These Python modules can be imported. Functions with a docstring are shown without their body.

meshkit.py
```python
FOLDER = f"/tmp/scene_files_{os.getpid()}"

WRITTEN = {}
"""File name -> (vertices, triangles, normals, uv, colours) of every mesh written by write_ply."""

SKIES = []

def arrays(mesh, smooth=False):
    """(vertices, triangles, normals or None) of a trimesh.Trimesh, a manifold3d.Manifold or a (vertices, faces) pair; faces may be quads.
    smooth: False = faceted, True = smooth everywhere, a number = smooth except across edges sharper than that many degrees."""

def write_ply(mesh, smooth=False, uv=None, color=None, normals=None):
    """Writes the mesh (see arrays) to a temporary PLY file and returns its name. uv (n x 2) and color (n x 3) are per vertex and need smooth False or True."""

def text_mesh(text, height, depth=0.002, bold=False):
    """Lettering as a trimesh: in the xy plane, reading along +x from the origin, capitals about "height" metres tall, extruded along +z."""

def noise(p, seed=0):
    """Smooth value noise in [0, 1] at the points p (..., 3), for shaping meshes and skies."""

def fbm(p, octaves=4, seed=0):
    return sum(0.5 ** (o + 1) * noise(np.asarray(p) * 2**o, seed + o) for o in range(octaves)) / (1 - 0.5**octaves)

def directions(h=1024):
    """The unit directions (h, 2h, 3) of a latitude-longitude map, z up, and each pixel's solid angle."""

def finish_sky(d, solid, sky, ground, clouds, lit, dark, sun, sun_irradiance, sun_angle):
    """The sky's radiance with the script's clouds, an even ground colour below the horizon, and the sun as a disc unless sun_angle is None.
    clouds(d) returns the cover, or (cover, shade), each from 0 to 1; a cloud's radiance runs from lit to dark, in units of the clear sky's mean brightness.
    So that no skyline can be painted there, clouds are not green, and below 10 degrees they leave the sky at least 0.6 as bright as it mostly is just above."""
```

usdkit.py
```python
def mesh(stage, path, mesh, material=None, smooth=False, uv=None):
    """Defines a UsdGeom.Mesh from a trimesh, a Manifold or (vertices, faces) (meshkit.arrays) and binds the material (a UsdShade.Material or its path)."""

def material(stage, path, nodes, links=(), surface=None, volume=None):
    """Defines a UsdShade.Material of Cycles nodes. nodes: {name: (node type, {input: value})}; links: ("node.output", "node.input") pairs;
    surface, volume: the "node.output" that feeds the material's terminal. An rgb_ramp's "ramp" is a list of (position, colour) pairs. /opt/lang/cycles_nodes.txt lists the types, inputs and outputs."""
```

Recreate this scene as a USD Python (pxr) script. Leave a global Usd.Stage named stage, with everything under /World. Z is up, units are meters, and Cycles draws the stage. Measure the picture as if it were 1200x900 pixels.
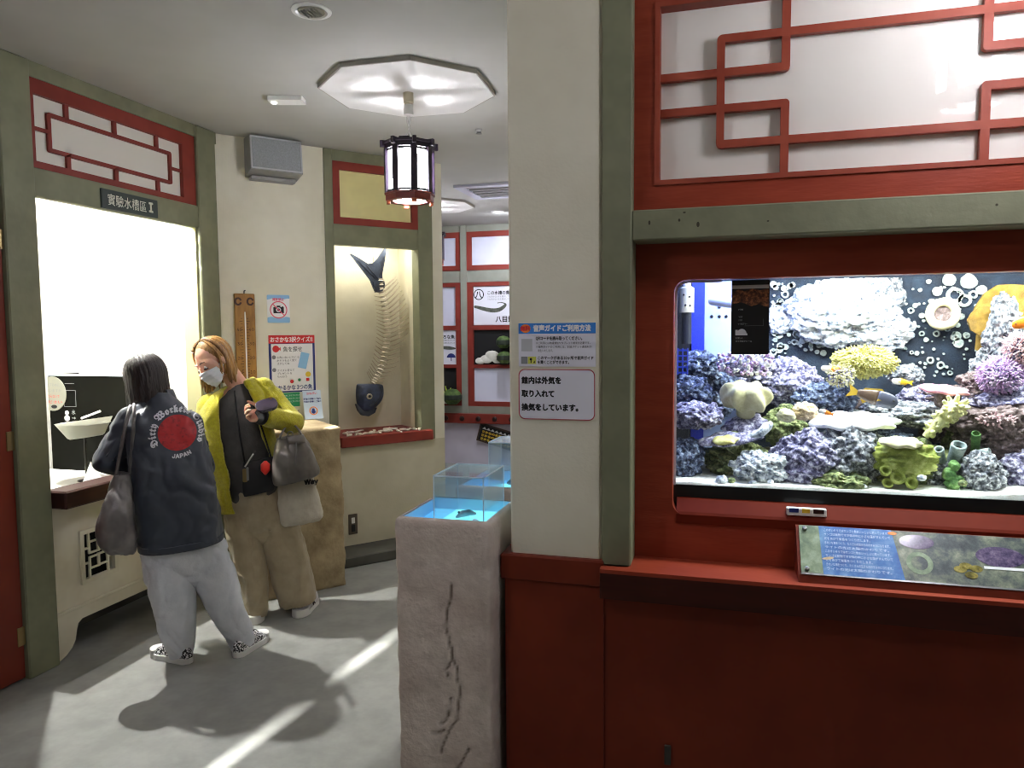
import math, glob, random
import numpy as np, trimesh, shapely, manifold3d as m3d, usdkit, meshkit
from shapely import affinity
from shapely.geometry import Polygon, LineString, Point, box as sbox
from scipy.interpolate import CubicSpline
from pxr import Usd, UsdGeom, UsdLux, UsdShade, Gf, Sdf

stage = Usd.Stage.CreateInMemory()
UsdGeom.SetStageUpAxis(stage, UsdGeom.Tokens.z)
UsdGeom.SetStageMetersPerUnit(stage, 1.0)
UsdGeom.Xform.Define(stage, '/World')
UsdGeom.Scope.Define(stage, '/World/Looks')

# ---------------------------------------------------------------- camera, exposure, light levels
EXPOSURE = 0.12
FOC, YAW, PITCH, ROLL, EYE = 860.0, math.radians(15.9), math.radians(-4.05), math.radians(-.45), 1.55
L_WASH = 380.0
L_LANTERN, L_BULB, L_NICHE, L_SLIT, L_FISHNICHE, L_TANK, L_FAR = 62.0, 600.0, 24000.0, 170000.0, 80.0, 46.0, 3000.0
CF = np.array([-math.sin(YAW) * math.cos(PITCH), math.cos(YAW) * math.cos(PITCH), math.sin(PITCH)])
_r0 = np.array([math.cos(YAW), math.sin(YAW), 0.0]); _u0 = np.cross(_r0, CF)
CR = _r0 * math.cos(ROLL) + _u0 * math.sin(ROLL); CU = np.cross(CR, CF)
CO = np.array([0.0, 0.0, EYE])
cam = UsdGeom.Camera.Define(stage, '/World/camera')
cam.CreateHorizontalApertureAttr(36.0); cam.CreateVerticalApertureAttr(27.0)
cam.CreateFocalLengthAttr(36.0 * FOC / 1200); cam.CreateExposureAttr(EXPOSURE)
cam.CreateClippingRangeAttr(Gf.Vec2f(0.05, 100))
_m = Gf.Matrix4d(1.0)
for _i, _v in enumerate((CR, CU, -CF, CO)):
    _m.SetRow(_i, Gf.Vec4d(*map(float, _v), 1.0 if _i == 3 else 0.0))
cam.AddTransformOp().Set(_m)

def rect_light(name, loc, w, h, intensity, color=(1, 1, 1), direction=(0, 0, -1), along=(1, 0, 0)):
    """A lamp's own light: a rectangle w along 'along', h across, shining to 'direction'."""
    l = UsdLux.RectLight.Define(stage, name if name.startswith('/') else '/World/' + name)
    l.CreateWidthAttr(w); l.CreateHeightAttr(h); l.CreateIntensityAttr(intensity); l.CreateColorAttr(Gf.Vec3f(*color))
    z = -np.array(direction, float); z /= np.linalg.norm(z)
    x = np.array(along, float); x -= z * (x @ z); x /= np.linalg.norm(x); y = np.cross(z, x)
    m = Gf.Matrix4d(1.0)
    for i, v in enumerate((x, y, z, np.array(loc, float))):
        m.SetRow(i, Gf.Vec4d(*map(float, v), 1.0 if i == 3 else 0.0))
    l.AddTransformOp().Set(m)
    return l

# ---------------------------------------------------------------- measuring helpers (a sight line meets a plane of the room)
def ray(px, py): return CF + CR * (px - 600) / FOC - CU * (py - 450) / FOC
def hit(px, py, axis, val):
    d = ray(px, py); return CO + d * ((val - CO[axis]) / d[axis])
def hitp(px, py, p0, n):
    d = ray(px, py); n = np.asarray(n, float); return CO + d * (((np.asarray(p0) - CO) @ n) / (d @ n))
def atD(px, py, D):
    """the point at horizontal distance D from the eye"""
    d = ray(px, py); return CO + d * (D / math.hypot(d[0], d[1]))

# ---------------------------------------------------------------- materials
def lin(c):
    c = np.asarray(c, float) / 255.0
    return tuple(np.where(c <= .04045, c / 12.92, ((c + .055) / 1.055) ** 2.4))
M = {}
def paint(name, c1, c2=None, rough=.6, scale=5, stretch=(1, 1, 1), bump=0, bscale=60, spec=.5, coat=0, coat_rough=.1, metal=0, detail=3, ramp=(.35, .65), extra=None, sheen=0, sss=0, bdist=.01):
    n = {'g': ('texture_coordinate', {}), 'mp': ('mapping', {'scale': stretch}), 'p': ('principled_bsdf', {'roughness': rough, 'specular_ior_level': spec, 'metallic': metal, 'coat_weight': coat, 'coat_roughness': coat_rough, 'sheen_weight': sheen})}
    l = [('g.object', 'mp.vector')]
    if sss: n['p'][1].update({'subsurface_weight': sss, 'subsurface_scale': .01})
    if c2 is not None:
        n['n'] = ('noise_texture', {'scale': scale, 'detail': detail, 'roughness': .6})
        n['r'] = ('rgb_ramp', {'ramp': [(ramp[0], lin(c1)), (ramp[1], lin(c2))]})
        l += [('mp.vector', 'n.vector'), ('n.fac', 'r.fac'), ('r.color', 'p.base_color')]
    else:
        n['p'][1]['base_color'] = lin(c1)
    if bump:
        n['bn'] = ('noise_texture', {'scale': bscale, 'detail': 3}); n['b'] = ('bump', {'strength': bump, 'distance': bdist})
        l += [('mp.vector', 'bn.vector'), ('bn.fac', 'b.height'), ('b.normal', 'p.normal')]
    if extra: extra(n, l)
    M[name] = usdkit.material(stage, '/World/Looks/' + name, n, l, surface='p.BSDF')
    return M[name]
def glow(name, c, strength):
    M[name] = usdkit.material(stage, '/World/Looks/' + name, {'e': ('emission', {'color': lin(c), 'strength': strength})}, surface='e.emission')
def pane(name, tint=(255, 255, 255), edge=.5, haze=0.0, haze_color=(215, 235, 250)):
    # seen through; mirrors more at a slant (the same from both sides); haze: the faint milkiness of acrylic
    M[name] = usdkit.material(stage, '/World/Looks/' + name, {'w': ('layer_weight', {'blend': .5}), 'p': ('math', {'math_type': 'power', 'value2': 3.0}), 'k': ('math', {'math_type': 'multiply_add', 'value2': edge, 'value3': .035}), 't': ('transparent_bsdf', {'color': lin(tint)}), 'g': ('glossy_bsdf', {'color': (1, 1, 1), 'roughness': .02}),
                              'd': ('diffuse_bsdf', {'color': lin(haze_color)}), 'h': ('mix_closure', {'fac': haze}), 'm': ('mix_closure', {})},
                              [('w.facing', 'p.value1'), ('p.value', 'k.value1'), ('k.value', 'm.fac'), ('t.BSDF', 'h.closure1'), ('d.BSDF', 'h.closure2'), ('h.closure', 'm.closure1'), ('g.BSDF', 'm.closure2')], surface='m.closure')
def old_pane(name, tint=(255, 255, 255), ior=1.45, gloss=(1, 1, 1), facmul=1.0):
    M[name] = usdkit.material(stage, '/World/Looks/' + name, {'f': ('fresnel', {'IOR': ior}), 't': ('transparent_bsdf', {'color': lin(tint)}), 'g': ('glossy_bsdf', {'color': gloss, 'roughness': .02}), 'm': ('mix_closure', {})},
                              [('f.fac', 'm.fac'), ('t.BSDF', 'm.closure1'), ('g.BSDF', 'm.closure2')], surface='m.closure')

paint('red_wood', (150, 62, 40), (136, 52, 32), rough=.45, scale=4, stretch=(1, 1, 6), bump=.08, bscale=30, spec=.28)
paint('red_lattice', (152, 72, 52), (140, 60, 42), rough=.5, scale=8, bump=.05, spec=.25)
paint('latch_grey', (58, 54, 46), rough=.6)
paint('red_far', (134, 54, 44), (120, 45, 36), rough=.5, scale=4, bump=.05, spec=.25)
paint('red_door', (124, 50, 34), (110, 42, 28), rough=.5, scale=3, spec=.25)
paint('red_lip', (104, 34, 18), (92, 28, 15), rough=.6, scale=3, spec=.08)
paint('jamb_cream', (168, 164, 124), rough=.8)
paint('red_dado', (122, 46, 24), (102, 36, 18), rough=.55, scale=2.5, detail=5, bump=.06, bscale=25, spec=.25)
paint('dark_red_wood', (54, 21, 15), (42, 16, 12), rough=.5, scale=6, stretch=(6, 1, 6), coat=.06, coat_rough=.3, spec=.3)
paint('green_post', (125, 127, 100), (111, 113, 88), rough=.6, scale=6, bump=.12, bscale=40)
paint('cream_wall', (229, 225, 205), (219, 214, 192), rough=.75, scale=3, bump=.12, bscale=90)
paint('olive_wall', (206, 200, 176), (192, 186, 160), rough=.75, scale=3, bump=.12, bscale=90)
paint('ceiling_paint', (184, 184, 178), (176, 176, 169), rough=.85, scale=1.5)
paint('floor_vinyl', (152, 153, 148), (134, 136, 131), rough=.42, scale=7, detail=6, spec=.35, bump=.03, bscale=40)
paint('skirting_grey', (84, 84, 76), (70, 70, 64), rough=.6, scale=5)
paint('white_paint', (222, 221, 212), rough=.7)
paint('dado_white', (222, 216, 196), (206, 198, 174), rough=.6, scale=4, bump=.05)
paint('panel_white', (226, 222, 212), rough=.03, spec=.45)
paint('panel_matt', (222, 220, 214), (214, 212, 205), rough=.35, scale=3)
paint('panel_yellow', (226, 216, 150), (214, 204, 142), rough=.5, scale=4)
paint('black_plastic', (14, 14, 16), rough=.35)
paint('black_matt', (10, 10, 11), rough=.8)
paint('dark_green_sign', (32, 48, 46), (26, 40, 38), rough=.5)
paint('sign_ink', (214, 216, 200), rough=.7)
paint('paper_white', (236, 236, 236), rough=.55)
paint('white_plastic', (236, 236, 232), rough=.35)
paint('ink_black', (16, 16, 20), rough=.7)
paint('ink_red', (205, 38, 40), rough=.6)
paint('ink_blue', (46, 128, 214), rough=.5)
paint('ink_navy', (30, 44, 110), rough=.5)
paint('ink_sky', (140, 190, 228), rough=.5)
paint('ink_orange', (238, 130, 40), rough=.5)
paint('ink_yellow', (235, 200, 60), rough=.5)
paint('ink_pink', (226, 90, 120), rough=.5)
paint('ink_green', (36, 140, 90), rough=.5)
paint('ink_grey', (130, 132, 136), rough=.6)
paint('ink_lightgrey', (188, 190, 194), rough=.6)
paint('brass', (150, 130, 90), rough=.35, metal=1)
paint('steel', (170, 170, 168), rough=.3, metal=1)
paint('grey_metal', (150, 150, 148), (138, 138, 136), rough=.5, scale=8)
paint('speaker_grille', (150, 154, 156), (136, 140, 142), rough=.6, scale=120)
paint('thermo_wood', (156, 114, 54), (130, 92, 40), rough=.5, scale=6, stretch=(4, 4, 1))
paint('rock_pink', (176, 164, 156), (148, 134, 124), rough=.85, scale=5, detail=6, bump=.5, bscale=60)
paint('rock_sand', (182, 164, 128), (142, 124, 92), rough=.85, scale=7, detail=6, bump=.4, bscale=50)
paint('lantern_wood', (38, 26, 44), (28, 20, 32), rough=.4, scale=8)
paint('lantern_red', (120, 40, 28), rough=.45)
paint('lantern_orange', (205, 110, 70), rough=.5)
glow('lantern_paper', (246, 244, 255), L_LANTERN)
glow('lantern_bulb', (246, 246, 255), L_BULB)
glow('tube_glow', (255, 252, 244), 30)
glow('led_cyan', (130, 238, 255), 1.6)
glow('led_blue', (92, 178, 250), 1.0)
pane('acrylic', (246, 250, 252), .35, .07)
pane('tank_glass', (250, 254, 255), .3)

# ---------------------------------------------------------------- objects
_names = {}; PENDING = []
def numbered(parent, name):
    k = (parent, name); n = _names.get(k, -1) + 1; _names[k] = n
    return f'{parent}/{name}' + (f'_{n:03d}' if n else '')
def tag(prim, label=None, cat=None, group=None, kind=None):
    for k, v in (('label', label), ('category', cat), ('group', group), ('kind', kind)):
        if v: prim.SetCustomDataByKey(k, v)
class Thing:
    def __init__(s, name, label=None, cat=None, loc=(0, 0, 0), group=None, kind=None, rz=0):
        s.path = numbered('/World', name); s.loc = np.array(loc, float); s.rz = rz
        x = UsdGeom.Xform.Define(stage, s.path); x.AddTranslateOp().Set(Gf.Vec3d(*map(float, loc)))
        if rz: x.AddRotateZOp().Set(math.degrees(rz))
        s.prim = x.GetPrim(); tag(s.prim, label, cat, group, kind)
class Part:
    def __init__(s, path, loc, prim): s.path, s.loc, s.prim = path, loc, prim
def tri(mesh):
    if isinstance(mesh, (list, tuple)) and len(mesh) and not isinstance(mesh[0], np.ndarray): mesh = cat(*mesh)
    if hasattr(mesh, 'to_mesh'):
        q = mesh.to_mesh(); return trimesh.Trimesh(q.vert_properties[:, :3], q.tri_verts, process=False)
    if isinstance(mesh, tuple): 
        v, f = np.asarray(mesh[0], float), np.asarray(mesh[1], int)
        if f.shape[1] == 4: f = np.vstack([f[:, [0, 1, 2]], f[:, [0, 2, 3]]])
        return trimesh.Trimesh(v, f, process=False)
    return mesh
def obj(name, mesh, mat, parent=None, smooth=False, label=None, cat=None, group=None, kind=None, var=None):
    """One mesh prim; vertices are given in world coordinates (or in the thing's own when its loc is 0)."""
    mesh = tri(mesh); base = parent.path if parent else '/World'
    path = numbered(base, name)
    loc = np.zeros(3)
    if parent is not None: loc = parent.loc
    else:
        b = mesh.bounds; loc = np.array([(b[0][0] + b[1][0]) / 2, (b[0][1] + b[1][1]) / 2, b[0][2]])
    v = np.array(mesh.vertices) - loc
    g = usdkit.mesh(stage, path, (v, np.array(mesh.faces)), None, smooth=smooth); PENDING.append((g, mat))
    if parent is None: g.AddTranslateOp().Set(Gf.Vec3d(*map(float, loc)))
    tag(g.GetPrim(), label, cat, group, kind)
    if var is not None:
        assert not smooth or smooth is True
        UsdGeom.PrimvarsAPI(g).CreatePrimvar(var[0], Sdf.ValueTypeNames.FloatArray, 'vertex').Set([float(x) for x in var[1]])
    return Part(path, loc, g.GetPrim())
def struct(name, mesh, mat, label, parent=None, smooth=False, cat='room'):
    return obj(name, mesh, mat, parent, smooth, label, cat if parent is None else None, kind='structure' if parent is None else None)
def copy_thing(src, name, loc, rz=0, label=None, cat=None, group=None):
    t = Thing(name, label, cat, loc, group, rz=rz)
    t.prim.GetReferences().AddInternalReference(src.path if isinstance(src, (Thing, Part)) else src); t.prim.SetInstanceable(True)
    return t

# ---------------------------------------------------------------- shapes
def cat(*ms):
    out = []
    for m in ms:
        if isinstance(m, (list, tuple)) and not isinstance(m[0], np.ndarray): out += [tri(x) for x in m]
        else: out.append(tri(m))
    return trimesh.util.concatenate(out)
def B(x0, x1, y0, y1, z0, z1, ch=0.0):
    x0, x1 = sorted((x0, x1)); y0, y1 = sorted((y0, y1)); z0, z1 = sorted((z0, z1))
    if ch <= 0:
        m = trimesh.creation.box([x1 - x0, y1 - y0, z1 - z0]); m.apply_translation([(x0 + x1) / 2, (y0 + y1) / 2, (z0 + z1) / 2]); return m
    ch = min(ch, (x1 - x0) * .45, (y1 - y0) * .45, (z1 - z0) * .45); p = []
    for sx in (0, 1):
        for sy in (0, 1):
            for sz in (0, 1):
                c = np.array([x1 if sx else x0, y1 if sy else y0, z1 if sz else z0]); i = np.array([-1 if sx else 1, -1 if sy else 1, -1 if sz else 1]) * ch
                for k in range(3):
                    q = c + i; q[k] = c[k]; p.append(q)
    return trimesh.convex.convex_hull(np.array(p))
def frame_tf(o, ux, uy, n):
    T = np.eye(4); T[:3, 0], T[:3, 1], T[:3, 2], T[:3, 3] = ux, uy, n, o; return T
def extr(poly, t, o=(0, 0, 0), ux=(1, 0, 0), uy=(0, 1, 0), n=(0, 0, 1)):
    """Polygon in the plane (o, ux, uy), thickened t along n."""
    gs = getattr(poly, 'geoms', [poly])
    m = trimesh.util.concatenate([trimesh.creation.extrude_polygon(g, t, engine='earcut') for g in gs])
    T = frame_tf(o, ux, uy, n); m.apply_transform(T)
    if np.linalg.det(T[:3, :3]) < 0: m.invert()
    return m
def rrect(x0, x1, y0, y1, r, q=6): return sbox(x0 + r, y0 + r, x1 - r, y1 - r).buffer(r, quad_segs=q)
def tube(pts, r, n=8, caps=True):
    pts = np.asarray(pts, float); r = np.broadcast_to(np.asarray(r, float), (len(pts),))
    t = np.gradient(pts, axis=0); t /= np.linalg.norm(t, axis=1, keepdims=True) + 1e-12
    a = np.array([0, 0, 1.0]) if abs(t[0][2]) < .9 else np.array([1.0, 0, 0])
    V, F = [], []; u = a - t[0] * (a @ t[0]); u /= np.linalg.norm(u)
    for i in range(len(pts)):
        u = u - t[i] * (u @ t[i]); u /= np.linalg.norm(u) + 1e-12; w = np.cross(t[i], u)
        th = np.arange(n) * 2 * np.pi / n
        V.append(pts[i] + r[i] * (np.cos(th)[:, None] * u + np.sin(th)[:, None] * w))
    V = np.vstack(V)
    for i in range(len(pts) - 1):
        for k in range(n):
            a0, b0 = i * n + k, i * n + (k + 1) % n; F += [[a0, b0, b0 + n], [a0, b0 + n, a0 + n]]
    if caps:
        c0 = len(V); V = np.vstack([V, pts[0], pts[-1]]); e = (len(pts) - 1) * n
        for k in range(n): F += [[c0, (k + 1) % n, k], [c0 + 1, e + k, e + (k + 1) % n]]
    return trimesh.Trimesh(V, F, process=False)
def lathe(prof, n=24, o=(0, 0, 0), axis=(0, 0, 1)):
    """prof: (radius, height) pairs from bottom to top."""
    prof = np.array(prof, float); th = np.arange(n) * 2 * np.pi / n; V, F = [], []
    for r, h in prof: V.append(np.stack([r * np.cos(th), r * np.sin(th), np.full(n, h)], 1))
    V = np.vstack(V)
    for i in range(len(prof) - 1):
        for k in range(n):
            a, b = i * n + k, i * n + (k + 1) % n; F += [[a, b, b + n], [a, b + n, a + n]]
    c = len(V); V = np.vstack([V, [[0, 0, prof[0][1]], [0, 0, prof[-1][1]]]]); e = (len(prof) - 1) * n
    for k in range(n): F += [[c, (k + 1) % n, k], [c + 1, e + k, e + (k + 1) % n]]
    m = trimesh.Trimesh(V, F, process=False)
    m.apply_transform(trimesh.geometry.align_vectors([0, 0, 1], axis)); m.apply_translation(o); return m
def noise3(p, s, seed=0, octaves=3): return meshkit.fbm(np.asarray(p) * s + 37.3, octaves, seed) - .5

FONTS = {k: glob.glob('/opt/blender-*/*/datafiles/fonts/' + f)[0] for k, f in (('cjk', 'Noto Sans CJK Regular.woff2'), ('math', 'NotoSansMath-Regular.woff2'), ('sans', 'Inter.woff2'))}
def raster(text, font='cjk', em=40, bold=0):
    from PIL import Image, ImageDraw, ImageFont
    f = ImageFont.truetype(FONTS[font], em)
    x0, y0, x1, y1 = f.getbbox(text, anchor='ls', stroke_width=bold)
    im = Image.new('L', (max(1, x1 - x0) + 4, max(1, y1 - y0) + 4))
    ImageDraw.Draw(im).text((2 - x0, 2 - y0), text, 255, font=f, anchor='ls', stroke_width=bold)
    on = np.pad(np.asarray(im) > 110, ((0, 0), (1, 1))).astype(np.int8)
    R, S = np.nonzero(np.diff(on, axis=1) == 1); E_ = np.nonzero(np.diff(on, axis=1) == -1)[1]
    live, quads = {}, []
    for r, a, b in zip(R, S, E_):
        if (a, b) in live and live[(a, b)][1] == r: live[(a, b)][1] = r + 1
        else:
            if (a, b) in live: quads.append((a, b, *live[(a, b)]))
            live[(a, b)] = [r, r + 1]
    quads += [(a, b, *v) for (a, b), v in live.items()]
    q = np.array(quads, float)  # x0 x1 row0 row1
    return np.stack([q[:, 0] - 2 + x0, q[:, 1] - 2 + x0, -(q[:, 3] - 2 + y0), -(q[:, 2] - 2 + y0)], 1) / em, (x1 - x0) / em
def words(text, em, o, ux, uy, font='cjk', res=40, bold=0, align='l', width=None):
    """Flat printed lettering: em = letter height in metres, o = baseline start (or middle / right)."""
    q, w = raster(text, font, res, bold); q = q * em; w *= em
    sx = 1.0
    if width: sx = width / w; w = width
    sh = {'l': 0, 'c': -w / 2, 'r': -w}[align]
    o, ux, uy = (np.asarray(a, float) for a in (o, ux, uy)); V, F = [], []
    P2 = np.stack([q[:, [0, 2]], q[:, [1, 2]], q[:, [1, 3]], q[:, [0, 3]]], 1).reshape(-1, 2)
    V = o + (P2[:, :1] * sx + sh) * ux + P2[:, 1:] * uy
    i = np.arange(len(q))[:, None] * 4
    F = np.vstack([i + [0, 1, 2], i + [0, 2, 3]])
    return trimesh.Trimesh(V, F, process=False)

# ================================================================ THE ROOM
CEIL = 2.78
D3 = np.array([.651, .759, 0.0]); D3 /= np.linalg.norm(D3); N3 = np.array([D3[1], -D3[0], 0.0]); A3 = np.array([-3.0, 3.93, 0.0]); UP = np.array([0, 0, 1.0])
T3 = frame_tf(A3, D3, N3, UP)           # the diagonal wall's own frame: s along it, o out of it, z up
def diag(m):
    m = tri(m).copy(); m.apply_transform(T3)
    m.invert()                            # D3 x N3 points down: keep the faces outward
    return m
def W3(s, o, z): return A3 + D3 * s + N3 * o + UP * z

struct('floor', B(-5, 3, -2.5, 8.6, -.1, 0), 'floor_vinyl', 'grey mottled vinyl floor of the exhibition hall', cat='floor')
struct('ceiling', B(-5, 3, -2.5, 8.6, CEIL, CEIL + .08), 'ceiling_paint', 'plain off-white painted ceiling', cat='ceiling')
struct('wall_back', B(-5, 3, -2.6, -2.5, 0, CEIL), 'cream_wall', 'cream wall closing the hall behind the viewer', cat='wall')
struct('wall_side', B(3, 3.1, -2.6, 8.6, 0, CEIL), 'cream_wall', 'cream wall closing the hall on the right', cat='wall')

# ---- left wall with the experiment niche
XW = -3.0
tw = Thing('wall_left', 'left wall: green beams, niche opening and white apron', 'wall', (XW, 3.2, 0), kind='structure')
obj('beam', B(XW - .03, XW + .01, 2.64, 3.74, 2.18, 2.31, .004), 'green_post', tw, label='green header beam over the niche')
obj('beam', B(XW - .06, XW + .01, 1.2, 3.92, 2.712, CEIL), 'green_post', tw)
obj('beam', B(XW - .06, XW + .01, 1.2, 2.5, 2.195, 2.3, .004), 'green_post', tw)
# white apron under the niche with an ogee foot, standing proud of a dark recess
apron = Polygon([(2.645, .745), (3.75, .745), (3.75, .165), (2.80, .165), (2.775, .15), (2.765, .12), (2.755, .075), (2.735, .045), (2.70, .02), (2.645, .0)])
vent = rrect(2.815, 3.012, .345, .583, .004)
obj('apron', extr(apron.difference(vent), .03, (XW - .03, 0, 0), (0, 1, 0), (0, 0, 1), (1, 0, 0)), 'dado_white', tw, label='cream apron board with an ogee foot')
obj('apron_moulding', B(XW, XW + .012, 2.645, 3.75, .225, .24, .003), 'dado_white', tw)
obj('recess', B(XW - .32, XW - .28, 2.5, 3.9, 0, .75), 'skirting_grey', tw, label='dark recess below the apron')
g = rrect(2.800, 3.027, .33, .598, .004).difference(rrect(2.822, 3.005, .352, .576, .003))
y0, y1, z0, z1 = 2.822, 3.005, .352, .576
lat = []
for pth in ([(y0 + .035, z1), (y0 + .035, z1 - .075), (y0, z1 - .075)], [(y1 - .035, z0), (y1 - .035, z0 + .075), (y1, z0 + .075)],
            [(y0, z0 + .075), (y0 + .035, z0 + .075), (y0 + .035, z0)], [(y1, z1 - .075), (y1 - .035, z1 - .075), (y1 - .035, z1)]):
    lat.append(LineString(pth).buffer(.005, cap_style='flat', join_style='mitre'))
for cx_, cz_ in ((y0 + .065, z1 - .075), (y1 - .065, z0 + .075), (y0 + .065, z0 + .072), (y1 - .065, z1 - .072)):
    lat.append(rrect(cx_ - .032, cx_ + .032, cz_ - .032, cz_ + .032, .002).difference(sbox(cx_ - .023, cz_ - .023, cx_ + .023, cz_ + .023)))
tv = Thing('vent_grille', 'cream fretwork vent grille in the apron behind the grey shoulder bag', 'vent', (XW, 2.91, .33))
obj('grille_frame', extr(g, .012, (XW - .001, 0, 0), (0, 1, 0), (0, 0, 1), (1, 0, 0)), 'dado_white', tv)
obj('fretwork', extr(shapely.union_all(lat).intersection(sbox(y0 - .003, z0 - .003, y1 + .003, z1 + .003)), .01, (XW - .006, 0, 0), (0, 1, 0), (0, 0, 1), (1, 0, 0)), 'dado_white', tv)
obj('dark_backing', B(XW - .06, XW - .05, 2.80, 3.02, .33, .6), 'black_matt', tv)
struct('trim_1', B(XW - .12, XW + .02, 2.49, 2.65, 0, CEIL, .006), 'green_post', 'green painted post left of the bright niche, beside the red door', cat='post')
struct('trim_2', B(XW - .12, XW + .02, 3.735, 3.90, 0, CEIL, .006), 'green_post', 'green painted post right of the bright niche, behind the blond woman', cat='post')
# transom window over the niche
t = Thing('window_1', 'red fretwork transom with a white panel above the bright niche', 'window', (XW, 3.19, 2.31), kind='structure')
obj('window_frame', extr(sbox(2.65, 2.31, 3.735, 2.715).difference(sbox(2.678, 2.343, 3.632, 2.645)), .03, (XW - .03, 0, 0), (0, 1, 0), (0, 0, 1), (1, 0, 0)), 'red_far', t)
obj('panel', B(XW - .03, XW - .024, 2.66, 3.70, 2.33, 2.66), 'panel_white', t)
bw = .0095
ring = rrect(2.765 - bw, 3.546 + bw, 2.411 - bw, 2.573 + bw, .012).difference(sbox(2.765 + bw, 2.411 + bw, 3.546 - bw, 2.573 - bw))
LX = dict(o=(XW - .024, 0, 0), ux=(0, 1, 0), uy=(0, 0, 1), n=(1, 0, 0))
obj('lattice_ring', extr(ring, .014, **LX), 'red_far', t)
for yy in (2.864, 3.154, 3.447):
    obj('lattice_bar', extr(sbox(yy - .011, 2.573, yy + .011, 2.646), .014, **LX), 'red_far', t)
    obj('lattice_bar', extr(sbox(yy - .011, 2.342, yy + .011, 2.411), .014, **LX), 'red_far', t)
for a, b in ((2.676, 2.765), (3.546, 3.634)):
    obj('lattice_bar', extr(sbox(a, 2.485, b, 2.501), .014, **LX), 'red_far', t)
# transom over the red door
t = Thing('window_2', 'dark red transom above the red door at the left edge', 'window', (XW, 1.9, 2.3), kind='structure')
obj('window_frame', extr(sbox(1.25, 2.3, 2.49, 2.715).difference(sbox(1.3, 2.345, 2.44, 2.66)), .03, (XW - .03, 0, 0), (0, 1, 0), (0, 0, 1), (1, 0, 0)), 'red_far', t)
obj('panel', B(XW - .03, XW - .024, 1.28, 2.46, 2.33, 2.68), 'panel_white', t)
# door
t = Thing('door_1', 'red wooden door with steel hinges at the left edge', 'door', (XW, 2.0, 0), kind='structure')
obj('door_leaf', B(XW - .04, XW, 1.55, 2.487, .012, 2.195, .004), 'red_door', t)
obj('door_panel', B(XW - .005, XW + .006, 1.68, 2.36, .25, 1.95, .004), 'red_door', t)
for hz in (1.968, 1.089, .207):
    obj('hinge', cat(lathe([(.007, -.045), (.007, .045)], 10, (XW + .012, 2.5, hz)), B(XW + .0, XW + .004, 2.455, 2.5, hz - .042, hz + .042), lathe([(.0085, .045), (.004, .054)], 10, (XW + .012, 2.5, hz))), 'brass', t)
obj('door_knob', cat(lathe([(.012, 0), (.012, .03), (.026, .04), (.028, .055), (.018, .066), (.004, .07)], 20, (XW + .005, 1.63, 1.0), (1, 0, 0))), 'steel', t)
struct('wall_door', cat(B(XW - .12, XW, -2.5, 1.55, 0, CEIL), B(XW - .12, XW - .06, 1.2, 2.5, 2.7, CEIL)), 'cream_wall', 'cream wall beyond the red door', cat='wall')

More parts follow.
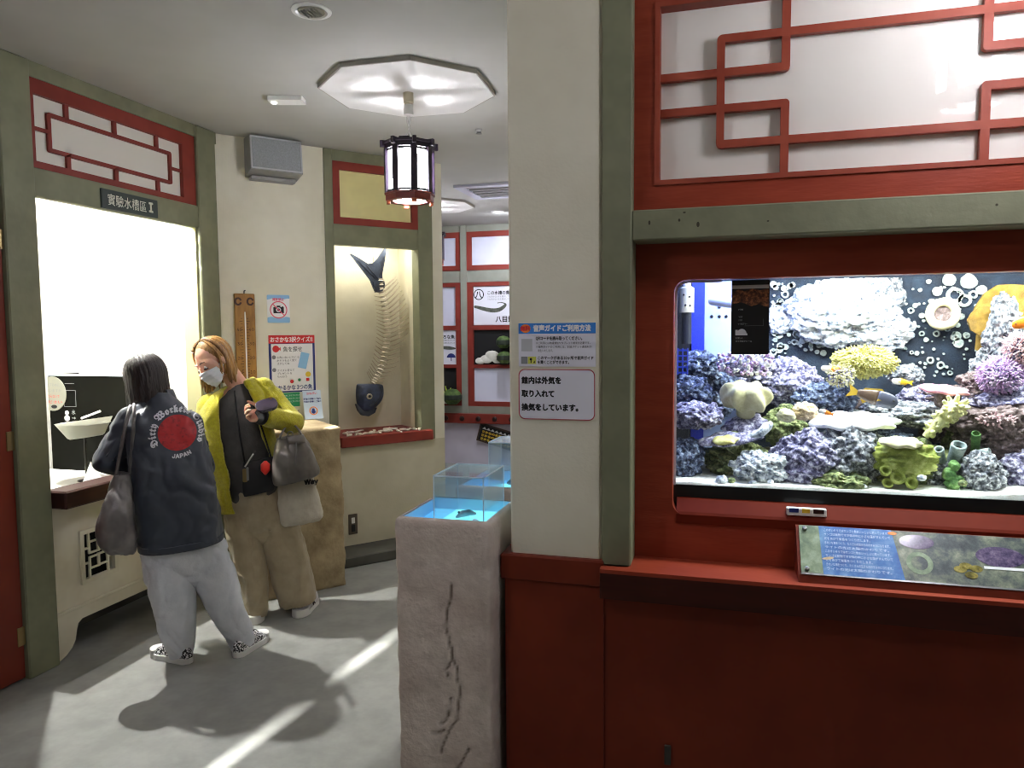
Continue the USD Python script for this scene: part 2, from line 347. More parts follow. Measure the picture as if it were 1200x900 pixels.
# niche interior
tn = Thing('wall_niche', 'bright white lined recess of the experiment niche', 'wall', (-3.45, 3.2, .73), kind='structure')
obj('niche_back', B(-3.92, -3.865, 2.5, 3.85, .6, 2.78), 'white_paint', tn)
obj('niche_side', B(-3.92, -3.02, 3.742, 3.85, .6, 2.78), 'white_paint', tn)
obj('niche_side', B(-3.92, -3.02, 2.45, 2.6, .6, 2.78), 'white_paint', tn)
obj('niche_jamb', B(-3.105, -3.005, 3.722, 3.745, .75, 2.18), 'jamb_cream', tn)
obj('niche_shelf', B(-3.92, -3.03, 2.5, 3.8, .68, .735), 'black_matt', tn, label='black counter of the niche')
obj('niche_top', B(-3.92, -3.03, 2.5, 3.8, 2.74, 2.78), 'white_paint', tn)
obj('sill', B(-3.03, -2.90, 2.648, 3.738, .745, .83, .008), 'dark_red_wood', tn, label='dark red-brown wooden sill')
# a small bright lamp at the top of the niche, hidden behind the header
t = Thing('niche_lamp', 'small bright spot lamp at the top of the white niche', 'lamp', (-3.44, 3.13, 2.66))
obj('lamp_housing', lathe([(.034, .01), (.045, .03), (.05, .075), (.03, .08)], 20, (-3.44, 3.13, 2.66)), 'white_plastic', t)
obj('lamp_bulb', lathe([(.004, 0), (.026, .012), (.030, .03)], 16, (-3.44, 3.13, 2.662)), 'tube_glow', t)
rect_light(t.path + '/light', (0, 0, -.004), .04, .03, L_NICHE, (1, .985, .95), (.45, 0, -1), (0, 1, 0))
t = Thing('added_wall_washer', 'added unseen strip lamp behind the header, brightening the back of the white niche', 'lamp', (-3.12, 3.2, 2.6))  # added fill lamp, unseen, that whitens the niche back
obj('lamp_housing', B(-3.13, -3.06, 2.7, 3.7, 2.62, 2.66, .004), 'white_plastic', t)
rect_light(t.path + '/light', (-.02, 0, .0), .9, .03, L_WASH, (1, .985, .95), (-1, 0, -.75), (0, 1, 0))
# a made-up strip lamp in a narrow box, added for the floor stripe: the slit below it lets a thin sheet of light out to the floor
ang = math.radians(5.5); sd = np.array([math.sin(ang), math.cos(ang), 0.0]); sn = np.array([math.cos(ang), -math.sin(ang), 0.0])
bl = np.array([-3.60, 3.2, 2.715]); sx = -1.626 + (bl[0] + 1.626) * 2.565 / bl[2]
ts = Thing('added_slot_lamp', 'made-up unseen strip lamp in a slotted box, added for the bright floor stripe', 'lamp', tuple(bl))
def slotbox(x0, x1, z0, z1): 
    m = B(x0 - bl[0], x1 - bl[0], -.5, .5, z0, z1); m.apply_transform(trimesh.transformations.rotation_matrix(-ang, [0, 0, 1])); m.apply_translation([bl[0], bl[1], 0]); return m
obj('slot_board', slotbox(bl[0] - .06, sx - .0032, 2.563, 2.567), 'white_plastic', ts); obj('slot_board', slotbox(sx + .0032, bl[0] + .135, 2.563, 2.567), 'white_plastic', ts)
obj('box_side', slotbox(bl[0] - .062, bl[0] - .058, 2.563, 2.735), 'white_plastic', ts); obj('box_side', slotbox(bl[0] + .131, bl[0] + .135, 2.563, 2.735), 'white_plastic', ts)
obj('box_top', slotbox(bl[0] - .062, bl[0] + .135, 2.722, 2.737), 'black_matt', ts)
rect_light(ts.path + '/light', (0, 0, 0), .95, .002, L_SLIT, (1, .985, .95), (.72, 0, -1), sd)

# ---- diagonal wall: cream section, then the fish niche
td = Thing('wall_diagonal', 'cream diagonal wall with the lit skeleton niche', 'wall', A3, kind='structure')
obj('wall_panel', diag(B(-.05, .674, -.12, 0, 0, CEIL)), 'cream_wall', td)
obj('wall_panel', diag(B(.66, 1.56, -.12, .0, 0, .765)), 'olive_wall', td)
obj('wall_end', diag(B(1.475, 1.56, -.25, .0, .765, CEIL)), 'cream_wall', td)
obj('beam', diag(B(.70, 1.40, -.06, .004, 2.15, 2.288)), 'green_post', td)
obj('beam', diag(B(.70, 1.40, -.1, .004, 2.705, CEIL)), 'green_post', td)
obj('plinth', diag(B(.575, 1.6, .0, .27, 0, .07, .006)), 'skirting_grey', td, label='low dark grey plinth at the foot of the wall')
obj('niche_back', diag(B(.6, 1.55, -.38, -.34, .7, 2.3)), 'olive_wall', td)
obj('niche_side', diag(cat(B(.69, .735, -.36, -.09, .7, 2.3), B(1.365, 1.42, -.36, -.09, .7, 2.3))), 'olive_wall', td)
obj('niche_top', diag(B(.7, 1.4, -.36, -.09, 2.27, 2.31)), 'olive_wall', td)
obj('sill', diag(B(.735, 1.437, -.36, .06, .768, .842, .006)), 'red_far', td, label='red wooden sill of the skeleton niche')
struct('trim_3', diag(B(.674, .735, -.1, .012, .765, CEIL, .005)), 'green_post', 'green post left of the skeleton niche', cat='post')
struct('trim_4', diag(B(1.36, 1.477, -.1, .012, .765, CEIL, .005)), 'green_post', 'green post right of the skeleton niche', cat='post')
t = Thing('window_3', 'red framed yellow transom panel above the fish skeleton niche', 'window', W3(1.05, 0, 2.288), kind='structure')
obj('window_frame', diag(extr(sbox(.735, 2.288, 1.362, 2.705).difference(sbox(.782, 2.335, 1.315, 2.65)), .03, (0, -.02, 0), (1, 0, 0), (0, 0, 1), (0, 1, 0))), 'red_far', t)
obj('panel', diag(B(.77, 1.33, -.018, -.01, 2.32, 2.67)), 'panel_yellow', t)
# fish-niche lamp
t = Thing('niche_strip_lamp', 'warm strip lamp hidden at the top of the skeleton niche', 'lamp', W3(1.05, -.13, 2.2))
obj('lamp_housing', diag(B(.8, 1.3, -.16, -.10, 2.215, 2.265, .004)), 'white_plastic', t)
obj('lamp_tube', diag(B(.82, 1.28, -.145, -.115, 2.203, 2.215)), 'tube_glow', t)
rect_light(t.path + '/light', (0, 0, 0), .46, .03, L_FISHNICHE, (1, .95, .82), (-N3[0] * .5, -N3[1] * .5, -1), D3)

# ---- far room
FY = 8.1
t = Thing('wall_far', 'far exhibition wall: grey-green beams and lilac lower wall', 'wall', (-2.6, FY, 0), kind='structure')
paint('far_wall', (206, 200, 214), (196, 190, 204), rough=.7, scale=3)
paint('far_green', (142, 144, 132), (130, 132, 121), rough=.6, scale=5)
obj('lower_wall', B(-4.6, 0, FY + .02, FY + .1, 0, .7), 'far_wall', t)
obj('backing', B(-4.6, 0, FY + .1, FY + .16, 0, CEIL), 'far_wall', t); obj('beam', B(-4.6, 0, FY, FY + .1, 2.13, 2.265), 'far_green', t)
obj('beam', B(-4.6, 0, FY, FY + .1, 2.705, CEIL), 'far_green', t)
obj('beam', B(-4.6, 0, FY - .02, FY + .1, .605, .69), 'far_green', t)
obj('rail', B(-4.6, 0, FY - .06, FY + .1, .49, .605, .006), 'red_far', t, label='red wooden rail with round studs')
for k in range(7):
    obj('stud', lathe([(.03, 0), (.03, .012), (.015, .022)], 10, (-3.3 + .2 * k, FY - .06, .548), (0, -1, 0)), 'dark_red_wood', t)
paint('far_panel', (214, 216, 232), (206, 208, 226), rough=.2, scale=3)
struct('trim_5', B(-2.912, -2.838, FY - .03, FY + .1, .6, CEIL, .004), 'far_green', 'grey-green post between the two far window bays', cat='post')
def far_bay(n, x0, x1, dark, label1, label2, order):
    t = Thing(f'window_{n}', label1, 'window', ((x0 + x1) / 2, FY, 2.265), kind='structure')
    obj('window_frame', extr(sbox(x0, 2.265, x1, 2.705).difference(sbox(x0 + .06, 2.322, x1 - .06, 2.643)), .04, (0, FY - .01, 0), (1, 0, 0), (0, 0, 1), (0, 1, 0)), 'red_far', t)
    obj('panel', B(x0 + .05, x1 - .05, FY + .01, FY + .02, 2.31, 2.66), 'far_panel', t)
    t = Thing(f'window_{n + 1}', label2, 'window', ((x0 + x1) / 2, FY, .69), kind='structure')
    zs = [2.127, 1.635, 1.6, 1.155, 1.12, .69]
    fr = sbox(x0, .69, x1, 2.127)
    for a, b in ((2.08, 1.63), (1.578, 1.175), (1.135, .745)): fr = fr.difference(sbox(x0 + .07, b, x1 - .07, a))
    obj('window_frame', extr(fr, .05, (0, FY - .01, 0), (1, 0, 0), (0, 0, 1), (0, 1, 0)), 'red_far', t)
    for (a, b), m in zip(((2.1, 1.61), (1.6, 1.15), (1.15, .73)), order):
        obj('tank_window' if m == 'black_matt' else 'panel', B(x0 + .05, x1 - .05, FY + .02, FY + .03, b, a), m, t)
far_bay(4, -2.838, -2.0, None, 'far right transom with a red frame and pale panel', 'far right red framed bay with an eel notice over a dark tank', ('far_panel', 'black_matt', 'far_panel'))
far_bay(6, -3.75, -2.912, None, 'far left transom with a red frame and pale panel', 'far left red framed bay with a dark tank at the bottom', ('far_panel', 'far_panel', 'black_matt'))
struct('wall_corridor', B(-.43, -.37, 2.63, 8.6, 0, CEIL), 'cream_wall', 'cream corridor wall hidden behind the pillar', cat='wall')
struct('wall_west', cat(B(-5.1, -5, -2.6, 8.6, 0, CEIL)), 'cream_wall', 'outer cream wall beyond the left partition', cat='wall')

# ---- right wall: pillar, dado, aquarium front
PY = 2.25
struct('wall_pillar', B(-.65, -.353, PY, 2.62, .75, CEIL, .008), 'cream_wall', 'square cream pillar carrying the two Japanese notices', cat='pillar')
t = Thing('wall_right', 'dark red wainscot below the aquarium and the pillar', 'wall', (.3, PY, 0), kind='structure')
obj('wainscot', cat(B(-.667, -.345, PY - .01, 2.63, 0, .752), B(-.345, 3.0, PY, PY + .1, 0, .80)), 'red_dado', t)
obj('wainscot_cap', B(-.680, -.345, PY - .022, 2.64, .752, .836, .005), 'red_dado', t)
obj('latch', B(-.155, -.135, PY - .008, PY + .002, .20, .262, .002), 'latch_grey', t, label='small grey metal latch plate')
struct('trim_6', B(-.353, -.262, PY - .006, 2.42, .82, CEIL, .004), 'green_post', 'green painted post between the cream pillar and the aquarium', cat='post')
def worn(n, l):
    pass
tb = Thing('trim_7', 'green painted beam above the aquarium, chipped at its left end', 'beam', (.6, PY, 1.822), kind='structure')
obj('beam', B(-.262, 3.0, PY, 2.42, 1.822, 1.912, .004), 'green_post', tb)
paint('chip_dark', (60, 56, 40), rough=.8)
for k, (px, py, a, b) in enumerate(((761, 261, 3, 6), (796, 258, 3, 4), (818, 263, 4, 7), (802, 249, 4, 2), (900, 259, 3, 2), (1168, 240, 3, 3))):
    p = hit(px, py, 1, PY)
    e = affinity.scale(Point(0, 0).buffer(1, 5), a * .0011, b * .0011)
    obj('chip', extr(e, .001, (p[0], PY - .0006, p[2]), (1, 0, 0), (0, 0, 1), (0, 1, 0)), 'chip_dark', tb)
# red tank surround with rounded opening
TX0, TX1, TZ0, TZ1 = -.143, 1.30, .966, 1.708
hole = rrect(TX0, TX1, TZ0, TZ1, .04, 8)
t = Thing('wall_aquarium', 'glossy red surround of the coral aquarium with rounded opening', 'wall', (.5, 2.36, .82), kind='structure')
obj('surround', extr(sbox(-.27, .80, 3.0, 1.83).difference(hole), .05, (0, 2.36, 0), (1, 0, 0), (0, 0, 1), (0, 1, 0)), 'red_wood', t)
lip = hole.buffer(.006).difference(hole)
obj('opening_bead', extr(lip, .004, (0, 2.357, 0), (1, 0, 0), (0, 0, 1), (0, 1, 0)), 'red_wood', t)
obj('surround_back', cat(B(-.36, 3.0, 3.0, 3.05, .0, CEIL), B(-.36, -.32, 2.42, 3.0, 0, CEIL)), 'black_matt', t, label='dark service room behind the tank')
obj('lower_ledge', extr(Polygon([(2.356, .94), (2.356, .968), (2.362, .976), (2.400, 1.010), (2.411, 1.012), (2.411, .94)]), 1.42, (TX0 + .012, 0, 0), (0, 1, 0), (0, 0, 1), (1, 0, 0)), 'red_lip', t, label='sloping red lip below the glass')
# sill with rounded left end
sp = Polygon([(-.345, 2.20), (3.0, 2.20), (3.0, 2.40), (-.262, 2.40), (-.262, PY - .022), (-.345, PY - .022)]).buffer(.006).intersection(sbox(-.36, 2.18, 3.0, 2.42))
tl_ = Thing('trim_8', 'red wooden ledge with a dark front edge projecting under the aquarium', 'ledge', (.8, 2.3, .73), kind='structure')
obj('ledge_top', extr(sp, .012, (0, 0, .810), (1, 0, 0), (0, 1, 0), (0, 0, 1)), 'red_wood', tl_)
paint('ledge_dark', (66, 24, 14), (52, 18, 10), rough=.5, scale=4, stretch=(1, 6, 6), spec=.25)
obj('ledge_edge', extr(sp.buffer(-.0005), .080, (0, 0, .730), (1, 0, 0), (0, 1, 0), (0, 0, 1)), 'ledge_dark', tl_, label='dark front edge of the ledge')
# transom above the aquarium
t = Thing('window_8', 'large red fretwork transom with glossy white panel above the aquarium', 'window', (.43, 2.31, 1.92), kind='structure')
obj('window_frame', extr(sbox(-.272, 1.905, 1.13, 2.70).difference(sbox(-.1855, 2.005, 1.041, 2.512)), .05, (0, 2.30, 0), (1, 0, 0), (0, 0, 1), (0, 1, 0)), 'red_wood', t)
obj('frame_bead', extr(sbox(-.20, 1.99, 1.056, 2.527).difference(sbox(-.1855, 2.005, 1.041, 2.512)), .008, (0, 2.294, 0), (1, 0, 0), (0, 0, 1), (0, 1, 0)), 'red_lattice', t)
obj('panel', B(-.22, 1.08, 2.345, 2.352, 1.97, 2.55), 'panel_white', t)
obj('wall_above', B(-.27, 3.0, 2.32, 2.4, 2.69, CEIL), 'cream_wall', t); obj('wall_beside', B(1.12, 3.0, 2.32, 2.4, 1.9, CEIL), 'cream_wall', t)
LR = dict(o=(0, 2.318, 0), ux=(1, 0, 0), uy=(0, 0, 1), n=(0, 1, 0)); b2 = .0115
rg = rrect(-.010 - b2, .866 + b2, 2.104 - b2, 2.409 + b2, .016).difference(sbox(-.010 + b2, 2.104 + b2, .866 - b2, 2.409 - b2))
obj('lattice_ring', extr(rg, .02, **LR), 'red_lattice', t)
for sx in (0, 1):
    fx = lambda u: u if not sx else .856 - u
    for zc, ze in ((2.312, 2.515), (2.208, 2.002)):
        ln = LineString([(fx(-.187), zc), (fx(.171), zc), (fx(.171), ze)]).buffer(b2, cap_style='flat', join_style='round')
        obj('lattice_bar', extr(ln, .02, (0, 2.3185, 0), (1, 0, 0), (0, 0, 1), (0, 1, 0)), 'red_lattice', t)
# ================================================================ LAMPS AND CEILING FITTINGS
def octa(R, rot=22.5): return Polygon([(R * math.cos(math.radians(rot + 45 * k)), R * math.sin(math.radians(rot + 45 * k))) for k in range(8)])
def lantern(label, loc, group=None, rz=0.0):
    t = Thing('lantern', label, 'lantern', loc, group, rz=rz); base = t.loc.copy(); t.loc = np.zeros(3)
    obj('ceiling_rose', lathe([(.022, -.052), (.026, -.046), (.026, 0)], 20), 'beige_plastic', t)
    obj('rose_cup', lathe([(.014, -.113), (.025, -.108), (.022, -.058)], 20), 'white_plastic', t)
    for s in (-1, 1):
        obj('cord', tube([(s * .004, 0, -.11), (s * .007, .002, -.14), (-s * .003, .0, -.18), (s * .012, 0, -.215), (s * .03, 0, -.24)], .0022, 6), 'white_plastic', t)
    obj('top_frame', cat(extr(octa(.128).difference(octa(.098)), .036, (0, 0, -.285)), extr(octa(.14).difference(octa(.112)), .012, (0, 0, -.262)),
                         extr(shapely.union_all([affinity.rotate(sbox(-.118, -.026, .118, .026), a, origin=(0, 0)) for a in (0, 90)]), .014, (0, 0, -.255))), 'lantern_wood', t)
    R = .118
    for k in range(8):
        a = math.radians(22.5 + 45 * k); c = np.array([math.cos(a), math.sin(a)])
        tt = B(-.008, .03, -.009, .009, -.277, -.243, .002); tt.apply_transform(trimesh.transformations.rotation_matrix(a, [0, 0, 1])); tt.apply_translation([*(c * .118), 0])
        obj('frame_horn', tt, 'lantern_wood', t)
        p = B(-.009, .009, -.0165, .0165, -.505, -.28, .002); p.apply_transform(trimesh.transformations.rotation_matrix(a, [0, 0, 1])); p.apply_translation([*(c * R), 0])
        obj('lantern_post', p, 'lantern_wood', t)
        a2 = math.radians(45 * k); ap = R * math.cos(math.pi / 8)
        q = B(-.0015, .0015, -R * .383, R * .383, -.5, -.285); q.apply_transform(trimesh.transformations.rotation_matrix(a2, [0, 0, 1])); q.apply_translation([math.cos(a2) * (ap - .004), math.sin(a2) * (ap - .004), 0])
        obj('paper_pane', q, 'lantern_paper', t)
        q = cat(B(-.003, .004, -R * .383, R * .383, -.499, -.489), B(-.003, .004, -R * .383, R * .383, -.297, -.287)); q.apply_transform(trimesh.transformations.rotation_matrix(a2, [0, 0, 1])); q.apply_translation([math.cos(a2) * ap, math.sin(a2) * ap, 0])
        obj('pane_rail', q, 'lantern_wood', t)
    obj('bottom_frame', cat(extr(octa(.124).difference(octa(.09)), .036, (0, 0, -.54)), extr(octa(.13).difference(octa(.105)), .01, (0, 0, -.512))), 'lantern_red', t)
    obj('bottom_pane', extr(octa(.095), .003, (0, 0, -.528)), 'lantern_paper', t)
    for k in range(4):
        a = math.radians(22.5 + 90 * k); f = B(-.014, .014, -.008, .008, -.558, -.537, .002); f.apply_transform(trimesh.transformations.rotation_matrix(a + math.pi / 2, [0, 0, 1])); f.apply_translation([.11 * math.cos(a), .11 * math.sin(a), 0])
        obj('foot', f, 'lantern_orange', t)
    for k in range(8):
        a2 = math.radians(45 * k); q = B(-.001, .001, -R * .375, R * .375, -.5, -.285); q.apply_transform(trimesh.transformations.rotation_matrix(a2, [0, 0, 1])); q.apply_translation([math.cos(a2) * (R * .924 - .0075), math.sin(a2) * (R * .924 - .0075), 0])
        obj('glow_blocker', q, 'lantern_wood', t)  # unseen plates added to keep the pane glow off the ceiling
    obj('bulb', lathe([(.004, -.44), (.026, -.42), (.03, -.395), (.02, -.365), (.01, -.35)], 14), 'lantern_bulb', t)
    return t
paint('beige_plastic', (196, 186, 160), rough=.4)
LC = np.array([-1.535, 3.517, CEIL - .022])
lan = lantern('octagonal wooden lantern glowing white below the octagonal ceiling medallion', LC, rz=math.radians(-12 - 66.4 + 90))
for (x, y, z, lb) in ((.80, 1.82, CEIL + .05, 'lantern outside the picture whose glow is mirrored in the white transom panel'), (-1.5, .85, CEIL, 'lantern outside the picture, added left of the viewer as fill light')):  # the second lantern is added, as fill for the left side
    copy_thing(lan, 'lantern', (x, y, z), math.radians(17 * x + 5), lb, 'lantern')
def medallion(label, c, R=.435):
    t = Thing('ceiling_medallion', label, 'ceiling medallion', (c[0], c[1], CEIL - .022)); o = (c[0], c[1], 0)
    obj('board', extr(octa(R, 25), .03, (c[0], c[1], CEIL - .022)), 'medallion_white', t)
    obj('edge_moulding', extr(octa(R + .008, 25).difference(octa(R + .0005, 25)), .026, (c[0], c[1], CEIL - .021)), 'medallion_edge', t, label='darker grey edge moulding')
paint('medallion_edge', (150, 146, 136), rough=.7); paint('medallion_white', (214, 213, 208), rough=.8)
medallion('white octagonal ceiling medallion above the glowing lantern', (-1.53, 3.505))
p = hit(500, 238, 2, CEIL); medallion('white octagonal ceiling medallion in the far room, beyond the doorway', p[:2] + np.array([.0, .1]), .42)
copy_thing(lan, 'lantern', (p[0] - .0, p[1] + .1, CEIL - .022), .3, 'lantern in the far room, hidden behind the end of the diagonal wall', 'lantern')
copy_thing(lan, 'lantern', (-1.2, 6.3, CEIL), .1, 'lantern in the far room, hidden behind the cream pillar', 'lantern')
c = hit(365, 13, 2, CEIL); t = Thing('downlight', 'round chrome recessed downlight, switched off, near the top edge of the ceiling', 'downlight', c)
obj('trim_ring', lathe([(.052, .0), (.06, -.006), (.075, -.003), (.078, .004), (.05, .004)], 32, c), 'white_plastic', t)
obj('reflector', lathe([(.05, -.004), (.04, .0), (.03, -.002), (.012, -.004)], 24, c), 'steel', t)
for k in range(5): obj('reflector_fin', B(c[0] - .03 + .014 * k, c[0] - .028 + .014 * k, c[1] - .03, c[1] + .03, c[2] - .012, c[2]), 'steel', t)
c = hit(336, 115, 2, CEIL); t = Thing('emergency_light', 'white rectangular emergency light with one small lit lens on the ceiling', 'emergency light', c)
e = np.array([.95, .3, 0]); e /= np.linalg.norm(e); f_ = np.array([-e[1], e[0], 0])
obj('housing', extr(rrect(-.09, .09, -.045, .045, .008), .022, c - UP * .022, e, f_, UP), 'white_plastic', t)
obj('lens', lathe([(.004, -.03), (.014, -.027), (.016, -.02)], 14, c - e * .066), 'lens_glow', t) if False else None
glow('lens_glow', (255, 250, 240), 6)
obj('lens', lathe([(.004, -.03), (.014, -.027), (.016, -.02)], 14, c - e * .066), 'lens_glow', t)
c = hit(561, 152, 2, CEIL); obj('sprinkler', lathe([(.006, -.03), (.02, -.026), (.012, -.014), (.022, -.004), (.022, 0)], 14, c), 'grey_metal', None, label='small dark sprinkler head on the ceiling right of the lantern', cat='sprinkler')
c = hit(583, 248, 2, CEIL); t = Thing('downlight', 'tiny lit downlight on the far room ceiling', 'downlight', c)
obj('trim_ring', lathe([(.05, -.004), (.07, -.003), (.072, .003)], 20, c), 'white_plastic', t); obj('lamp', lathe([(.02, -.012), (.03, -.006), (.03, 0)], 14, c), 'lens_glow', t); rect_light(t.path + '/light', (0, 0, -.014), .05, .05, L_FAR, (.86, .9, 1.0), (0, .35, -1))
c = hit(590, 222, 2, CEIL); t = Thing('ceiling_vent', 'square grey air outlet on the far room ceiling', 'air vent', c)
obj('vent_frame', extr(sbox(-.35, -.3, .35, .3).difference(sbox(-.27, -.22, .27, .22)), .02, c - UP * .02, (1, 0, 0), (0, 1, 0), UP), 'far_panel', t)
for k in range(5): obj('vent_slat', B(c[0] - .27, c[0] + .27, c[1] - .2 + .1 * k - .03, c[1] - .2 + .1 * k + .03, c[2] - .014, c[2] - .008), 'grey_metal', t)

# ================================================================ SIGNS ON THE LEFT AND DIAGONAL WALLS
X0 = XW + .012; t = Thing('name_plate', 'dark green name plate with pale Chinese characters over the bright niche', 'sign', (X0, 3.21, 2.186))
obj('plate', B(X0 - .012, X0 + .008, 3.018, 3.400, 2.186, 2.284, .003), 'dark_green_sign', t)
obj('lettering', words('實驗水槽區', .060, (X0 + .0088, 3.052, 2.212), (0, 1, 0), (0, 0, 1), bold=0, width=.265), 'sign_ink', t)
obj('lettering', words('I', .066, (X0 + .0088, 3.35, 2.214), (0, 1, 0), (0, 0, 1), font='sans', bold=2, align='c'), 'sign_ink', t)
obj('lettering', cat(B(X0 + .008, X0 + .0088, 3.337, 3.363, 2.212, 2.217), B(X0 + .008, X0 + .0088, 3.337, 3.363, 2.257, 2.262)), 'sign_ink', t)

def dg(o): return dict(ux=D3, uy=UP)
def dwords(text, em, s, z, o=.004, **k): return words(text, em, W3(s, o, z), D3, UP, **k)
def dpoly(poly, o=.0035, t=.0004): return diag(extr(poly, t, (0, o, 0), (1, 0, 0), (0, 0, 1), (0, 1, 0)))
# speaker
t = Thing('wall_speaker', 'grey box loudspeaker high on the cream diagonal wall', 'loudspeaker', W3(.33, .06, 2.53))
prof = Polygon([(0, 2.772), (.13, 2.768), (.15, 2.56), (.0, 2.535)])
m = extr(prof, .322, (.168, 0, 0), (0, 1, 0), (0, 0, 1), (1, 0, 0)); obj('cabinet', diag(m), 'grey_metal', t)
gn = np.array([0, .208, .02]); gn /= np.linalg.norm(gn); gu = np.array([0, -.02, .208]); gu /= np.linalg.norm(gu)
obj('grille_frame', diag(extr(rrect(-.158, .158, -.1, .1, .006).difference(rrect(-.150, .150, -.092, .092, .005)), .008, np.array([.329, .14, 2.664]), (1, 0, 0), gu, gn)), 'ink_lightgrey', t)
obj('grille', diag(extr(rrect(-.148, .148, -.09, .09, .005), .004, np.array([.329, .14, 2.664]), (1, 0, 0), gu, gn)), 'speaker_grille', t)
obj('bracket', diag(B(.19, .47, 0, .06, 2.515, 2.54, .003)), 'grey_metal', t)
# thermometer
t = Thing('thermometer', 'large brown wooden wall thermometer behind the blond woman', 'thermometer', W3(.135, 0, 1.2))
obj('board', diag(B(.074, .198, 0, .022, 1.2, 1.805, .004)), 'thermo_wood', t)
obj('scale_tube', diag(B(.131, .139, .022, .028, 1.24, 1.69, .002)), 'white_plastic', t)
obj('scale_marks', cat(*[diag(B(.131 + sg * (.012 + .0), .131 + sg * (.024 + .008 * (k % 5 == 0)), .0222, .0226, 1.27 + .018 * k, 1.2725 + .018 * k)) for k in range(22) for sg in (-1, 1)]), 'dark_red_wood', t, kind='stuff')
for sg, ss in ((-1, .098), (1, .172)):
    obj('lettering', dwords('C', .062, ss, 1.733, .0226, font='sans', bold=2, align='c'), 'dark_red_wood', t)
    obj('lettering', cat(*[dwords(str(v), .026, ss, 1.30 + .09 * i, .0226, font='sans', align='c') for i, v in enumerate((10, 20, 30, 40))]), 'dark_red_wood', t)
obj('hook', tube([W3(.137, .006, 1.80), W3(.137, .01, 1.822), W3(.145, .01, 1.826)], .004, 8), 'black_plastic', t)
# no-photo sign
t = Thing('photo_notice', 'small blue and white no camera notice above the quiz poster', 'notice', W3(.351, 0, 1.62))
obj('card', dpoly(rrect(.279, .424, 1.622, 1.802, .008), 0, .003), 'paper_white', t)
w1_ = 0; w1 = Polygon([(.279, 1.622), (.424, 1.622)] + [(.424 - .145 * k / 12, 1.655 + .006 * math.sin(k * .8)) for k in range(13)])
w2 = Polygon([(.279, 1.802), (.424, 1.802)] + [(.424 - .145 * k / 12, 1.775 + .005 * math.sin(k * .8 + 1)) for k in range(13)])
for w_ in (w1, w2): obj('blue_wave', dpoly(w_.buffer(0).intersection(rrect(.279, .424, 1.622, 1.802, .008))), 'ink_sky', t)
cc = Point(.3515, 1.706)
obj('camera_symbol', dpoly(shapely.union_all([rrect(.318, .386, 1.684, 1.724, .004), sbox(.34, 1.722, .364, 1.733), sbox(.373, 1.722, .383, 1.728)]).difference(cc.buffer(.016).difference(cc.buffer(.0095))), .0037), 'ink_black', t)
obj('ban_ring', dpoly(shapely.union_all([cc.buffer(.056).difference(cc.buffer(.0495)), LineString([(.3515 - .037, 1.706 + .037), (.3515 + .037, 1.706 - .037)]).buffer(.0032)]), .0043), 'ink_pink', t)
obj('lettering', dwords('撮影禁止', .019, .3515, 1.766, .004, bold=1, align='c'), 'ink_pink', t)
# quiz poster
t = Thing('quiz_poster', 'red and navy bordered quiz poster with Japanese lettering on the diagonal wall', 'poster', W3(.43, 0, 1.165))
obj('sheet', diag(B(.281, .584, 0, .003, 1.165, 1.54)), 'ink_navy', t)
obj('header', dpoly(sbox(.281, 1.488, .584, 1.541)), 'ink_red', t)
obj('page', dpoly(sbox(.296, 1.175, .569, 1.484)), 'paper_white', t)
obj('lettering', dwords('おさかな3択クイズ!!', .036, .432, 1.5, bold=1, align='c', width=.285), 'paper_white', t)
obj('red_fish', dpoly(shapely.union_all([affinity.scale(Point(.326, 1.452), 1, 1).buffer(.022), Polygon([(.345, 1.452), (.357, 1.466), (.357, 1.438)])]), .0038), 'ink_red', t)
obj('lettering', dwords('魚を探せ', .036, .372, 1.436, bold=1, width=.13), 'ink_grey', t)
obj('number_dot', dpoly(shapely.union_all([Point(.312, 1.398).buffer(.013), Point(.312, 1.315).buffer(.013)]), .0038), 'ink_grey', t)
for k, (tx, ss, zz) in enumerate((('お魚に会いに行こう', .33, 1.39), ('水そうをよく見て', .33, 1.37), ('さがしてね', .33, 1.35), ('クイズに答えて', .33, 1.305), ('プレゼントを', .33, 1.285), ('もらおう', .33, 1.265))):
    obj('lettering', dwords(tx, .0165, ss, zz, bold=0, res=30), 'ink_black', t)
obj('blue_card', dpoly(affinity.rotate(sbox(.478, 1.32, .535, 1.425), -14), .0038), 'ink_sky', t)
obj('red_crab', dpoly(Point(.425, 1.236).buffer(.012), .0038), 'ink_red', t); obj('green_dot', dpoly(Point(.475, 1.245).buffer(.010), .0038), 'ink_green', t)
obj('red_box', dpoly(sbox(.52, 1.235, .542, 1.255), .0038), 'ink_red', t); obj('yellow_patch', dpoly(Point(.535, 1.28).buffer(.018), .0038), 'ink_yellow', t)
obj('lettering', dwords('わかるかな 3つの魚', .034, .432, 1.185, bold=1, align='c', width=.26), 'ink_navy', t)
t = Thing('green_card', 'green card under the quiz poster, half hidden by a flyer', 'notice', W3(.42, 0, 1.07))
obj('card', diag(B(.365, .475, 0, .0025, 1.07, 1.162)), 'ink_green', t)
obj('lettering', cat(*[dwords('ご自由におとりください', .012, .42, 1.14 - .02 * k, .003, align='c', res=24) for k in range(3)]), 'paper_white', t)
# outlet
t = Thing('wall_outlet', 'brown wall socket low on the diagonal wall', 'socket', W3(.823, 0, .147))
obj('plate', diag(B(.79, .856, 0, .008, .147, .29, .003)), 'outlet_brown', t)
paint('outlet_brown', (88, 76, 60), rough=.5)
obj('socket_insert', diag(B(.811, .836, .006, .012, .225, .265, .002)), 'white_plastic', t); obj('socket_insert', diag(B(.809, .838, .006, .0115, .165, .215, .002)), 'black_plastic', t)

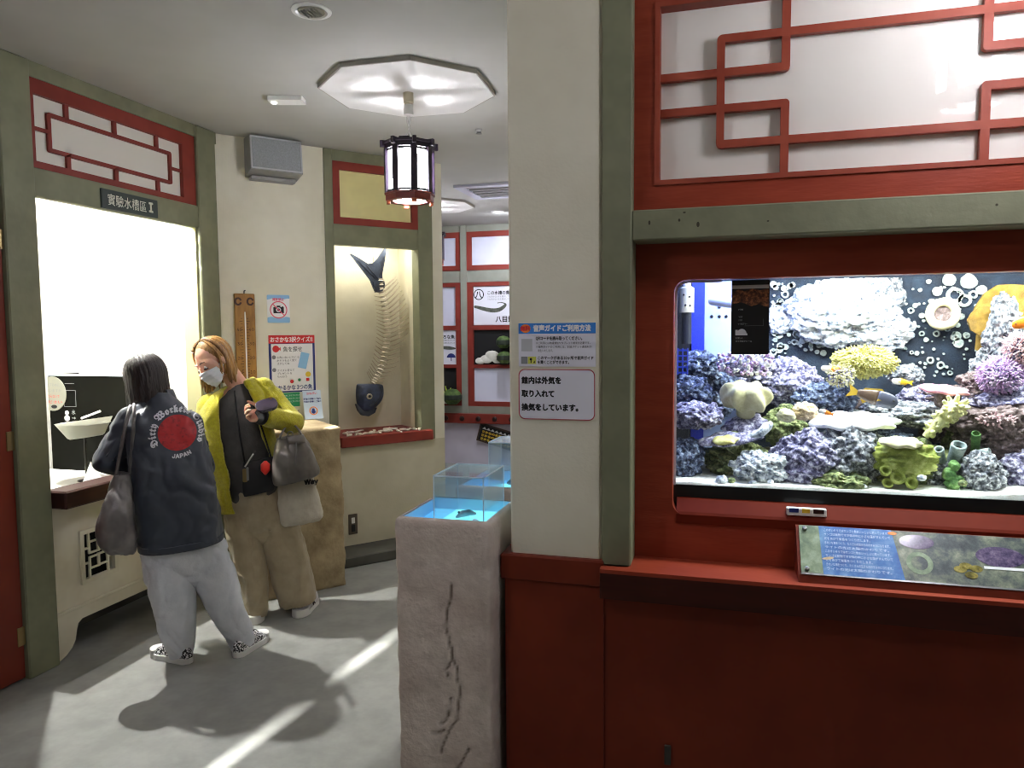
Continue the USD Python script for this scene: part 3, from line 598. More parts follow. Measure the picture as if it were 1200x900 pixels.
# ================================================================ FISH SKELETON
t = Thing('fish_skeleton', 'large hanging fish skeleton with dark blue head and tail in the lit niche', 'skeleton', W3(1.1, -.19, 1.0))
paint('bone', (186, 174, 150), (160, 148, 124), rough=.7, scale=20)
paint('bone_pale', (222, 212, 192), (200, 188, 166), rough=.7, scale=20)
paint('slate_fin', (52, 60, 74), (34, 40, 52), rough=.45, scale=14, bump=.2, bscale=50)
O_ = -.19
SP = np.array([(1.168, 1.99), (1.152, 1.90), (1.168, 1.80), (1.188, 1.70), (1.197, 1.61), (1.194, 1.52), (1.178, 1.42), (1.150, 1.32), (1.112, 1.24), (1.078, 1.19)])
cs = CubicSpline(np.arange(len(SP)), SP)
U_ = np.linspace(.6, len(SP) - 1.05, 27)
for i, u in enumerate(U_):
    p = cs(u); d = cs(u, 1); d /= np.linalg.norm(d); r = .024 + .006 * math.sin(math.pi * i / 26); L = .0115
    m = lathe([(r * .6, -L * .9), (r, -L * .75), (r * .74, -L * .1), (r * .74, L * .1), (r, L * .75), (r * .6, L * .9)], 10, (0, 0, 0))
    m.apply_transform(trimesh.geometry.align_vectors([0, 0, 1], [d[0], 0, d[1]])); m.apply_translation([p[0], O_, p[1]])
    obj('vertebra', diag(m), 'bone_pale', t)
    nn = np.array([d[1], -d[0]])          # towards -s or +s
    if nn[0] < 0: nn = -nn
    # short dorsal spines (left) and long ribs (right), both sweeping up towards the tail
    l1 = .05 + .035 * min(1, i / 12); l2 = .055 + .105 * math.sin(math.pi * min(1, (i + 3) / 27)) ** .8
    a = np.linspace(0, 1, 6)
    up = -d
    q = p[None] - nn[None] * (a * l1)[:, None] + up[None] * (.35 * l1 * a ** 1.5)[:, None]
    obj('dorsal_spine', diag(tube(np.stack([q[:, 0], np.full(6, O_), q[:, 1]], 1), np.linspace(.0052, .0024, 6), 5)), 'bone', t)
    if 1 < i:
        for sd_, oo in ((-1, -.03), (1, .03)) if i < 25 else ((1, .03),):
            q = p[None] + nn[None] * (a * l2)[:, None] + up[None] * (.62 * l2 * a ** 1.3)[:, None] * (1 if sd_ > 0 else .8)
            obj('rib', diag(tube(np.stack([q[:, 0], O_ + oo * np.sin(a * 2.2), q[:, 1]], 1), np.linspace(.0046, .0022, 6), 5)), 'bone', t)
tp = lambda x, y: tuple(hitp(x, y, A3 + N3 * O_, N3)[[0, 1, 2]])
def sz(x, y):
    q = hitp(x, y, A3 + N3 * O_, N3); return ((q - A3) @ D3, q[2])
def finmesh(pts, th=.012):
    m = extr(Polygon([sz(*p) for p in pts]).buffer(.004), th, (0, O_ - th / 2, 0), (1, 0, 0), (0, 0, 1), (0, 1, 0))
    return diag(m)
obj('tail_fin', finmesh([(438, 338), (434, 328), (424, 315), (411, 298), (420, 303), (431, 310), (437, 309), (443, 303), (452, 290), (450, 306), (447, 322), (448, 337)]), 'slate_fin', t)
obj('tail_root', finmesh([(437, 330), (449, 330), (450, 336), (446, 342), (440, 342)], .03), 'slate_fin', t)
obj('tail_ray', cat(*[diag(tube([(sz(*a)[0], O_ + .007, sz(*a)[1]), (sz(*b)[0], O_ + .006, sz(*b)[1])], .002, 5)) for a, b in (((441, 328), (418, 305)), ((442, 326), (428, 310)), ((444, 326), (447, 306)), ((445, 328), (450, 300)))]), 'black_plastic', t)
# head: elliptical rings from nape to snout
hd = [((419, 449.5), (447.5, 450), .020), ((417.5, 451), (449, 451.5), .036), ((417, 458), (450, 459.5), .046), ((417, 466), (448.5, 468), .050), ((418, 473), (443, 475), .045), ((420.5, 478.5), (437, 480), .032), ((423.5, 482), (431, 483), .014)]
V, F, n = [], [], 24
for (pl0, pr0, rb) in hd:
    l0, r0 = np.array(sz(*pl0)), np.array(sz(*pr0)); c0, h0 = (l0 + r0) / 2, (r0 - l0) / 2
    for k in range(n):
        th = 2 * math.pi * k / n; q = c0 + h0 * math.cos(th); V.append([q[0], O_ + rb * math.sin(th), q[1]])
for i in range(len(hd) - 1):
    for k in range(n): a, b = i * n + k, i * n + (k + 1) % n; F += [[a, b, b + n], [a, b + n, a + n]]
for rr0, k0 in ((hd[0], 0), (hd[-1], (len(hd) - 1) * n)):
    q = (np.array(sz(*rr0[0])) + np.array(sz(*rr0[1]))) / 2; V.append([q[0], O_, q[1]])
    for k in range(n): F.append([len(V) - 1, k0 + (k + 1) % n, k0 + k] if k0 == 0 else [len(V) - 1, k0 + k, k0 + (k + 1) % n])
hm = trimesh.Trimesh(V, F, process=True); hm.fix_normals(); hm = hm.subdivide_loop(2)
paint('slate_head', (58, 70, 96), (36, 42, 58), rough=.4, scale=16, bump=.2, bscale=40)
obj('head', diag(hm), 'slate_head', t, smooth=True)
e0 = sz(430, 464)
obj('eye', diag(lathe([(.021, 0), (.021, .008), (.015, .012), (.013, .008), (.002, .008)], 18, (e0[0], O_ + .044, e0[1]), (0, 1, 0))), 'bone', t)
obj('pupil', diag(lathe([(.012, 0), (.010, .008), (.003, .012)], 14, (e0[0], O_ + .048, e0[1]), (0, 1, 0))), 'black_plastic', t)
obj('jaw', finmesh([(417.5, 474), (420, 481), (424, 486), (431, 487), (438, 483), (440, 478), (434, 481), (426, 482.5), (421, 478)], .036), 'slate_fin', t)
obj('gill_plate', diag(tube([(sz(x, y)[0], O_ + o_, sz(x, y)[1]) for x, y, o_ in ((443, 452, .032), (444.5, 459, .034), (442.5, 466, .036), (437, 472, .040), (431, 475.5, .041))], .006, 7)), 'slate_fin', t)
obj('hanging_wire', tube([tp(437, 284), tp(437, 300), tp(438, 312)], .0018, 6), 'black_plastic', t)
rng = random.Random(5); paint('twig_white', (226, 220, 204), (206, 198, 180), rough=.75, scale=20)
def twig(seed, L=.05):
    r = random.Random(seed); m = []
    pts = [np.array([-L / 2, 0, .008])]
    for k in range(4): pts.append(pts[-1] + np.array([L / 4, r.uniform(-.008, .008), r.uniform(-.002, .003)]))
    m.append(tube(pts, [.007, .0085, .007, .006, .004], 7))
    if r.random() < .7: m.append(tube([pts[2], pts[2] + np.array([.008, .016 * r.choice((-1, 1)), .006])], [.006, .004], 6))
    m = cat(*m); m.vertices[:, 2] = np.maximum(m.vertices[:, 2], 0); return m
for k in range(22):
    m = twig(k, rng.uniform(.05, .085)); m.apply_transform(trimesh.transformations.rotation_matrix(rng.uniform(0, 6.28), [0, 0, 1]))
    s = .79 + .56 * (k + rng.uniform(-.3, .3)) / 22; o = rng.uniform(-.11, .035) if k % 3 else rng.uniform(-.02, .04)
    m.apply_translation(W3(s, o, .8425)); m = cat(m)
    obj('coral_twig', m, 'twig_white', None, smooth=40, label='pale broken coral twig lying on the red sill under the fish skeleton', cat='coral twig', group='coral twigs on the skeleton sill')

# ================================================================ ROCK-LIKE PLINTHS
def rock_block(x0, x1, y0, y1, z0, z1, seed, amp=.008, step=.012, taper=.0, cracks=None):
    """a rough-cast block with rounded edges; cracks: polylines (u, z) on the front face, u from 0 to 1"""
    sx, sy, szz = x1 - x0, y1 - y0, z1 - z0
    def grid(nu, nv):
        u, v = np.meshgrid(np.linspace(0, 1, nu + 1), np.linspace(0, 1, nv + 1), indexing='ij'); i = np.arange((nu + 1) * (nv + 1)).reshape(nu + 1, nv + 1)
        return u.ravel(), v.ravel(), np.vstack([np.stack([i[:-1, :-1], i[1:, :-1], i[1:, 1:]], -1).reshape(-1, 3), np.stack([i[:-1, :-1], i[1:, 1:], i[:-1, 1:]], -1).reshape(-1, 3)])
    nx, ny, nz = max(2, int(sx / step)), max(2, int(sy / step)), max(2, int(szz / step)); ms = []
    for (nu, nv, fn) in ((nx, nz, lambda u, v: (x0 + sx * u, y0 + 0 * u, z0 + szz * v)), (nx, nz, lambda u, v: (x1 - sx * u, y1 + 0 * u, z0 + szz * v)),
                         (ny, nz, lambda u, v: (x0 + 0 * u, y1 - sy * u, z0 + szz * v)), (ny, nz, lambda u, v: (x1 + 0 * u, y0 + sy * u, z0 + szz * v)),
                         (nx, ny, lambda u, v: (x0 + sx * u, y0 + sy * v, z1 + 0 * u)), (nx, ny, lambda u, v: (x0 + sx * u, y1 - sy * v, z0 + 0 * u))):
        u, v, f = grid(nu, nv); ms.append(trimesh.Trimesh(np.stack(fn(u, v), 1), f, process=False))
    m = trimesh.util.concatenate(ms); m.merge_vertices(digits_vertex=6)
    v = np.array(m.vertices); c = np.array([(x0 + x1) / 2, (y0 + y1) / 2, 0]); r = .018
    lo, hi = np.array([x0, y0, z0 - 1]) + r, np.array([x1, y1, z1]) - r
    core = np.clip(v, lo, hi); d = v - core; L = np.linalg.norm(d, axis=1, keepdims=True); v = core + np.where(L > 1e-9, d / np.maximum(L, 1e-9) * np.minimum(L, r), 0)
    nrm = d / np.maximum(L, 1e-9)
    h = (noise3(v, 5, seed) * 1.6 + noise3(v, 16, seed + 3) * .7 + noise3(v, 45, seed + 5) * .25) * amp * 2
    dark = np.zeros(len(v))
    if cracks:
        for ln in cracks:
            ls = LineString([(x0 + a * sx, b) for a, b in ln]); front = v[:, 1] < y0 + .01
            pts = shapely.points(v[:, 0] + .012 * noise3(v, 30, 9)[:], v[:, 2]); dd = shapely.distance(ls, pts)
            g_ = np.where(front, np.exp(-(dd / .0045) ** 2), 0); h -= g_ * .007; dark = np.maximum(dark, np.where(front, np.exp(-(dd / .004) ** 2), 0))
    h *= np.clip((z1 - v[:, 2]) / .05, .12, 1)
    v = v + nrm * h[:, None]
    v[:, 2] = np.where(v[:, 2] < z0 + .002, z0, v[:, 2]); m.vertices = v
    return m, dark
def crack_shade_mat(n, l):
    n['at'] = ('attribute', {'attribute': 'crack'}); n['mx'] = ('mix_color', {'b': lin((112, 97, 86))})  # groove shade put into the colour, since flat light leaves cracks pale
    l.remove(('r.color', 'p.base_color')); l += [('at.fac', 'mx.fac'), ('r.color', 'mx.a'), ('mx.result', 'p.base_color')]
paint('rock_cracked', (218, 206, 195), (188, 172, 161), rough=.85, scale=5, detail=6, bump=.5, bscale=70, extra=crack_shade_mat, bdist=.006)
def tray_plinth(label, x0, x1, y0, y1, h, seed, cracks=None):
    t = Thing('rock_plinth', label, 'plinth', ((x0 + x1) / 2, (y0 + y1) / 2, 0))
    body, dark = rock_block(x0, x1, y0, y1, 0, h, seed, amp=.006, step=.0085, cracks=cracks)
    w = .022; tc = body.triangles_center                     # the top is open over the tray
    inside = (tc[:, 2] > h - .03) & (tc[:, 0] > x0 + w - .002) & (tc[:, 0] < x1 - w + .002) & (tc[:, 1] > y0 + w - .002) & (tc[:, 1] < y1 - w + .002)
    body = trimesh.Trimesh(body.vertices, body.faces[~inside], process=False)
    obj('plinth_body', body, 'rock_cracked', t, smooth=True, var=('crack', dark))
    obj('tray_wall', extr(sbox(x0 + w, y0 + w, x1 - w, y1 - w).difference(sbox(x0 + w + .003, y0 + w + .003, x1 - w - .003, y1 - w - .003)), .054, (0, 0, h - .057)), 'tray_blue', t, label='pale blue inner wall of the lit tray')
    obj('light_panel', B(x0 + w, x1 - w, y0 + w, y1 - w, h - .052, h - .044), 'led_blue', t, label='glowing blue bottom of the tray')
    return t
paint('tray_blue', (190, 220, 240), rough=.5)
C1 = [[(.60, .74), (.585, .70), (.55, .66), (.52, .615), (.525, .59), (.56, .565), (.575, .53)], [(.585, .535), (.60, .50), (.56, .47), (.53, .455), (.55, .43)], [(.60, .50), (.64, .46), (.655, .42), (.66, .37), (.65, .33)],
      [(.56, .36), (.55, .31), (.50, .28), (.47, .27)], [(.64, .33), (.62, .29), (.55, .25), (.50, .215), (.45, .17)], [(.75, .2), (.68, .15), (.6, .11)], [(.5, .25), (.42, .235), (.36, .235)]]
tray_plinth('rough pinkish rock plinth with dark cracks and glowing cyan tray, nearest the viewer', -1.022, -.690, 2.165, 2.50, .95, 3, C1)
tray_plinth('rough rock plinth with glowing tray standing behind the nearest plinth', -1.003, -.70, 2.675, 3.05, .95, 13)
def acrylic_case(label, x0, x1, y0, y1, z0, z1, top=True):
    t = Thing('acrylic_case', label, 'display case', ((x0 + x1) / 2, (y0 + y1) / 2, z0)); w = .004
    for a in ((x0, x1, y0, y0 + w), (x0, x1, y1 - w, y1), (x0, x0 + w, y0 + w, y1 - w), (x1 - w, x1, y0 + w, y1 - w)): obj('side_panel', B(*a, z0 + .006, z1), 'acrylic', t)
    if top: obj('top_panel', B(x0, x1, y0, y1, z1, z1 + w), 'acrylic', t)
    for a, b in ((x0, y0), (x1, y0), (x0, y1), (x1, y1)): obj('case_edge', B(a - .0015, a + .0015, b - .0015, b + .0015, z0 + .006, z1 + .004), 'edge_white', t)
    for a, b, c_, d in ((x0, x1, y0, y0), (x0, x1, y1, y1), (x0, x0, y0, y1), (x1, x1, y0, y1)): obj('case_edge', B(a - .0015, c_ if False else b + .0015, c_ - .0015, d + .0015, z1, z1 + .004), 'edge_white', t)
    obj('base_plate', B(x0 - .008, x1 + .008, y0 - .008, y1 + .008, z0, z0 + .006), 'led_cyan', t, label='glowing cyan base plate')
    return t
paint('edge_white', (214, 228, 238), rough=.3)
def edges_fix(): pass
tz = .95 - .0438
acrylic_case('clear acrylic case with a small specimen on the nearest rock plinth', -.905, -.733, 2.225, 2.455, tz, 1.078)
acrylic_case('tall clear acrylic case on the second rock plinth, cut off by the pillar', -.885, -.74, 2.76, 2.93, tz, 1.11)
# specimens
paint('specimen', (150, 170, 170), (110, 130, 135), rough=.4, scale=40)
pts = [(-.855, 2.30, tz + .02), (-.84, 2.32, tz + .028), (-.82, 2.335, tz + .03), (-.80, 2.345, tz + .024)]
t = Thing('shrimp', 'small pale specimen with a dark eye in the nearer acrylic case', 'specimen', (-.83, 2.325, tz + .006))
obj('body', tube(pts, [.004, .012, .011, .004], 10), 'specimen', t, smooth=True); obj('eye', trimesh.creation.icosphere(1, .004).apply_translation((-.848, 2.306, tz + .036)), 'ink_black', t)
obj('stand', B(-.84, -.82, 2.325, 2.335, tz + .006, tz + .022), 'acrylic', t)
obj('white_chip', trimesh.convex.convex_hull(np.array([(-.80, 2.27, 0), (-.765, 2.26, 0), (-.76, 2.29, 0), (-.79, 2.30, 0), (-.785, 2.275, .02), (-.775, 2.285, .016)]) + [0, 0, tz + .006]), 'paper_white', None, label='white angular chip on the glowing base of the nearer case', cat='specimen')
t = Thing('fish_model', 'dark little fish specimen in the taller acrylic case', 'specimen', (-.80, 2.83, tz + .006))
obj('body', tube([(-.83, 2.83, tz + .03), (-.815, 2.832, tz + .036), (-.795, 2.834, tz + .034), (-.775, 2.835, tz + .03)], [.004, .013, .012, .004], 10), 'slate_fin', t, smooth=True)
obj('tail', extr(Polygon([(0, 0), (.02, .013), (.016, 0), (.02, -.013)]), .003, (-.777, 2.835, tz + .03), (1, 0, 0), (0, 0, 1), (0, 1, 0)), 'slate_fin', t)
obj('stand', B(-.81, -.79, 2.83, 2.84, tz + .006, tz + .026), 'acrylic', t)

# sandy block against the diagonal wall
t = Thing('sand_block', 'sandy yellow rock block against the diagonal wall behind the blond woman', 'plinth', W3(.22, .3, 0))
m, dk = rock_block(.03, .555, .018, .56, 0, .985, 21, amp=.012, step=.016)
obj('block_body', diag(m), 'rock_sand', t, smooth=True)
t = Thing('flyer', 'white flyer with a round badge standing on the sandy block', 'flyer', W3(.536, .06, .988))
fl = [(.475, .10, .988), (.597, .10, .988), (.597, .055, 1.175), (.475, .055, 1.175)]
fn = np.array([0, .187, .045]); fn /= np.linalg.norm(fn); fu = np.array([0, -.045, .187]); fu /= np.linalg.norm(fu)
FT = dict(ux=(1, 0, 0), uy=fu, n=fn)
obj('sheet', diag(extr(sbox(0, 0, .122, .192), .0025, (.475, .10, .988), **FT)), 'flyer_blue', t)
paint('flyer_blue', (206, 222, 238), rough=.5)
fo = lambda x, y, k=.003: W3(.475 + x, .10 + fu[1] * y + fn[1] * k, .988 + fu[2] * y + fn[2] * k)
FU = D3 * 0 + N3 * fu[1] + UP * fu[2]
obj('lettering', words('おねがい', .018, fo(.061, .165), D3, FU, bold=1, align='c'), 'ink_pink', t)
obj('lettering', cat(*[words('手指の消毒にご協力', .013, fo(.061, .13 - .018 * k), D3, FU, align='c', res=28, bold=1) for k in range(2)]), 'ink_navy', t)
obj('badge', diag(extr(Point(.061, .055).buffer(.028).difference(Point(.061, .055).buffer(.022)), .0004, np.array([.475, .10, .988]) + fn * .003, **FT)), 'ink_orange', t)
obj('badge_picture', diag(extr(shapely.union_all([Point(.061, .048).buffer(.013), Point(.061, .062).buffer(.009)]), .0004, np.array([.475, .10, .988]) + fn * .003, **FT)), 'ink_navy', t)
obj('stand_back', diag(B(.5, .57, .02, .045, .988, 1.10)), 'paper_white', t)

# ================================================================ NOTICES ON THE PILLAR
YN = PY - .002
RW = dict(ux=(1, 0, 0), uy=(0, 0, 1))
def rwords(text, em, x, z, y=YN - .0026, **k): return words(text, em, (x, y, z), (1, 0, 0), (0, 0, 1), **k)
def rpoly(poly, y, t=.0004): return extr(poly, t, (0, y, 0), (1, 0, 0), (0, 0, 1), (0, 1, 0))
x0, x1, z0, z1 = -.617, -.371, 1.441, 1.577
t = Thing('audio_notice', 'white notice with a blue heading and small print, upper one on the pillar', 'notice', (-.495, YN, z0))
obj('sheet', B(x0, x1, YN - .002, YN + .002, z0, z1), 'notice_white', t); paint('notice_white', (226, 226, 236), rough=.45)
obj('heading', rpoly(sbox(x0, 1.544, x1, z1), YN - .0022), 'ink_blue', t)
obj('free_badge', rpoly(affinity.scale(Point(-.594, 1.5605).buffer(.0135), 1.2, 1), YN - .0026), 'ink_orange', t)
obj('lettering', rwords('無料', .016, -.594, 1.555, YN - .003, bold=2, align='c'), 'ink_red', t)
obj('lettering', rwords('音声ガイドご利用方法', .0205, -.569, 1.5535, bold=2, width=.185), 'paper_white', t)
obj('code_patch', rpoly(sbox(-.608, 1.489, -.572, 1.528), YN - .0022), 'ink_lightgrey', t)
obj('lettering', rwords('QRコードを読み取ってください。', .0125, -.561, 1.525, bold=1, width=.155, res=32), 'ink_black', t)
for k, s in enumerate(('※ご利用には無線通信やタブレット端末が必要です。', '※音声ガイドのご利用には、別途パケット通信料が', '　発生いたします。')):
    obj('lettering', rwords(s, .0085, -.561, 1.5115 - .0118 * k, width=.178 if k < 2 else .06, res=26), 'ink_black', t)
obj('code_patch', rpoly(sbox(-.609, 1.449, -.588, 1.472), YN - .0022), 'ink_grey', t)
obj('guide_mark', rpoly(sbox(-.587, 1.449, -.560, 1.472), YN - .0022), 'guide_yellow', t); paint('guide_yellow', (206, 208, 90), rough=.5)
obj('guide_figure', rpoly(shapely.union_all([Point(-.577, 1.464).buffer(.004), sbox(-.578, 1.452, -.575, 1.462), Polygon([(-.570, 1.452), (-.564, 1.46), (-.564, 1.452)])]), YN - .0026), 'ink_black', t)
obj('lettering', rwords('このマークがある10ヶ所で音声ガイド', .0115, -.556, 1.464, bold=1, width=.18, res=32), 'ink_black', t)
obj('lettering', rwords('を聞くことができます。', .0115, -.556, 1.4505, bold=1, width=.108, res=32), 'ink_black', t)
x0, x1, z0, z1 = -.618, -.373, 1.273, 1.433
t = Thing('ventilation_notice', 'white rounded notice with red border and large black print, lower one on the pillar', 'notice', (-.495, YN, z0))
obj('sheet', rpoly(rrect(x0, x1, z0, z1, .02), YN - .002, .004), 'notice_white', t)
obj('border', rpoly(rrect(x0, x1, z0, z1, .02).difference(rrect(x0 + .003, x1 - .003, z0 + .003, z1 - .003, .018)), YN - .0024), 'border_red', t); paint('border_red', (176, 74, 84), rough=.5)
for s, z, w in (('館内は外気を', 1.389, .132), ('取り入れて', 1.347, .11), ('換気をしています。', 1.304, .198)):
    obj('lettering', rwords(s, .0225, -.608, z, bold=2, width=w), 'ink_black', t)

# ================================================================ FAR ROOM NOTICES
def fplane(px, py): return hit(px, py, 1, FY)
t = Thing('eel_notice', 'white notice with an eel drawing in the far right bay', 'notice', (-2.52, FY, 1.635))
obj('sheet', B(-2.765, -2.28, FY + .006, FY + .02, 1.635, 2.075), 'notice_white', t)
obj('ring', extr(Point(-2.70, 1.985).buffer(.062).difference(Point(-2.70, 1.985).buffer(.052)), .001, (0, FY + .005, 0), (1, 0, 0), (0, 0, 1), (0, 1, 0)), 'ink_black', t)
obj('lettering', words('八', .085, (-2.70, FY + .0048, 1.953), (1, 0, 0), (0, 0, 1), align='c', bold=1), 'ink_black', t)
obj('lettering', words('この水槽の魚は', .045, (-2.6, FY + .0048, 1.985), (1, 0, 0), (0, 0, 1), bold=1), 'ink_black', t)
obj('lettering', cat(*[words('うなぎのなかまを展示しています', .022, (-2.6, FY + .0048, 1.95 - .03 * k), (1, 0, 0), (0, 0, 1), res=26) for k in range(2)]), 'ink_grey', t)
q = [(-2.745, 1.845), (-2.68, 1.83), (-2.6, 1.81), (-2.52, 1.80), (-2.45, 1.81), (-2.40, 1.84), (-2.38, 1.865), (-2.41, 1.885), (-2.47, 1.885)]
csq = CubicSpline(np.arange(len(q)), np.array(q)); qq = csq(np.linspace(0, 8, 40))
eel = shapely.union_all([Point(*p_).buffer(.006 + .018 * math.sin(math.pi * min(1, (i + 4) / 36)) ** .7) for i, p_ in enumerate(qq)])
obj('eel_picture', extr(eel, .001, (0, FY + .005, 0), (1, 0, 0), (0, 0, 1), (0, 1, 0)), 'eel_ink', t); paint('eel_ink', (92, 96, 84), (60, 64, 56), rough=.6, scale=30)
obj('lettering', words('八目鰻', .075, (-2.50, FY + .0048, 1.672), (1, 0, 0), (0, 0, 1), bold=1), 'ink_black', t)
t = Thing('fish_notice', 'white notice with a fish and a blue umbrella shape in the far left bay', 'notice', (-3.1, FY, 1.165))
obj('sheet', B(-3.3, -2.975, FY + .006, FY + .02, 1.165, 1.575), 'notice_white', t)
obj('lettering', words('いろいろな魚', .05, (-3.0, FY + .0048, 1.48), (1, 0, 0), (0, 0, 1), bold=1, align='r'), 'ink_black', t)
obj('lettering', cat(*[words('水槽の生きもの', .022, (-3.0, FY + .0048, 1.45 - .03 * k), (1, 0, 0), (0, 0, 1), align='r', res=26) for k in range(2)]), 'ink_grey', t)
obj('fish_picture', extr(affinity.rotate(affinity.scale(Point(-3.1, 1.37).buffer(1), .11, .02), -4), .001, (0, FY + .005, 0), (1, 0, 0), (0, 0, 1), (0, 1, 0)), 'eel_ink', t)
obj('umbrella_picture', extr(shapely.union_all([affinity.scale(Point(-3.05, 1.25).buffer(1), .055, .055).intersection(sbox(-3.2, 1.255, -2.9, 1.4)), sbox(-3.055, 1.215, -3.045, 1.26)]), .001, (0, FY + .005, 0), (1, 0, 0), (0, 0, 1), (0, 1, 0)), 'ink_navy', t)
paint('moss', (86, 112, 48), (50, 70, 28), rough=.7, scale=20, bump=.3); paint('moss_dark', (28, 40, 26), rough=.6)
for (px, py, r, lb) in ((590, 401, .085, 'upper round green pot ornament at the far right dark tank'), (591, 419, .085, 'lower round green pot ornament at the far right dark tank'), (530, 465, .11, 'round green pot ornament in front of the far left dark tank')):
    p = hit(px, py, 1, FY - .09); t = Thing('green_ornament', lb, 'ornament', (p[0], p[1], p[2] - r * .8))
    obj('body', lathe([(r * .5, -r * .8), (r * .95, -r * .35), (r, 0), (r * .9, r * .4), (r * .55, r * .75), (.01, r * .85)], 20, p), 'moss', t, smooth=True)
    obj('band', lathe([(r * .99, -.03), (r * 1.02, -.02), (r * 1.02, .015), (r * .99, .025)], 20, p), 'moss_dark', t)
    obj('mount', B(p[0] - .02, p[0] + .02, p[1] + r * .8, FY + .02, p[2] - .02, p[2] + .02), 'black_plastic', t)
# pale stones and plants inside the far tanks
paint('pebble', (225, 224, 215), (200, 198, 186), rough=.7, scale=10)
for k, (px, py, r) in enumerate(((563, 423, .05), (570, 421, .06), (577, 417, .075), (583, 422, .05), (523, 470, .04))):
    p = hit(px, py, 1, FY + .0); m = trimesh.creation.icosphere(2, r); m.vertices *= [1.2, .25, .8]; m.vertices *= 1 + .3 * noise3(m.vertices, 12, k)[:, None]; m.apply_translation(p + [0, -.012, 0])
    obj('pebble', m, 'pebble', None, smooth=True, label=('leftmost small pale stone in the far right dark tank', 'second pale stone from the left in the far right dark tank', 'big pale stone beside the green ornaments in the far right dark tank', 'low pale stone right of the big one in the far right dark tank', 'pale stone lying in the far left dark tank')[k], cat='stone')
paint('far_weed', (170, 190, 60), rough=.5)
p = hit(525, 456, 1, FY); t = Thing('water_plant', 'yellow-green water plant in the far left dark tank', 'plant', p - UP * .1)
for k, a in enumerate((-.5, -.15, .25, .6)):
    obj('leaf', tube([p + [.02 * k - .03, -.005, -.12], p + [.02 * k - .03 + .04 * a, -.01, -.03], p + [.02 * k - .03 + .12 * a, -.012, .06 - .02 * k]], [.008, .012, .003], 6), 'far_weed', t)
t = Thing('black_board', 'tilted black board with rows of yellow lettering on the lilac far wall', 'sign', (-2.5, FY - .02, .2))
cb = hit(583, 513, 1, FY); a = math.radians(-15); bu, bv = np.array([math.cos(a), 0, math.sin(a)]), np.array([-math.sin(a), 0, math.cos(a)])
obj('board', extr(sbox(-.24, -.1, .3, .115), .02, cb + [0, -.012, 0], bu, bv, (0, 1, 0)), 'board_brown', t); paint('board_brown', (58, 40, 34), rough=.5)
obj('board_face', extr(sbox(-.222, -.082, .282, .097), .002, cb + [0, -.014, 0], bu, bv, (0, 1, 0)), 'black_matt', t)
for k in range(4):
    obj('lettering', words('さかなの名前をさがそう' if k else '▲▲▲▲▲▲▲▲▲', .032, cb + bu * .03 + bv * (.055 - .042 * k) + np.array([0, -.0146, 0]), bu, bv, align='c', bold=1, width=.46), 'ink_yellow' if k else 'ink_lightgrey', t)
# ================================================================ THE CORAL AQUARIUM
def multi(name, stops, scale=62, detail=6, rough=.8, bump=.4, bscale=80, distortion=0.0, vor=None, bdist=.004):
    n = {'g': ('texture_coordinate', {}), 'n': ('noise_texture', {'scale': scale, 'detail': detail, 'roughness': .72, 'distortion': distortion}), 'r': ('rgb_ramp', {'ramp': [(a, lin(c)) for a, c in stops]}),
         'bn': ('noise_texture', {'scale': bscale, 'detail': 4}), 'b': ('bump', {'strength': bump, 'distance': bdist}), 'p': ('principled_bsdf', {'roughness': rough})}
    l = [('g.object', 'n.vector'), ('g.object', 'bn.vector'), ('n.fac', 'r.fac'), ('r.color', 'p.base_color'), ('bn.fac', 'b.height'), ('b.normal', 'p.normal')]
    M[name] = usdkit.material(stage, '/World/Looks/' + name, n, l, surface='p.BSDF')
multi('reef_purple', [(.34, (34, 30, 52)), (.46, (92, 88, 122)), (.54, (168, 164, 190)), (.64, (240, 240, 246))])
multi('reef_grey', [(.34, (22, 26, 36)), (.46, (82, 86, 94)), (.55, (158, 160, 164)), (.65, (236, 237, 236))])
multi('reef_blue', [(.34, (14, 18, 34)), (.47, (50, 60, 88)), (.56, (120, 134, 160)), (.66, (216, 224, 236))])
multi('reef_brown', [(.3, (38, 28, 30)), (.46, (88, 72, 70)), (.58, (128, 110, 110)), (.72, (196, 184, 190))])
multi('reef_green', [(.3, (30, 38, 22)), (.45, (78, 92, 52)), (.57, (138, 146, 92)), (.72, (206, 208, 160))])
multi('reef_white', [(.36, (60, 72, 96)), (.45, (150, 158, 170)), (.53, (214, 218, 220)), (.7, (240, 240, 238))], scale=46)
multi('coral_cream', [(.3, (170, 164, 120)), (.5, (206, 200, 158)), (.7, (226, 222, 186))], scale=20, bump=.25)
multi('coral_white', [(.3, (214, 216, 220)), (.5, (240, 240, 240)), (.7, (250, 250, 250))], scale=20, bump=.25)
multi('coral_yellow', [(.34, (92, 68, 14)), (.5, (128, 98, 28)), (.66, (160, 130, 56))], scale=14, bump=.3)
multi('coral_lemon', [(.3, (160, 152, 70)), (.5, (200, 194, 116)), (.7, (226, 222, 164))], scale=26, bump=.4)
multi('coral_pale', [(.3, (170, 164, 100)), (.5, (212, 208, 150)), (.7, (232, 230, 190))], scale=40, bump=.3)
multi('coral_limegreen', [(.3, (92, 104, 34)), (.5, (150, 160, 70)), (.7, (200, 204, 130))], scale=18, bump=.5)
multi('coral_pink', [(.3, (206, 120, 150)), (.5, (228, 156, 178)), (.7, (242, 196, 210))], scale=30, bump=.3)
multi('coral_lilac', [(.3, (120, 90, 150)), (.5, (196, 164, 206)), (.7, (240, 224, 240))], scale=40, bump=.3)
multi('coral_beige', [(.3, (186, 158, 120)), (.5, (214, 190, 152)), (.7, (232, 214, 184))], scale=30, bump=.3)
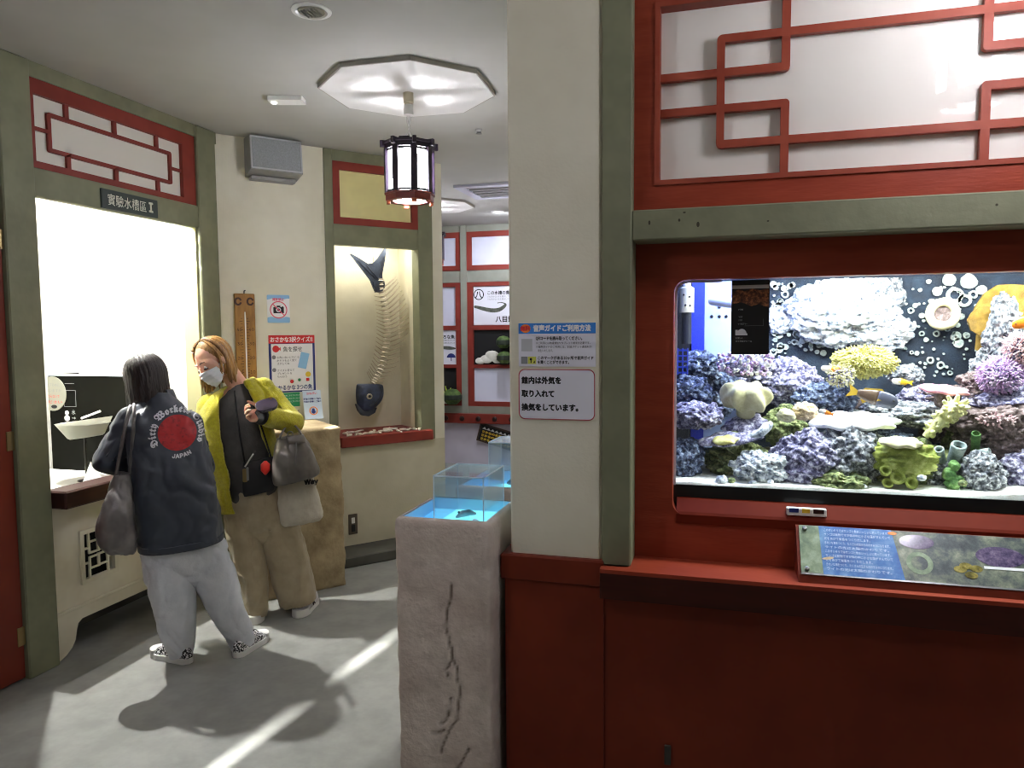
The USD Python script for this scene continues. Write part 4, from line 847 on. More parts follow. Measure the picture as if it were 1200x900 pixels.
multi('coral_rose', [(.3, (150, 110, 116)), (.5, (212, 176, 178)), (.7, (240, 220, 216))], scale=40, bump=.3)
multi('sponge_green', [(.3, (30, 66, 30)), (.5, (78, 120, 60)), (.7, (140, 170, 104))], scale=30, bump=.3)
multi('sponge_grey', [(.3, (70, 84, 84)), (.5, (128, 142, 140)), (.7, (190, 200, 196))], scale=30, bump=.3)
multi('sand_white', [(.3, (226, 224, 212)), (.5, (244, 243, 236)), (.7, (252, 252, 249))], scale=90, bump=.6, bscale=300)
multi('back_wall_blue', [(.36, (10, 20, 36)), (.5, (18, 32, 50)), (.62, (34, 50, 68)), (.75, (90, 104, 120))], scale=14, bump=.2)
paint('side_blue', (168, 186, 226), (186, 202, 236), rough=.4, scale=4); paint('strip_blue', (44, 60, 200), rough=.4)
paint('overflow_dark', (40, 44, 56), (28, 30, 42), rough=.5, scale=10)
paint('pipe_beige', (206, 196, 160), (186, 174, 136), rough=.5, scale=14)
TXA, TXB, TYA, TYB, TZA, TZB = -.19, 1.36, 2.432, 2.95, 1.03, 1.74
t = Thing('aquarium', 'large lit coral aquarium set in the red wall', 'aquarium', (.58, 2.69, 1.0))
obj('front_glass', B(TXA, TXB, 2.418, 2.424, 1.0, 1.76), 'tank_glass', t)
obj('bottom_trim', B(-.16, 1.34, 2.412, 2.417, .968, 1.052), 'black_plastic', t, label='black bottom trim of the tank')
obj('back_panel', B(TXA, TXB, TYB, TYB + .02, 1.0, 1.76), 'back_wall_blue', t, label='dark blue back of the tank')
obj('side_panel', B(TXA - .015, TXA, 2.424, TYB + .02, 1.0, 1.76), 'overflow_dark', t); obj('side_panel', B(TXB, TXB + .015, 2.424, TYB + .02, 1.0, 1.76), 'overflow_dark', t)
obj('tank_floor', B(TXA, TXB, 2.424, TYB, 1.0, 1.03), 'sand_white', t)
obj('tank_rim', B(TXA, TXB, 2.424, 2.436, 1.712, 1.76), 'white_plastic', t, label='pale top rim of the tank')
obj('glass_edge', extr(hole.difference(hole.buffer(-.007)).intersection(sbox(-.2, 1.05, 0.0, 1.72)), .004, (0, 2.412, 0), (1, 0, 0), (0, 0, 1), (0, 1, 0)), 'edge_white', t, label='pale edge of the glass round the opening')
tl = Thing('tank_lamp', 'white lamp bar above the aquarium, hidden by the red surround', 'lamp', (.7, 2.66, 1.86))
obj('lamp_housing', B(.02, 1.34, 2.47, 2.85, 1.87, 1.90), 'white_plastic', tl)
rect_light(tl.path + '/light', (0, -.09, 0), 1.15, .20, L_TANK, (.95, 1.0, .96), (0, .12, -1), (1, 0, 0))
tl = Thing('tank_lamp', 'blue lamp above the left end of the aquarium, hidden by the red surround', 'lamp', (-.06, 2.7, 1.86))
obj('lamp_housing', B(-.17, .0, 2.55, 2.85, 1.87, 1.90), 'white_plastic', tl)
rect_light(tl.path + '/light', (0, 0, 0), .14, .26, L_TANK * .75, (.22, .32, 1.0), (.12, 0, -1), (1, 0, 0))

def at(px, py, y): return hit(px, py, 1, y)
def mpp(y): return (y * CF[1]) / FOC * 1.0        # metres per pixel, nearly, at depth y
def blob(c, r, seed, sub=4, amp=.35, sc=1.0, flat=0.0, fine=.12):
    m = trimesh.creation.icosphere(sub, 1.0); v = np.array(m.vertices); r = np.asarray(r, float)
    n1 = noise3(v + seed * 3.1, 1.6 * sc, seed, 3); n2 = noise3(v + seed, 5.5 * sc, seed + 7, 3); n3_ = np.abs(noise3(v, 11 * sc, seed + 11, 2))
    k = 1 + amp * 2 * n1 + amp * .9 * n2 - fine * n3_ * 2
    v = v * k[:, None] * r; m.vertices = v + c; return m
def reef(px, py, w, h, y, mat, label, seed, depth=.8, name='reef_rock', amp=.35, sub=5, sc=1.0, catg='rock', **k):
    """a live rock seen w by h pixels large around (px, py), standing at depth y"""
    s = mpp(y); c = at(px, py, y); b = blob(c, (w / 2 * s, w / 2 * s * depth, h / 2 * s), seed, sub, amp, sc, **k)
    if sub >= 4: b.vertices = b.vertices + np.array(b.vertex_normals) * ((noise3(b.vertices, 70, seed, 3)) * .016 - np.abs(noise3(b.vertices, 32, seed + 2, 2)) * .028 + .004)[:, None]
    v = b.vertices; v[:, 1] = np.clip(v[:, 1], 2.436, 2.945); v[:, 0] = np.clip(v[:, 0], TXA + .005, TXB - .005)
    v[:, 2] = np.clip(v[:, 2], TZA + .001, 1.735); b.vertices = v
    return obj(name, b, mat, None, smooth=True, label=label, cat=catg)
# sand
nx, ny = 150, 40
gx, gy = np.meshgrid(np.linspace(TXA + .002, TXB - .002, nx), np.linspace(2.427, TYB - .002, ny), indexing='ij')
hz = 1.050 + .012 * meshkit.fbm(np.stack([gx, gy, 0 * gx], -1) * 14, 4, 3) + .05 * np.clip((gx - .72) / .3, 0, 1) * meshkit.fbm(np.stack([gx, gy, 0 * gx], -1) * 6, 3, 8) + .02 * (gy - 2.43)
gi = np.arange(nx * ny).reshape(nx, ny)
sf = np.vstack([np.stack([gi[:-1, :-1], gi[1:, :-1], gi[1:, 1:]], -1).reshape(-1, 3), np.stack([gi[:-1, :-1], gi[1:, 1:], gi[:-1, 1:]], -1).reshape(-1, 3)])
sv = np.stack([gx, gy, hz], -1).reshape(-1, 3)
edge_ = gi[:, 0]; low = sv[edge_].copy(); low[:, 2] = 1.03; k0 = len(sv); sv = np.vstack([sv, low]); j = np.arange(nx - 1)
sf = np.vstack([sf, np.stack([edge_[j], k0 + j, k0 + j + 1], 1), np.stack([edge_[j], k0 + j + 1, edge_[j + 1]], 1)])
obj('sand', trimesh.Trimesh(sv, sf, process=False), 'sand_white', None, smooth=True, label='bright white coral sand on the bottom of the aquarium', cat='sand', kind='stuff')
# the rocks: (px, py, w, h, depth, look, label)
ROCKS = [
 (985, 366, 118, 74, 2.92, 'reef_white', 'large white encrusted rock high on the back of the tank, the brightest one', 101, .35),
 (1028, 388, 66, 46, 2.92, 'reef_white', 'white encrusted rock at the lower right of the brightest rock', 143, .4),
 (915, 372, 30, 30, 2.94, 'reef_white', 'small white encrusted rock at the right edge of the black card', 145, .3),
 (1020, 336, 50, 26, 2.93, 'reef_white', 'white encrusted rock at the water line above the brightest rock', 146, .35),
 (1035, 345, 40, 60, 2.93, 'reef_grey', 'grey rock spur at the right edge of the white rock mass', 102, .4),
 (815, 428, 52, 34, 2.80, 'reef_blue', 'bluish round rock below the blue panel at the left of the tank', 103, .9),
 (808, 462, 50, 44, 2.70, 'reef_blue', 'dark blue rock low at the left edge of the tank', 104, .8),
 (818, 488, 56, 30, 2.60, 'reef_purple', 'pale lilac pitted rock at the left edge of the tank, above the yellow-edged plate', 105, .8),
 (885, 436, 60, 34, 2.86, 'reef_purple', 'purple rock behind the cream mushroom coral', 106, .6),
 (928, 450, 70, 60, 2.86, 'reef_purple', 'tall purple-blue rock in the middle of the tank, left of the anthias', 107, .6),
 (965, 470, 66, 44, 2.80, 'reef_blue', 'dark blue-grey rock under the two orange fish', 108, .7),
 (1015, 490, 70, 40, 2.84, 'reef_brown', 'dark brown rock behind the bright white plate', 109, .6),
 (920, 500, 48, 46, 2.70, 'reef_green', 'greenish rock right of the arching purple plates', 110, .8),
 (868, 540, 84, 44, 2.66, 'reef_green', 'dark olive rock in the shade under the yellow-edged plate', 111, .8),
 (803, 540, 40, 56, 2.56, 'reef_blue', 'blue and white rock in the lower left corner of the tank', 112, .8),
 (892, 548, 60, 38, 2.52, 'reef_white', 'white rounded rock at the bottom left, under the greenish rock', 113, .8),
 (945, 538, 76, 72, 2.56, 'reef_purple', 'large pale purple rock at the bottom centre of the tank', 114, .8),
 (995, 535, 76, 82, 2.58, 'reef_grey', 'large grey-white rock left of the lime-green coral', 115, .8),
 (985, 566, 60, 26, 2.50, 'reef_green', 'low mossy rock in front of the large grey-white rock', 116, .8),
 (1060, 484, 110, 26, 2.76, 'reef_grey', 'long flat grey rock ledge right of the bright white plate', 117, .8),
 (1075, 470, 46, 30, 2.80, 'reef_purple', 'small purple rock between the yellow-brown fish and the pink plate', 118, .8),
 (1062, 545, 84, 60, 2.62, 'reef_green', 'rough olive rock beneath the lime-green coral', 119, .7),
 (1098, 495, 44, 40, 2.76, 'reef_brown', 'brown rock under the lemon finger coral', 120, .7),
 (1060, 440, 34, 24, 2.86, 'reef_grey', 'little grey rock with white knobs beneath the fluffy anemone', 121, .8),
 (1130, 520, 40, 60, 2.72, 'reef_green', 'dark green rock behind the tube sponges', 122, .7),
 (1168, 505, 96, 62, 2.66, 'reef_brown', 'big square brown-grey rock at the right, dotted with pink', 123, .6),
 (1150, 556, 42, 46, 2.54, 'reef_grey', 'grey boulder on the sand at the lower right', 124, .8),
 (1200, 550, 50, 40, 2.60, 'reef_purple', 'pale rock on the sand at the right edge of the frame', 125, .8),
 (1176, 390, 34, 82, 2.74, 'reef_grey', 'tall grey rock pillar in front of the yellow plate coral', 126, .8),
 (1160, 440, 40, 50, 2.78, 'reef_grey', 'dark grey rock foot below the tall rock pillar', 127, .8),
 (1145, 452, 34, 30, 2.72, 'reef_brown', 'brown rock left of the pink fluffy coral', 128, .8),
 (1180, 470, 90, 36, 2.74, 'reef_purple', 'purple shadowed rock under the pink fluffy coral', 129, .8),
 (1110, 462, 60, 16, 2.80, 'reef_brown', 'dark brown stem rock under the pink plate coral', 130, .8),
 (848, 455, 40, 60, 2.84, 'reef_blue', 'dark rock in the shadow left of the cream mushroom coral', 131, .6),
 (1035, 520, 60, 30, 2.66, 'reef_blue', 'blue-grey rock under the bright white plate', 132, .8),
 (1098, 560, 30, 40, 2.58, 'reef_grey', 'small grey rock between the lime-green coral and the green sponge', 133, .8),
 (1290, 520, 120, 90, 2.70, 'reef_purple', 'broad purple rock outside the frame at the right end of the tank', 151, .7),
 (1330, 430, 130, 110, 2.82, 'reef_grey', 'tall grey rock outside the frame at the right end of the tank', 152, .6),
 (1260, 565, 60, 30, 2.54, 'reef_green', 'low green rock outside the frame on the sand', 153, .8),
 (1240, 450, 70, 120, 2.76, 'reef_grey', 'grey rock mostly outside the right edge of the frame', 134, .7),
]
for (px, py, w, h, y, mt, lb, sd_, dp) in ROCKS: reef(px, py, w, h, y, mt, lb, sd_, dp)
# small stones on the sand
for k, (px, py, w) in enumerate(((846, 562, 14), (857, 563, 9), (882, 566, 10), (903, 565, 8), (915, 572, 7), (1012, 570, 8), (1080, 560, 10), (1128, 566, 9))):
    reef(px, py, w, w * .7, 2.46, ('reef_white', 'reef_green')[k % 3 == 1], 'small stone lying on the white sand, ' + ('at the far left', 'second from the left', 'the darker one below the white rounded rock', 'right of the white rounded rock', 'tiny one below the pale purple rock', 'tiny one below the mossy rock', 'white angular one below the lime-green coral', 'right of the green sponge')[k], 200 + k, 1, 'pebble', catg='stone', sub=2)

# encrusting discs and sponges on the dark back wall (parts of a colony that grows on it)
multi('patch_pale', [(.3, (120, 134, 136)), (.5, (176, 186, 180)), (.7, (214, 220, 206))], scale=60, bump=.3)
te = Thing('encrusting_colony', 'white round encrusting patches dotted over the dark blue back of the tank', 'encrusting coral', at(1100, 400, 2.945))
rr = random.Random(11)
def enc(px, py, r_px, ringed=False, mat='patch_pale'):
    p = at(px, py, 2.948); r = r_px * .85 * mpp(2.95); n = 14; a = np.arange(n) * 2 * np.pi / n
    out = r * (1 + .25 * noise3(np.stack([np.cos(a), np.sin(a), 0 * a + px], 1), 1.7, int(px))[:, None].ravel() * 2)
    pg = Polygon(np.stack([p[0] + out * np.cos(a), p[2] + out * np.sin(a)], 1))
    if ringed: pg = pg.difference(affinity.scale(pg, .55, .55))
    obj('encrusting_patch', extr(pg.buffer(0), .006, (0, 2.942, 0), (1, 0, 0), (0, 0, 1), (0, 1, 0)), mat, te)
for (px, py, r, g_) in ((1067, 364, 4, 1), (1072, 358, 3, 0), (1080, 370, 3.5, 0), (1082, 376, 2, 0), (1091, 353, 3.5, 0), (1098, 341, 6, 0), (1118, 346, 10, 1), (1130, 352, 8, 1), (1126, 371, 4, 0), (1116, 381, 3.2, 0), (1122, 381, 3, 0), (1098, 383, 2.6, 0),
                         (1085, 398, 3, 0), (1080, 391, 3.4, 1), (1097, 391, 4, 1), (1110, 386, 3, 1), (1120, 394, 6, 0), (1123, 402, 6, 0), (1132, 393, 4, 0), (1094, 409, 1.8, 0), (1090, 422, 4.5, 1), (1102, 428, 5, 1), (1068, 430, 5, 0), (1069, 437, 4, 0), (1078, 425, 1.7, 0), (1084, 426, 2, 0), (1109, 430, 2, 0), (1113, 437, 3, 1),
                         (1145, 410, 3, 0), (1068, 413, 2.5, 1), (1074, 414, 3, 0), (1053, 393, 5, 0), (1060, 408, 2, 1), (960, 405, 3.5, 0), (970, 400, 7, 1), (950, 406, 3, 0), (945, 398, 4, 0), (938, 405, 2.5, 0), (912, 360, 6, 1), (909, 388, 7, 1), (908, 372, 5, 0), (920, 345, 5, 1), (1135, 330, 10, 0), (1112, 328, 8, 0), (1150, 340, 6, 0), (1140, 345, 5, 1), (926, 335, 4, 0), (1058, 352, 3, 1), (1088, 330, 3, 0), (1078, 340, 2.5, 0)):
    enc(px, py, r, bool(g_))
for k in range(110):
    enc(905 + 60 * rr.random() ** 1.2, 332 + rr.random() * 82, 1.2 + rr.random() ** 2 * 4.2, k % 5 == 0)
for k in range(60):
    enc(1060 + rr.random() * 90, 335 + rr.random() * 105, .7 + rr.random() * 1.2)
def lobed_disc(c, rx, ry, rz, seed, waves=7, wa=.12, tilt=(0, 0), th=.25, n=56, rings=9, cup=0.0):
    """a soft lobed cap: wavy rim, rounded edge"""
    V, F = [], []; a = np.arange(n) * 2 * np.pi / n
    wob = 1 + wa * np.sin(waves * a + seed) + wa * .6 * np.sin((waves * 1.7 // 1) * a + seed * 2.3)
    prof = [(1e-3, 1.0), (.35, 1.0 - .1), (.65, .86), (.85, .62), (.97, .25), (1.0, 0.0), (.94, -.35), (.7, -.6), (.35, -.75), (1e-3, -.8)]
    for r, h in prof:
        w_ = 1 + (wob - 1) * r
        z = h * rz * (1 if h < 0 else 1) + cup * r * r * rz + .25 * rz * r * np.sin(waves * a + seed + 1) * r
        V.append(np.stack([rx * r * w_ * np.cos(a), ry * r * w_ * np.sin(a), z + 0 * a], 1))
    V = np.vstack(V)
    for i in range(len(prof) - 1):
        for k in range(n): p, q = i * n + k, i * n + (k + 1) % n; F += [[p, q + n, q], [p, p + n, q + n]]
    m = trimesh.Trimesh(V, F, process=False)
    m.vertices = m.vertices * (1 + .10 * noise3(m.vertices, 30, int(seed * 10))[:, None])
    R_ = trimesh.transformations.euler_matrix(tilt[0], tilt[1], 0); m.apply_transform(R_); m.apply_translation(c); return m
def stalk(a, b, r0, r1): return tube([a, (np.array(a) + b) / 2 + [.003, 0, 0], b], [r0, (r0 + r1) / 2, r1], 12)
# cream mushroom leather coral
c = at(874, 462, 2.62); t = Thing('mushroom_coral', 'broad cream mushroom leather coral with a folded rim, left of centre', 'coral', c - UP * .06)
obj('cap', lobed_disc(c - UP * .012, .082, .055, .054, 1.2, 6, .07, (.42, .1)), 'coral_cream', t, smooth=True); obj('stalk', stalk(c - UP * .075 + [0, .02, 0], c - UP * .02, .03, .04), 'coral_cream', t, smooth=True)
# bright white plate
c = at(1000, 494, 2.60); t = Thing('plate_coral', 'bright white flat plate coral in the centre of the tank', 'coral', c - UP * .05)
obj('plate', lobed_disc(c, .135, .07, .022, 2.2, 9, .09, (.22, -.02)), 'coral_white', t, smooth=True); obj('stalk', stalk(c - UP * .07 + [0, .03, 0], c - UP * .01, .035, .06), 'reef_grey', t, smooth=True)
# arching purple plates at the left
c = at(872, 497, 2.62); t = Thing('plate_coral', 'upper curved grey-purple plate coral at the left', 'coral', c - UP * .03)
obj('plate', lobed_disc(c, .075, .05, .016, 3.1, 5, .08, (.42, -.22)), 'reef_purple', t, smooth=True); obj('stalk', stalk(c - UP * .05 + [.02, .04, 0], c, .02, .03), 'reef_purple', t)
c = at(856, 514, 2.56); t = Thing('plate_coral', 'lower plate coral with a yellow growing edge at the left', 'coral', c - UP * .03)
obj('plate', lobed_disc(c, .105, .05, .014, 4.4, 5, .08, (.32, -.16)), 'reef_purple', t, smooth=True)
obj('yellow_edge', lobed_disc(at(850, 516, 2.525), .042, .03, .011, 1.0, 5, .06, (.3, -.1)), 'coral_lemon', t, smooth=True, label='yellow growing edge'); obj('stalk', stalk(c - UP * .06 + [.03, .05, 0], c, .02, .035), 'reef_green', t)
c = at(895, 500, 2.57); t = Thing('plate_coral', 'pale ridged arm of plate coral rising right of the yellow-edged plate', 'coral', c - UP * .03)
obj('plate', tube([at(868, 516, 2.55), at(880, 513, 2.54), at(892, 507, 2.54), at(900, 499, 2.55), at(904, 496, 2.56)], [.008, .013, .015, .016, .008], 12), 'reef_white', t, smooth=True)
obj('knob', blob(at(921, 487, 2.58), (.03, .03, .022), 41, 3), 'coral_cream', None, smooth=True, label='pale lobed coral knob right of the curved plates', cat='coral')
# beige bumpy coral
c = at(943, 482, 2.60); obj('bumpy_coral', blob(c, (.040, .03, .032), 51, 4, .2, 2.2), 'coral_beige', None, smooth=True, label='beige-pink bumpy coral left of the bright white plate', cat='coral')
# lime-green leather coral with pale disc on top
c = at(1058, 536, 2.52); t = Thing('leather_coral', 'big lime-green lobed leather coral with a pale disc on top, bottom right of centre', 'coral', c - UP * .05)
obj('lobes', blob(c - UP * .004, (.098, .05, .058), 61, 4, .26, 2.0), 'coral_limegreen', t, smooth=True); obj('top_disc', lobed_disc(at(1056, 519, 2.49), .062, .035, .014, 2.7, 6, .06, (.25, .03)), 'coral_cream', t, smooth=True, label='pale cream disc')
for k, (px, py, r) in enumerate(((1052, 560, .022), (1040, 566, .016), (1068, 566, .02), (1038, 552, .018))):
    p = at(px, py, 2.475); m = trimesh.util.concatenate([lathe([(r * .5, -.02), (r, 0), (r * .9, .006), (r * .55, .002), (r * .3, -.012)], 18)])
    m.apply_transform(trimesh.transformations.euler_matrix(1.0, .2 * k - .3, 0)); m.vertices *= 1 + .3 * noise3(m.vertices, 60, k)[:, None]; m.apply_translation(p); obj('cup', m, 'coral_limegreen', t, smooth=True)
# lemon finger coral
c = at(1106, 492, 2.60); t = Thing('finger_coral', 'lemon-yellow bushy finger coral leaning to the right', 'coral', c - UP * .06)
rr = random.Random(3)
ax_a, ax_b = at(1084, 512, 2.60), at(1122, 474, 2.59)
for k in range(90):
    f_ = rr.random() ** .6; p = ax_a + (ax_b - ax_a) * f_; d_ = np.array([rr.gauss(0, 1), rr.gauss(0, .7) - .4, rr.gauss(0, 1)]); d_ /= np.linalg.norm(d_); L = .020 + .022 * f_
    obj('finger', tube([p, p + d_ * L * .6, p + d_ * L + [0, 0, .003]], [.008, .0078, .0055], 7), 'coral_pale', t, smooth=True)
obj('trunk', tube([ax_a, (ax_a + ax_b) / 2, ax_b], [.010, .022, .030], 12), 'coral_pale', t, smooth=True)
# fluffy anemone
c = at(1012, 424, 2.72); t = Thing('fluffy_coral', 'large fluffy yellow-white anemone-like coral in the upper middle', 'coral', c - UP * .06)
obj('base', blob(c, (.098, .05, .044), 71, 3, .25), 'coral_lemon', t, smooth=True)
ms = []; rr = random.Random(7)
for k in range(1000):
    d_ = np.array([rr.gauss(0, 1), rr.gauss(0, 1) - .7, rr.gauss(0, 1) + .1]); d_ /= np.linalg.norm(d_); p = c + d_ * [.096, .05, .046] * (1 + .25 * noise3(d_[None], 1.6, 71)[0]); e_ = d_ + np.array([rr.gauss(0, .35), rr.gauss(0, .3), rr.gauss(0, .3)])
    ms.append(tube([p, p + e_ * .005, p + e_ * .010 + [0, 0, -.002]], [.0026, .0024, .0018], 5))
obj('polyps', trimesh.util.concatenate(ms), 'coral_lemon', t, smooth=True, kind='stuff')
c2 = at(985, 440, 2.68)
def fluffy(label, c, r, mat, seed, n=300, L=.012, base='reef_purple'):
    t = Thing('fluffy_coral', label, 'coral', c - UP * r[2]); obj('base', blob(c, np.array(r) * .95, seed, 3, .25), base, t, smooth=True); ms = []; q = random.Random(seed)
    for k in range(n):
        d_ = np.array([q.gauss(0, 1), q.gauss(0, 1) - .7, q.gauss(0, 1) + .2]); d_ /= np.linalg.norm(d_); p = c + d_ * r * (1 + .25 * noise3(d_[None], 1.6, seed)[0]); e_ = d_ + np.array([q.gauss(0, .4), q.gauss(0, .3), q.gauss(0, .4)])
        ms.append(tube([p, p + e_ * L * .5, p + e_ * L], [.0024, .0026, .002], 5))
    obj('polyps', trimesh.util.concatenate(ms), mat, t, smooth=True, kind='stuff')
fluffy('pale fluffy coral clump below the large fluffy one', c2, (.04, .03, .03), 'coral_cream', 81, 180, .011)
fluffy('pink-white fluffy coral at the right, below the rock pillar', at(1172, 440, 2.66), (.062, .04, .052), 'coral_lilac', 82, 620, .008)
fluffy('rose fluffy coral at the right edge, beside the orange fish', at(1196, 408, 2.66), (.044, .03, .044), 'coral_rose', 83, 460, .008)
fluffy('rosy polyps scattered on the square brown rock', at(1168, 492, 2.58), (.05, .02, .016), 'coral_rose', 84, 70, .007, 'reef_brown')
# lilac branching coral, upper left
t = Thing('branching_coral', 'lilac and white knobbly branching coral below the black card', 'coral', at(870, 440, 2.66)); rr = random.Random(9)
for k in range(120):
    px, py = 842 + rr.random() * 64, 416 + rr.random() * 24; p = at(px, py, 2.63 + .05 * rr.random()); a_ = rr.uniform(-.9, .9)
    obj('knob', tube([p, p + np.array([math.sin(a_) * .007, -.006, math.cos(a_) * .009])], [.0062, .0052], 6), 'coral_lilac' if k % 2 else 'coral_white', t, smooth=True)
obj('base', blob(at(872, 430, 2.69), (.085, .035, .034), 91, 3, .3), 'reef_purple', t, smooth=True)
# pink plate
c = at(1106, 457, 2.64); t = Thing('plate_coral', 'flat pink plate coral right of the centre', 'coral', c - UP * .02)
obj('plate', lobed_disc(c, .072, .04, .013, 5.2, 6, .08, (.2, .1)), 'coral_pink', t, smooth=True); obj('stalk', stalk(c - UP * .05 + [0, .03, 0], c, .02, .03), 'reef_brown', t)
# yellow elephant-ear
t = Thing('elephant_ear_coral', 'big yellow upright plate coral in the upper right corner', 'coral', at(1170, 385, 2.84))
def earplate(pts, y, th, bend):
    pg = Polygon([tuple(at(px, py, y)[[0, 2]]) for px, py in pts]).buffer(.008).buffer(-.002); m = extr(pg, th, (0, y, 0), (1, 0, 0), (0, 0, 1), (0, 1, 0)); m = m.subdivide_to_size(.018); m = trimesh.Trimesh(m.vertices, m.faces)
    v = np.array(m.vertices); v[:, 1] += bend * noise3(v * [1, 0, 1], 9, 4) ; m.vertices = v; return m
obj('ear', earplate([(1140, 385), (1145, 362), (1156, 345), (1170, 336), (1186, 335), (1200, 336), (1222, 340), (1222, 385), (1190, 396), (1155, 395)], 2.84, .016, .05), 'coral_yellow', t, smooth=50)
obj('ear', earplate([(1137, 375), (1141, 368), (1150, 360), (1172, 363), (1205, 368), (1205, 392), (1150, 392), (1140, 386)], 2.80, .014, .04), 'coral_yellow', t, smooth=50)
obj('stem', tube([at(1150, 410, 2.86), at(1152, 395, 2.85), at(1160, 385, 2.85)], [.02, .022, .03], 12), 'coral_yellow', t, smooth=True)
# ring sponge on the back wall
c = at(1105, 368, 2.90); t = Thing('ring_sponge', 'pale yellow ring-shaped sponge with a dark middle on the back wall', 'sponge', c)
ringm = trimesh.creation.torus(.042, .015, 40, 14); ringm.vertices *= (1 + .22 * noise3(ringm.vertices, 40, 3))[:, None]; ringm.apply_transform(trimesh.transformations.rotation_matrix(math.pi / 2, [1, 0, 0])); ringm.apply_translation(c)
obj('ring', ringm, 'coral_cream', t, smooth=True); obj('mouth', lathe([(.03, -.002), (.03, .02), (.005, .02)], 20, c + [0, .02, 0], (0, -1, 0)), 'reef_brown', t)
# tube sponges
def tube_sponge(label, base, tip, r, mat, seed):
    t = Thing('tube_sponge', label, 'sponge', base); base, tip = np.array(base), np.array(tip); L = np.linalg.norm(tip - base)
    m = lathe([(r * .7, 0), (r * .95, L * .3), (r, L * .7), (r * 1.08, L * .95), (r * 1.02, L), (r * .72, L * .99), (r * .6, L * .8), (r * .5, L * .6)], 16); m.vertices *= 1 + .12 * noise3(m.vertices, 40, seed)[:, None]
    m.apply_transform(trimesh.geometry.align_vectors([0, 0, 1], tip - base)); m.apply_translation(base); obj('wall', m, mat, t, smooth=True)
    obj('mouth', lathe([(r * .62, 0), (r * .3, -.004)], 14, base + (tip - base) * .8, tip - base), 'black_matt', t)
tube_sponge('grey tube sponge with an open mouth, right of the lemon finger coral', at(1116, 546, 2.58), at(1124, 521, 2.53), .021, 'sponge_grey', 1)
tube_sponge('green tube sponge with a small mouth, highest of the tube sponges', at(1142, 535, 2.62), at(1144, 508, 2.57), .013, 'sponge_green', 2)
tube_sponge('grey tube sponge pointing right beside the brown rock', at(1138, 532, 2.58), at(1160, 529, 2.55), .011, 'sponge_grey', 3)
tube_sponge('pale tube sponge below the lemon finger coral', at(1104, 545, 2.57), at(1100, 526, 2.53), .014, 'sponge_grey', 4)
t = Thing('knotty_sponge', 'knotty green sponge standing on the sand at the lower right', 'sponge', at(1116, 572, 2.52))
for k, (px, py, r) in enumerate(((1116, 566, .022), (1112, 556, .020), (1118, 546, .016), (1124, 562, .014), (1130, 567, .010))): obj('lobe', blob(at(px, py, 2.52), (r, r, r * 1.1), 140 + k, 3, .25), 'sponge_green', t, smooth=True)
# equipment at the left end
t = Thing('overflow_box', 'dark overflow box with a blue lit panel at the left end of the aquarium', 'overflow box', (-.12, 2.85, 1.1))
obj('box', B(-.185, -.115, 2.86, 2.94, 1.06, 1.735), 'overflow_dark', t)
p0, p1 = at(815, 330, 2.90), at(857, 430, 2.90)
obj('blue_strip', B(p0[0] - .012, p0[0] + .035, 2.890, 2.904, 1.1, 1.735), 'strip_blue', t, label='deep blue upright strip'); obj('blue_panel', B(p0[0], p1[0] + .03, 2.905, 2.92, 1.1, 1.735), 'side_blue', t)
for px, py in ((834, 371), (843, 371), (851, 371), (843, 360)): obj('drain_hole', lathe([(.006, 0), (.006, .004), (.002, .005)], 12, at(px, py, 2.905) + [0, .001, 0], (0, -1, 0)), 'black_matt', t)
c = at(805, 352, 2.80); t = Thing('filter_pipe', 'beige filter pipe end with holes at the upper left of the aquarium', 'pipe', c - UP * .07)
obj('sleeve', lathe([(.024, -.045), (.026, -.045), (.026, .045), (.017, .05), (.017, .052)], 20, c), 'pipe_beige', t, smooth=35); obj('riser', lathe([(.014, .05), (.014, .16)], 16, c), 'white_plastic', t)
obj('lower_tube', lathe([(.018, -.16), (.018, -.045)], 16, c), 'overflow_dark', t)
for dx, dz in ((-.01, .02), (.01, .012), (-.004, -.018), (.012, -.02)): obj('hole', lathe([(.004, 0), (.003, .003)], 10, c + [dx, -math.sqrt(.026 ** 2 - dx * dx) + .001, dz], (dx, -.026, 0)), 'black_matt', t)
a_, b_ = at(833, 352, 2.78), at(862, 356, 2.70); t = Thing('outlet_pipe', 'white horizontal outlet pipe beside the black card', 'pipe', (a_ + b_) / 2 - UP * .02)
m = lathe([(.010, 0), (.017, .004), (.018, .02), (.018, np.linalg.norm(b_ - a_) + .1)], 18); m.apply_transform(trimesh.geometry.align_vectors([0, 0, 1], b_ - a_)); m.apply_translation(a_); obj('tube', m, 'white_plastic', t, smooth=35)
c = at(798, 423, 2.70); t = Thing('grid_basket', 'blue plastic grid basket at the left edge of the aquarium', 'basket', c - UP * .05); paint('grid_blue', (46, 70, 190), rough=.4)
for k in range(5): obj('grid_bar', B(c[0] - .03, c[0] + .025, c[1] - .004, c[1] + .004, c[2] - .045 + .02 * k, c[2] - .039 + .02 * k), 'grid_blue', t)
for k in range(4): obj('grid_bar', B(c[0] - .03 + .017 * k, c[0] - .026 + .017 * k, c[1] - .005, c[1] + .005, c[2] - .05, c[2] + .046), 'grid_blue', t)
obj('grid_back', B(c[0] - .03, c[0] + .025, c[1] + .02, c[1] + .03, c[2] - .05, c[2] + .045), 'overflow_dark', t)
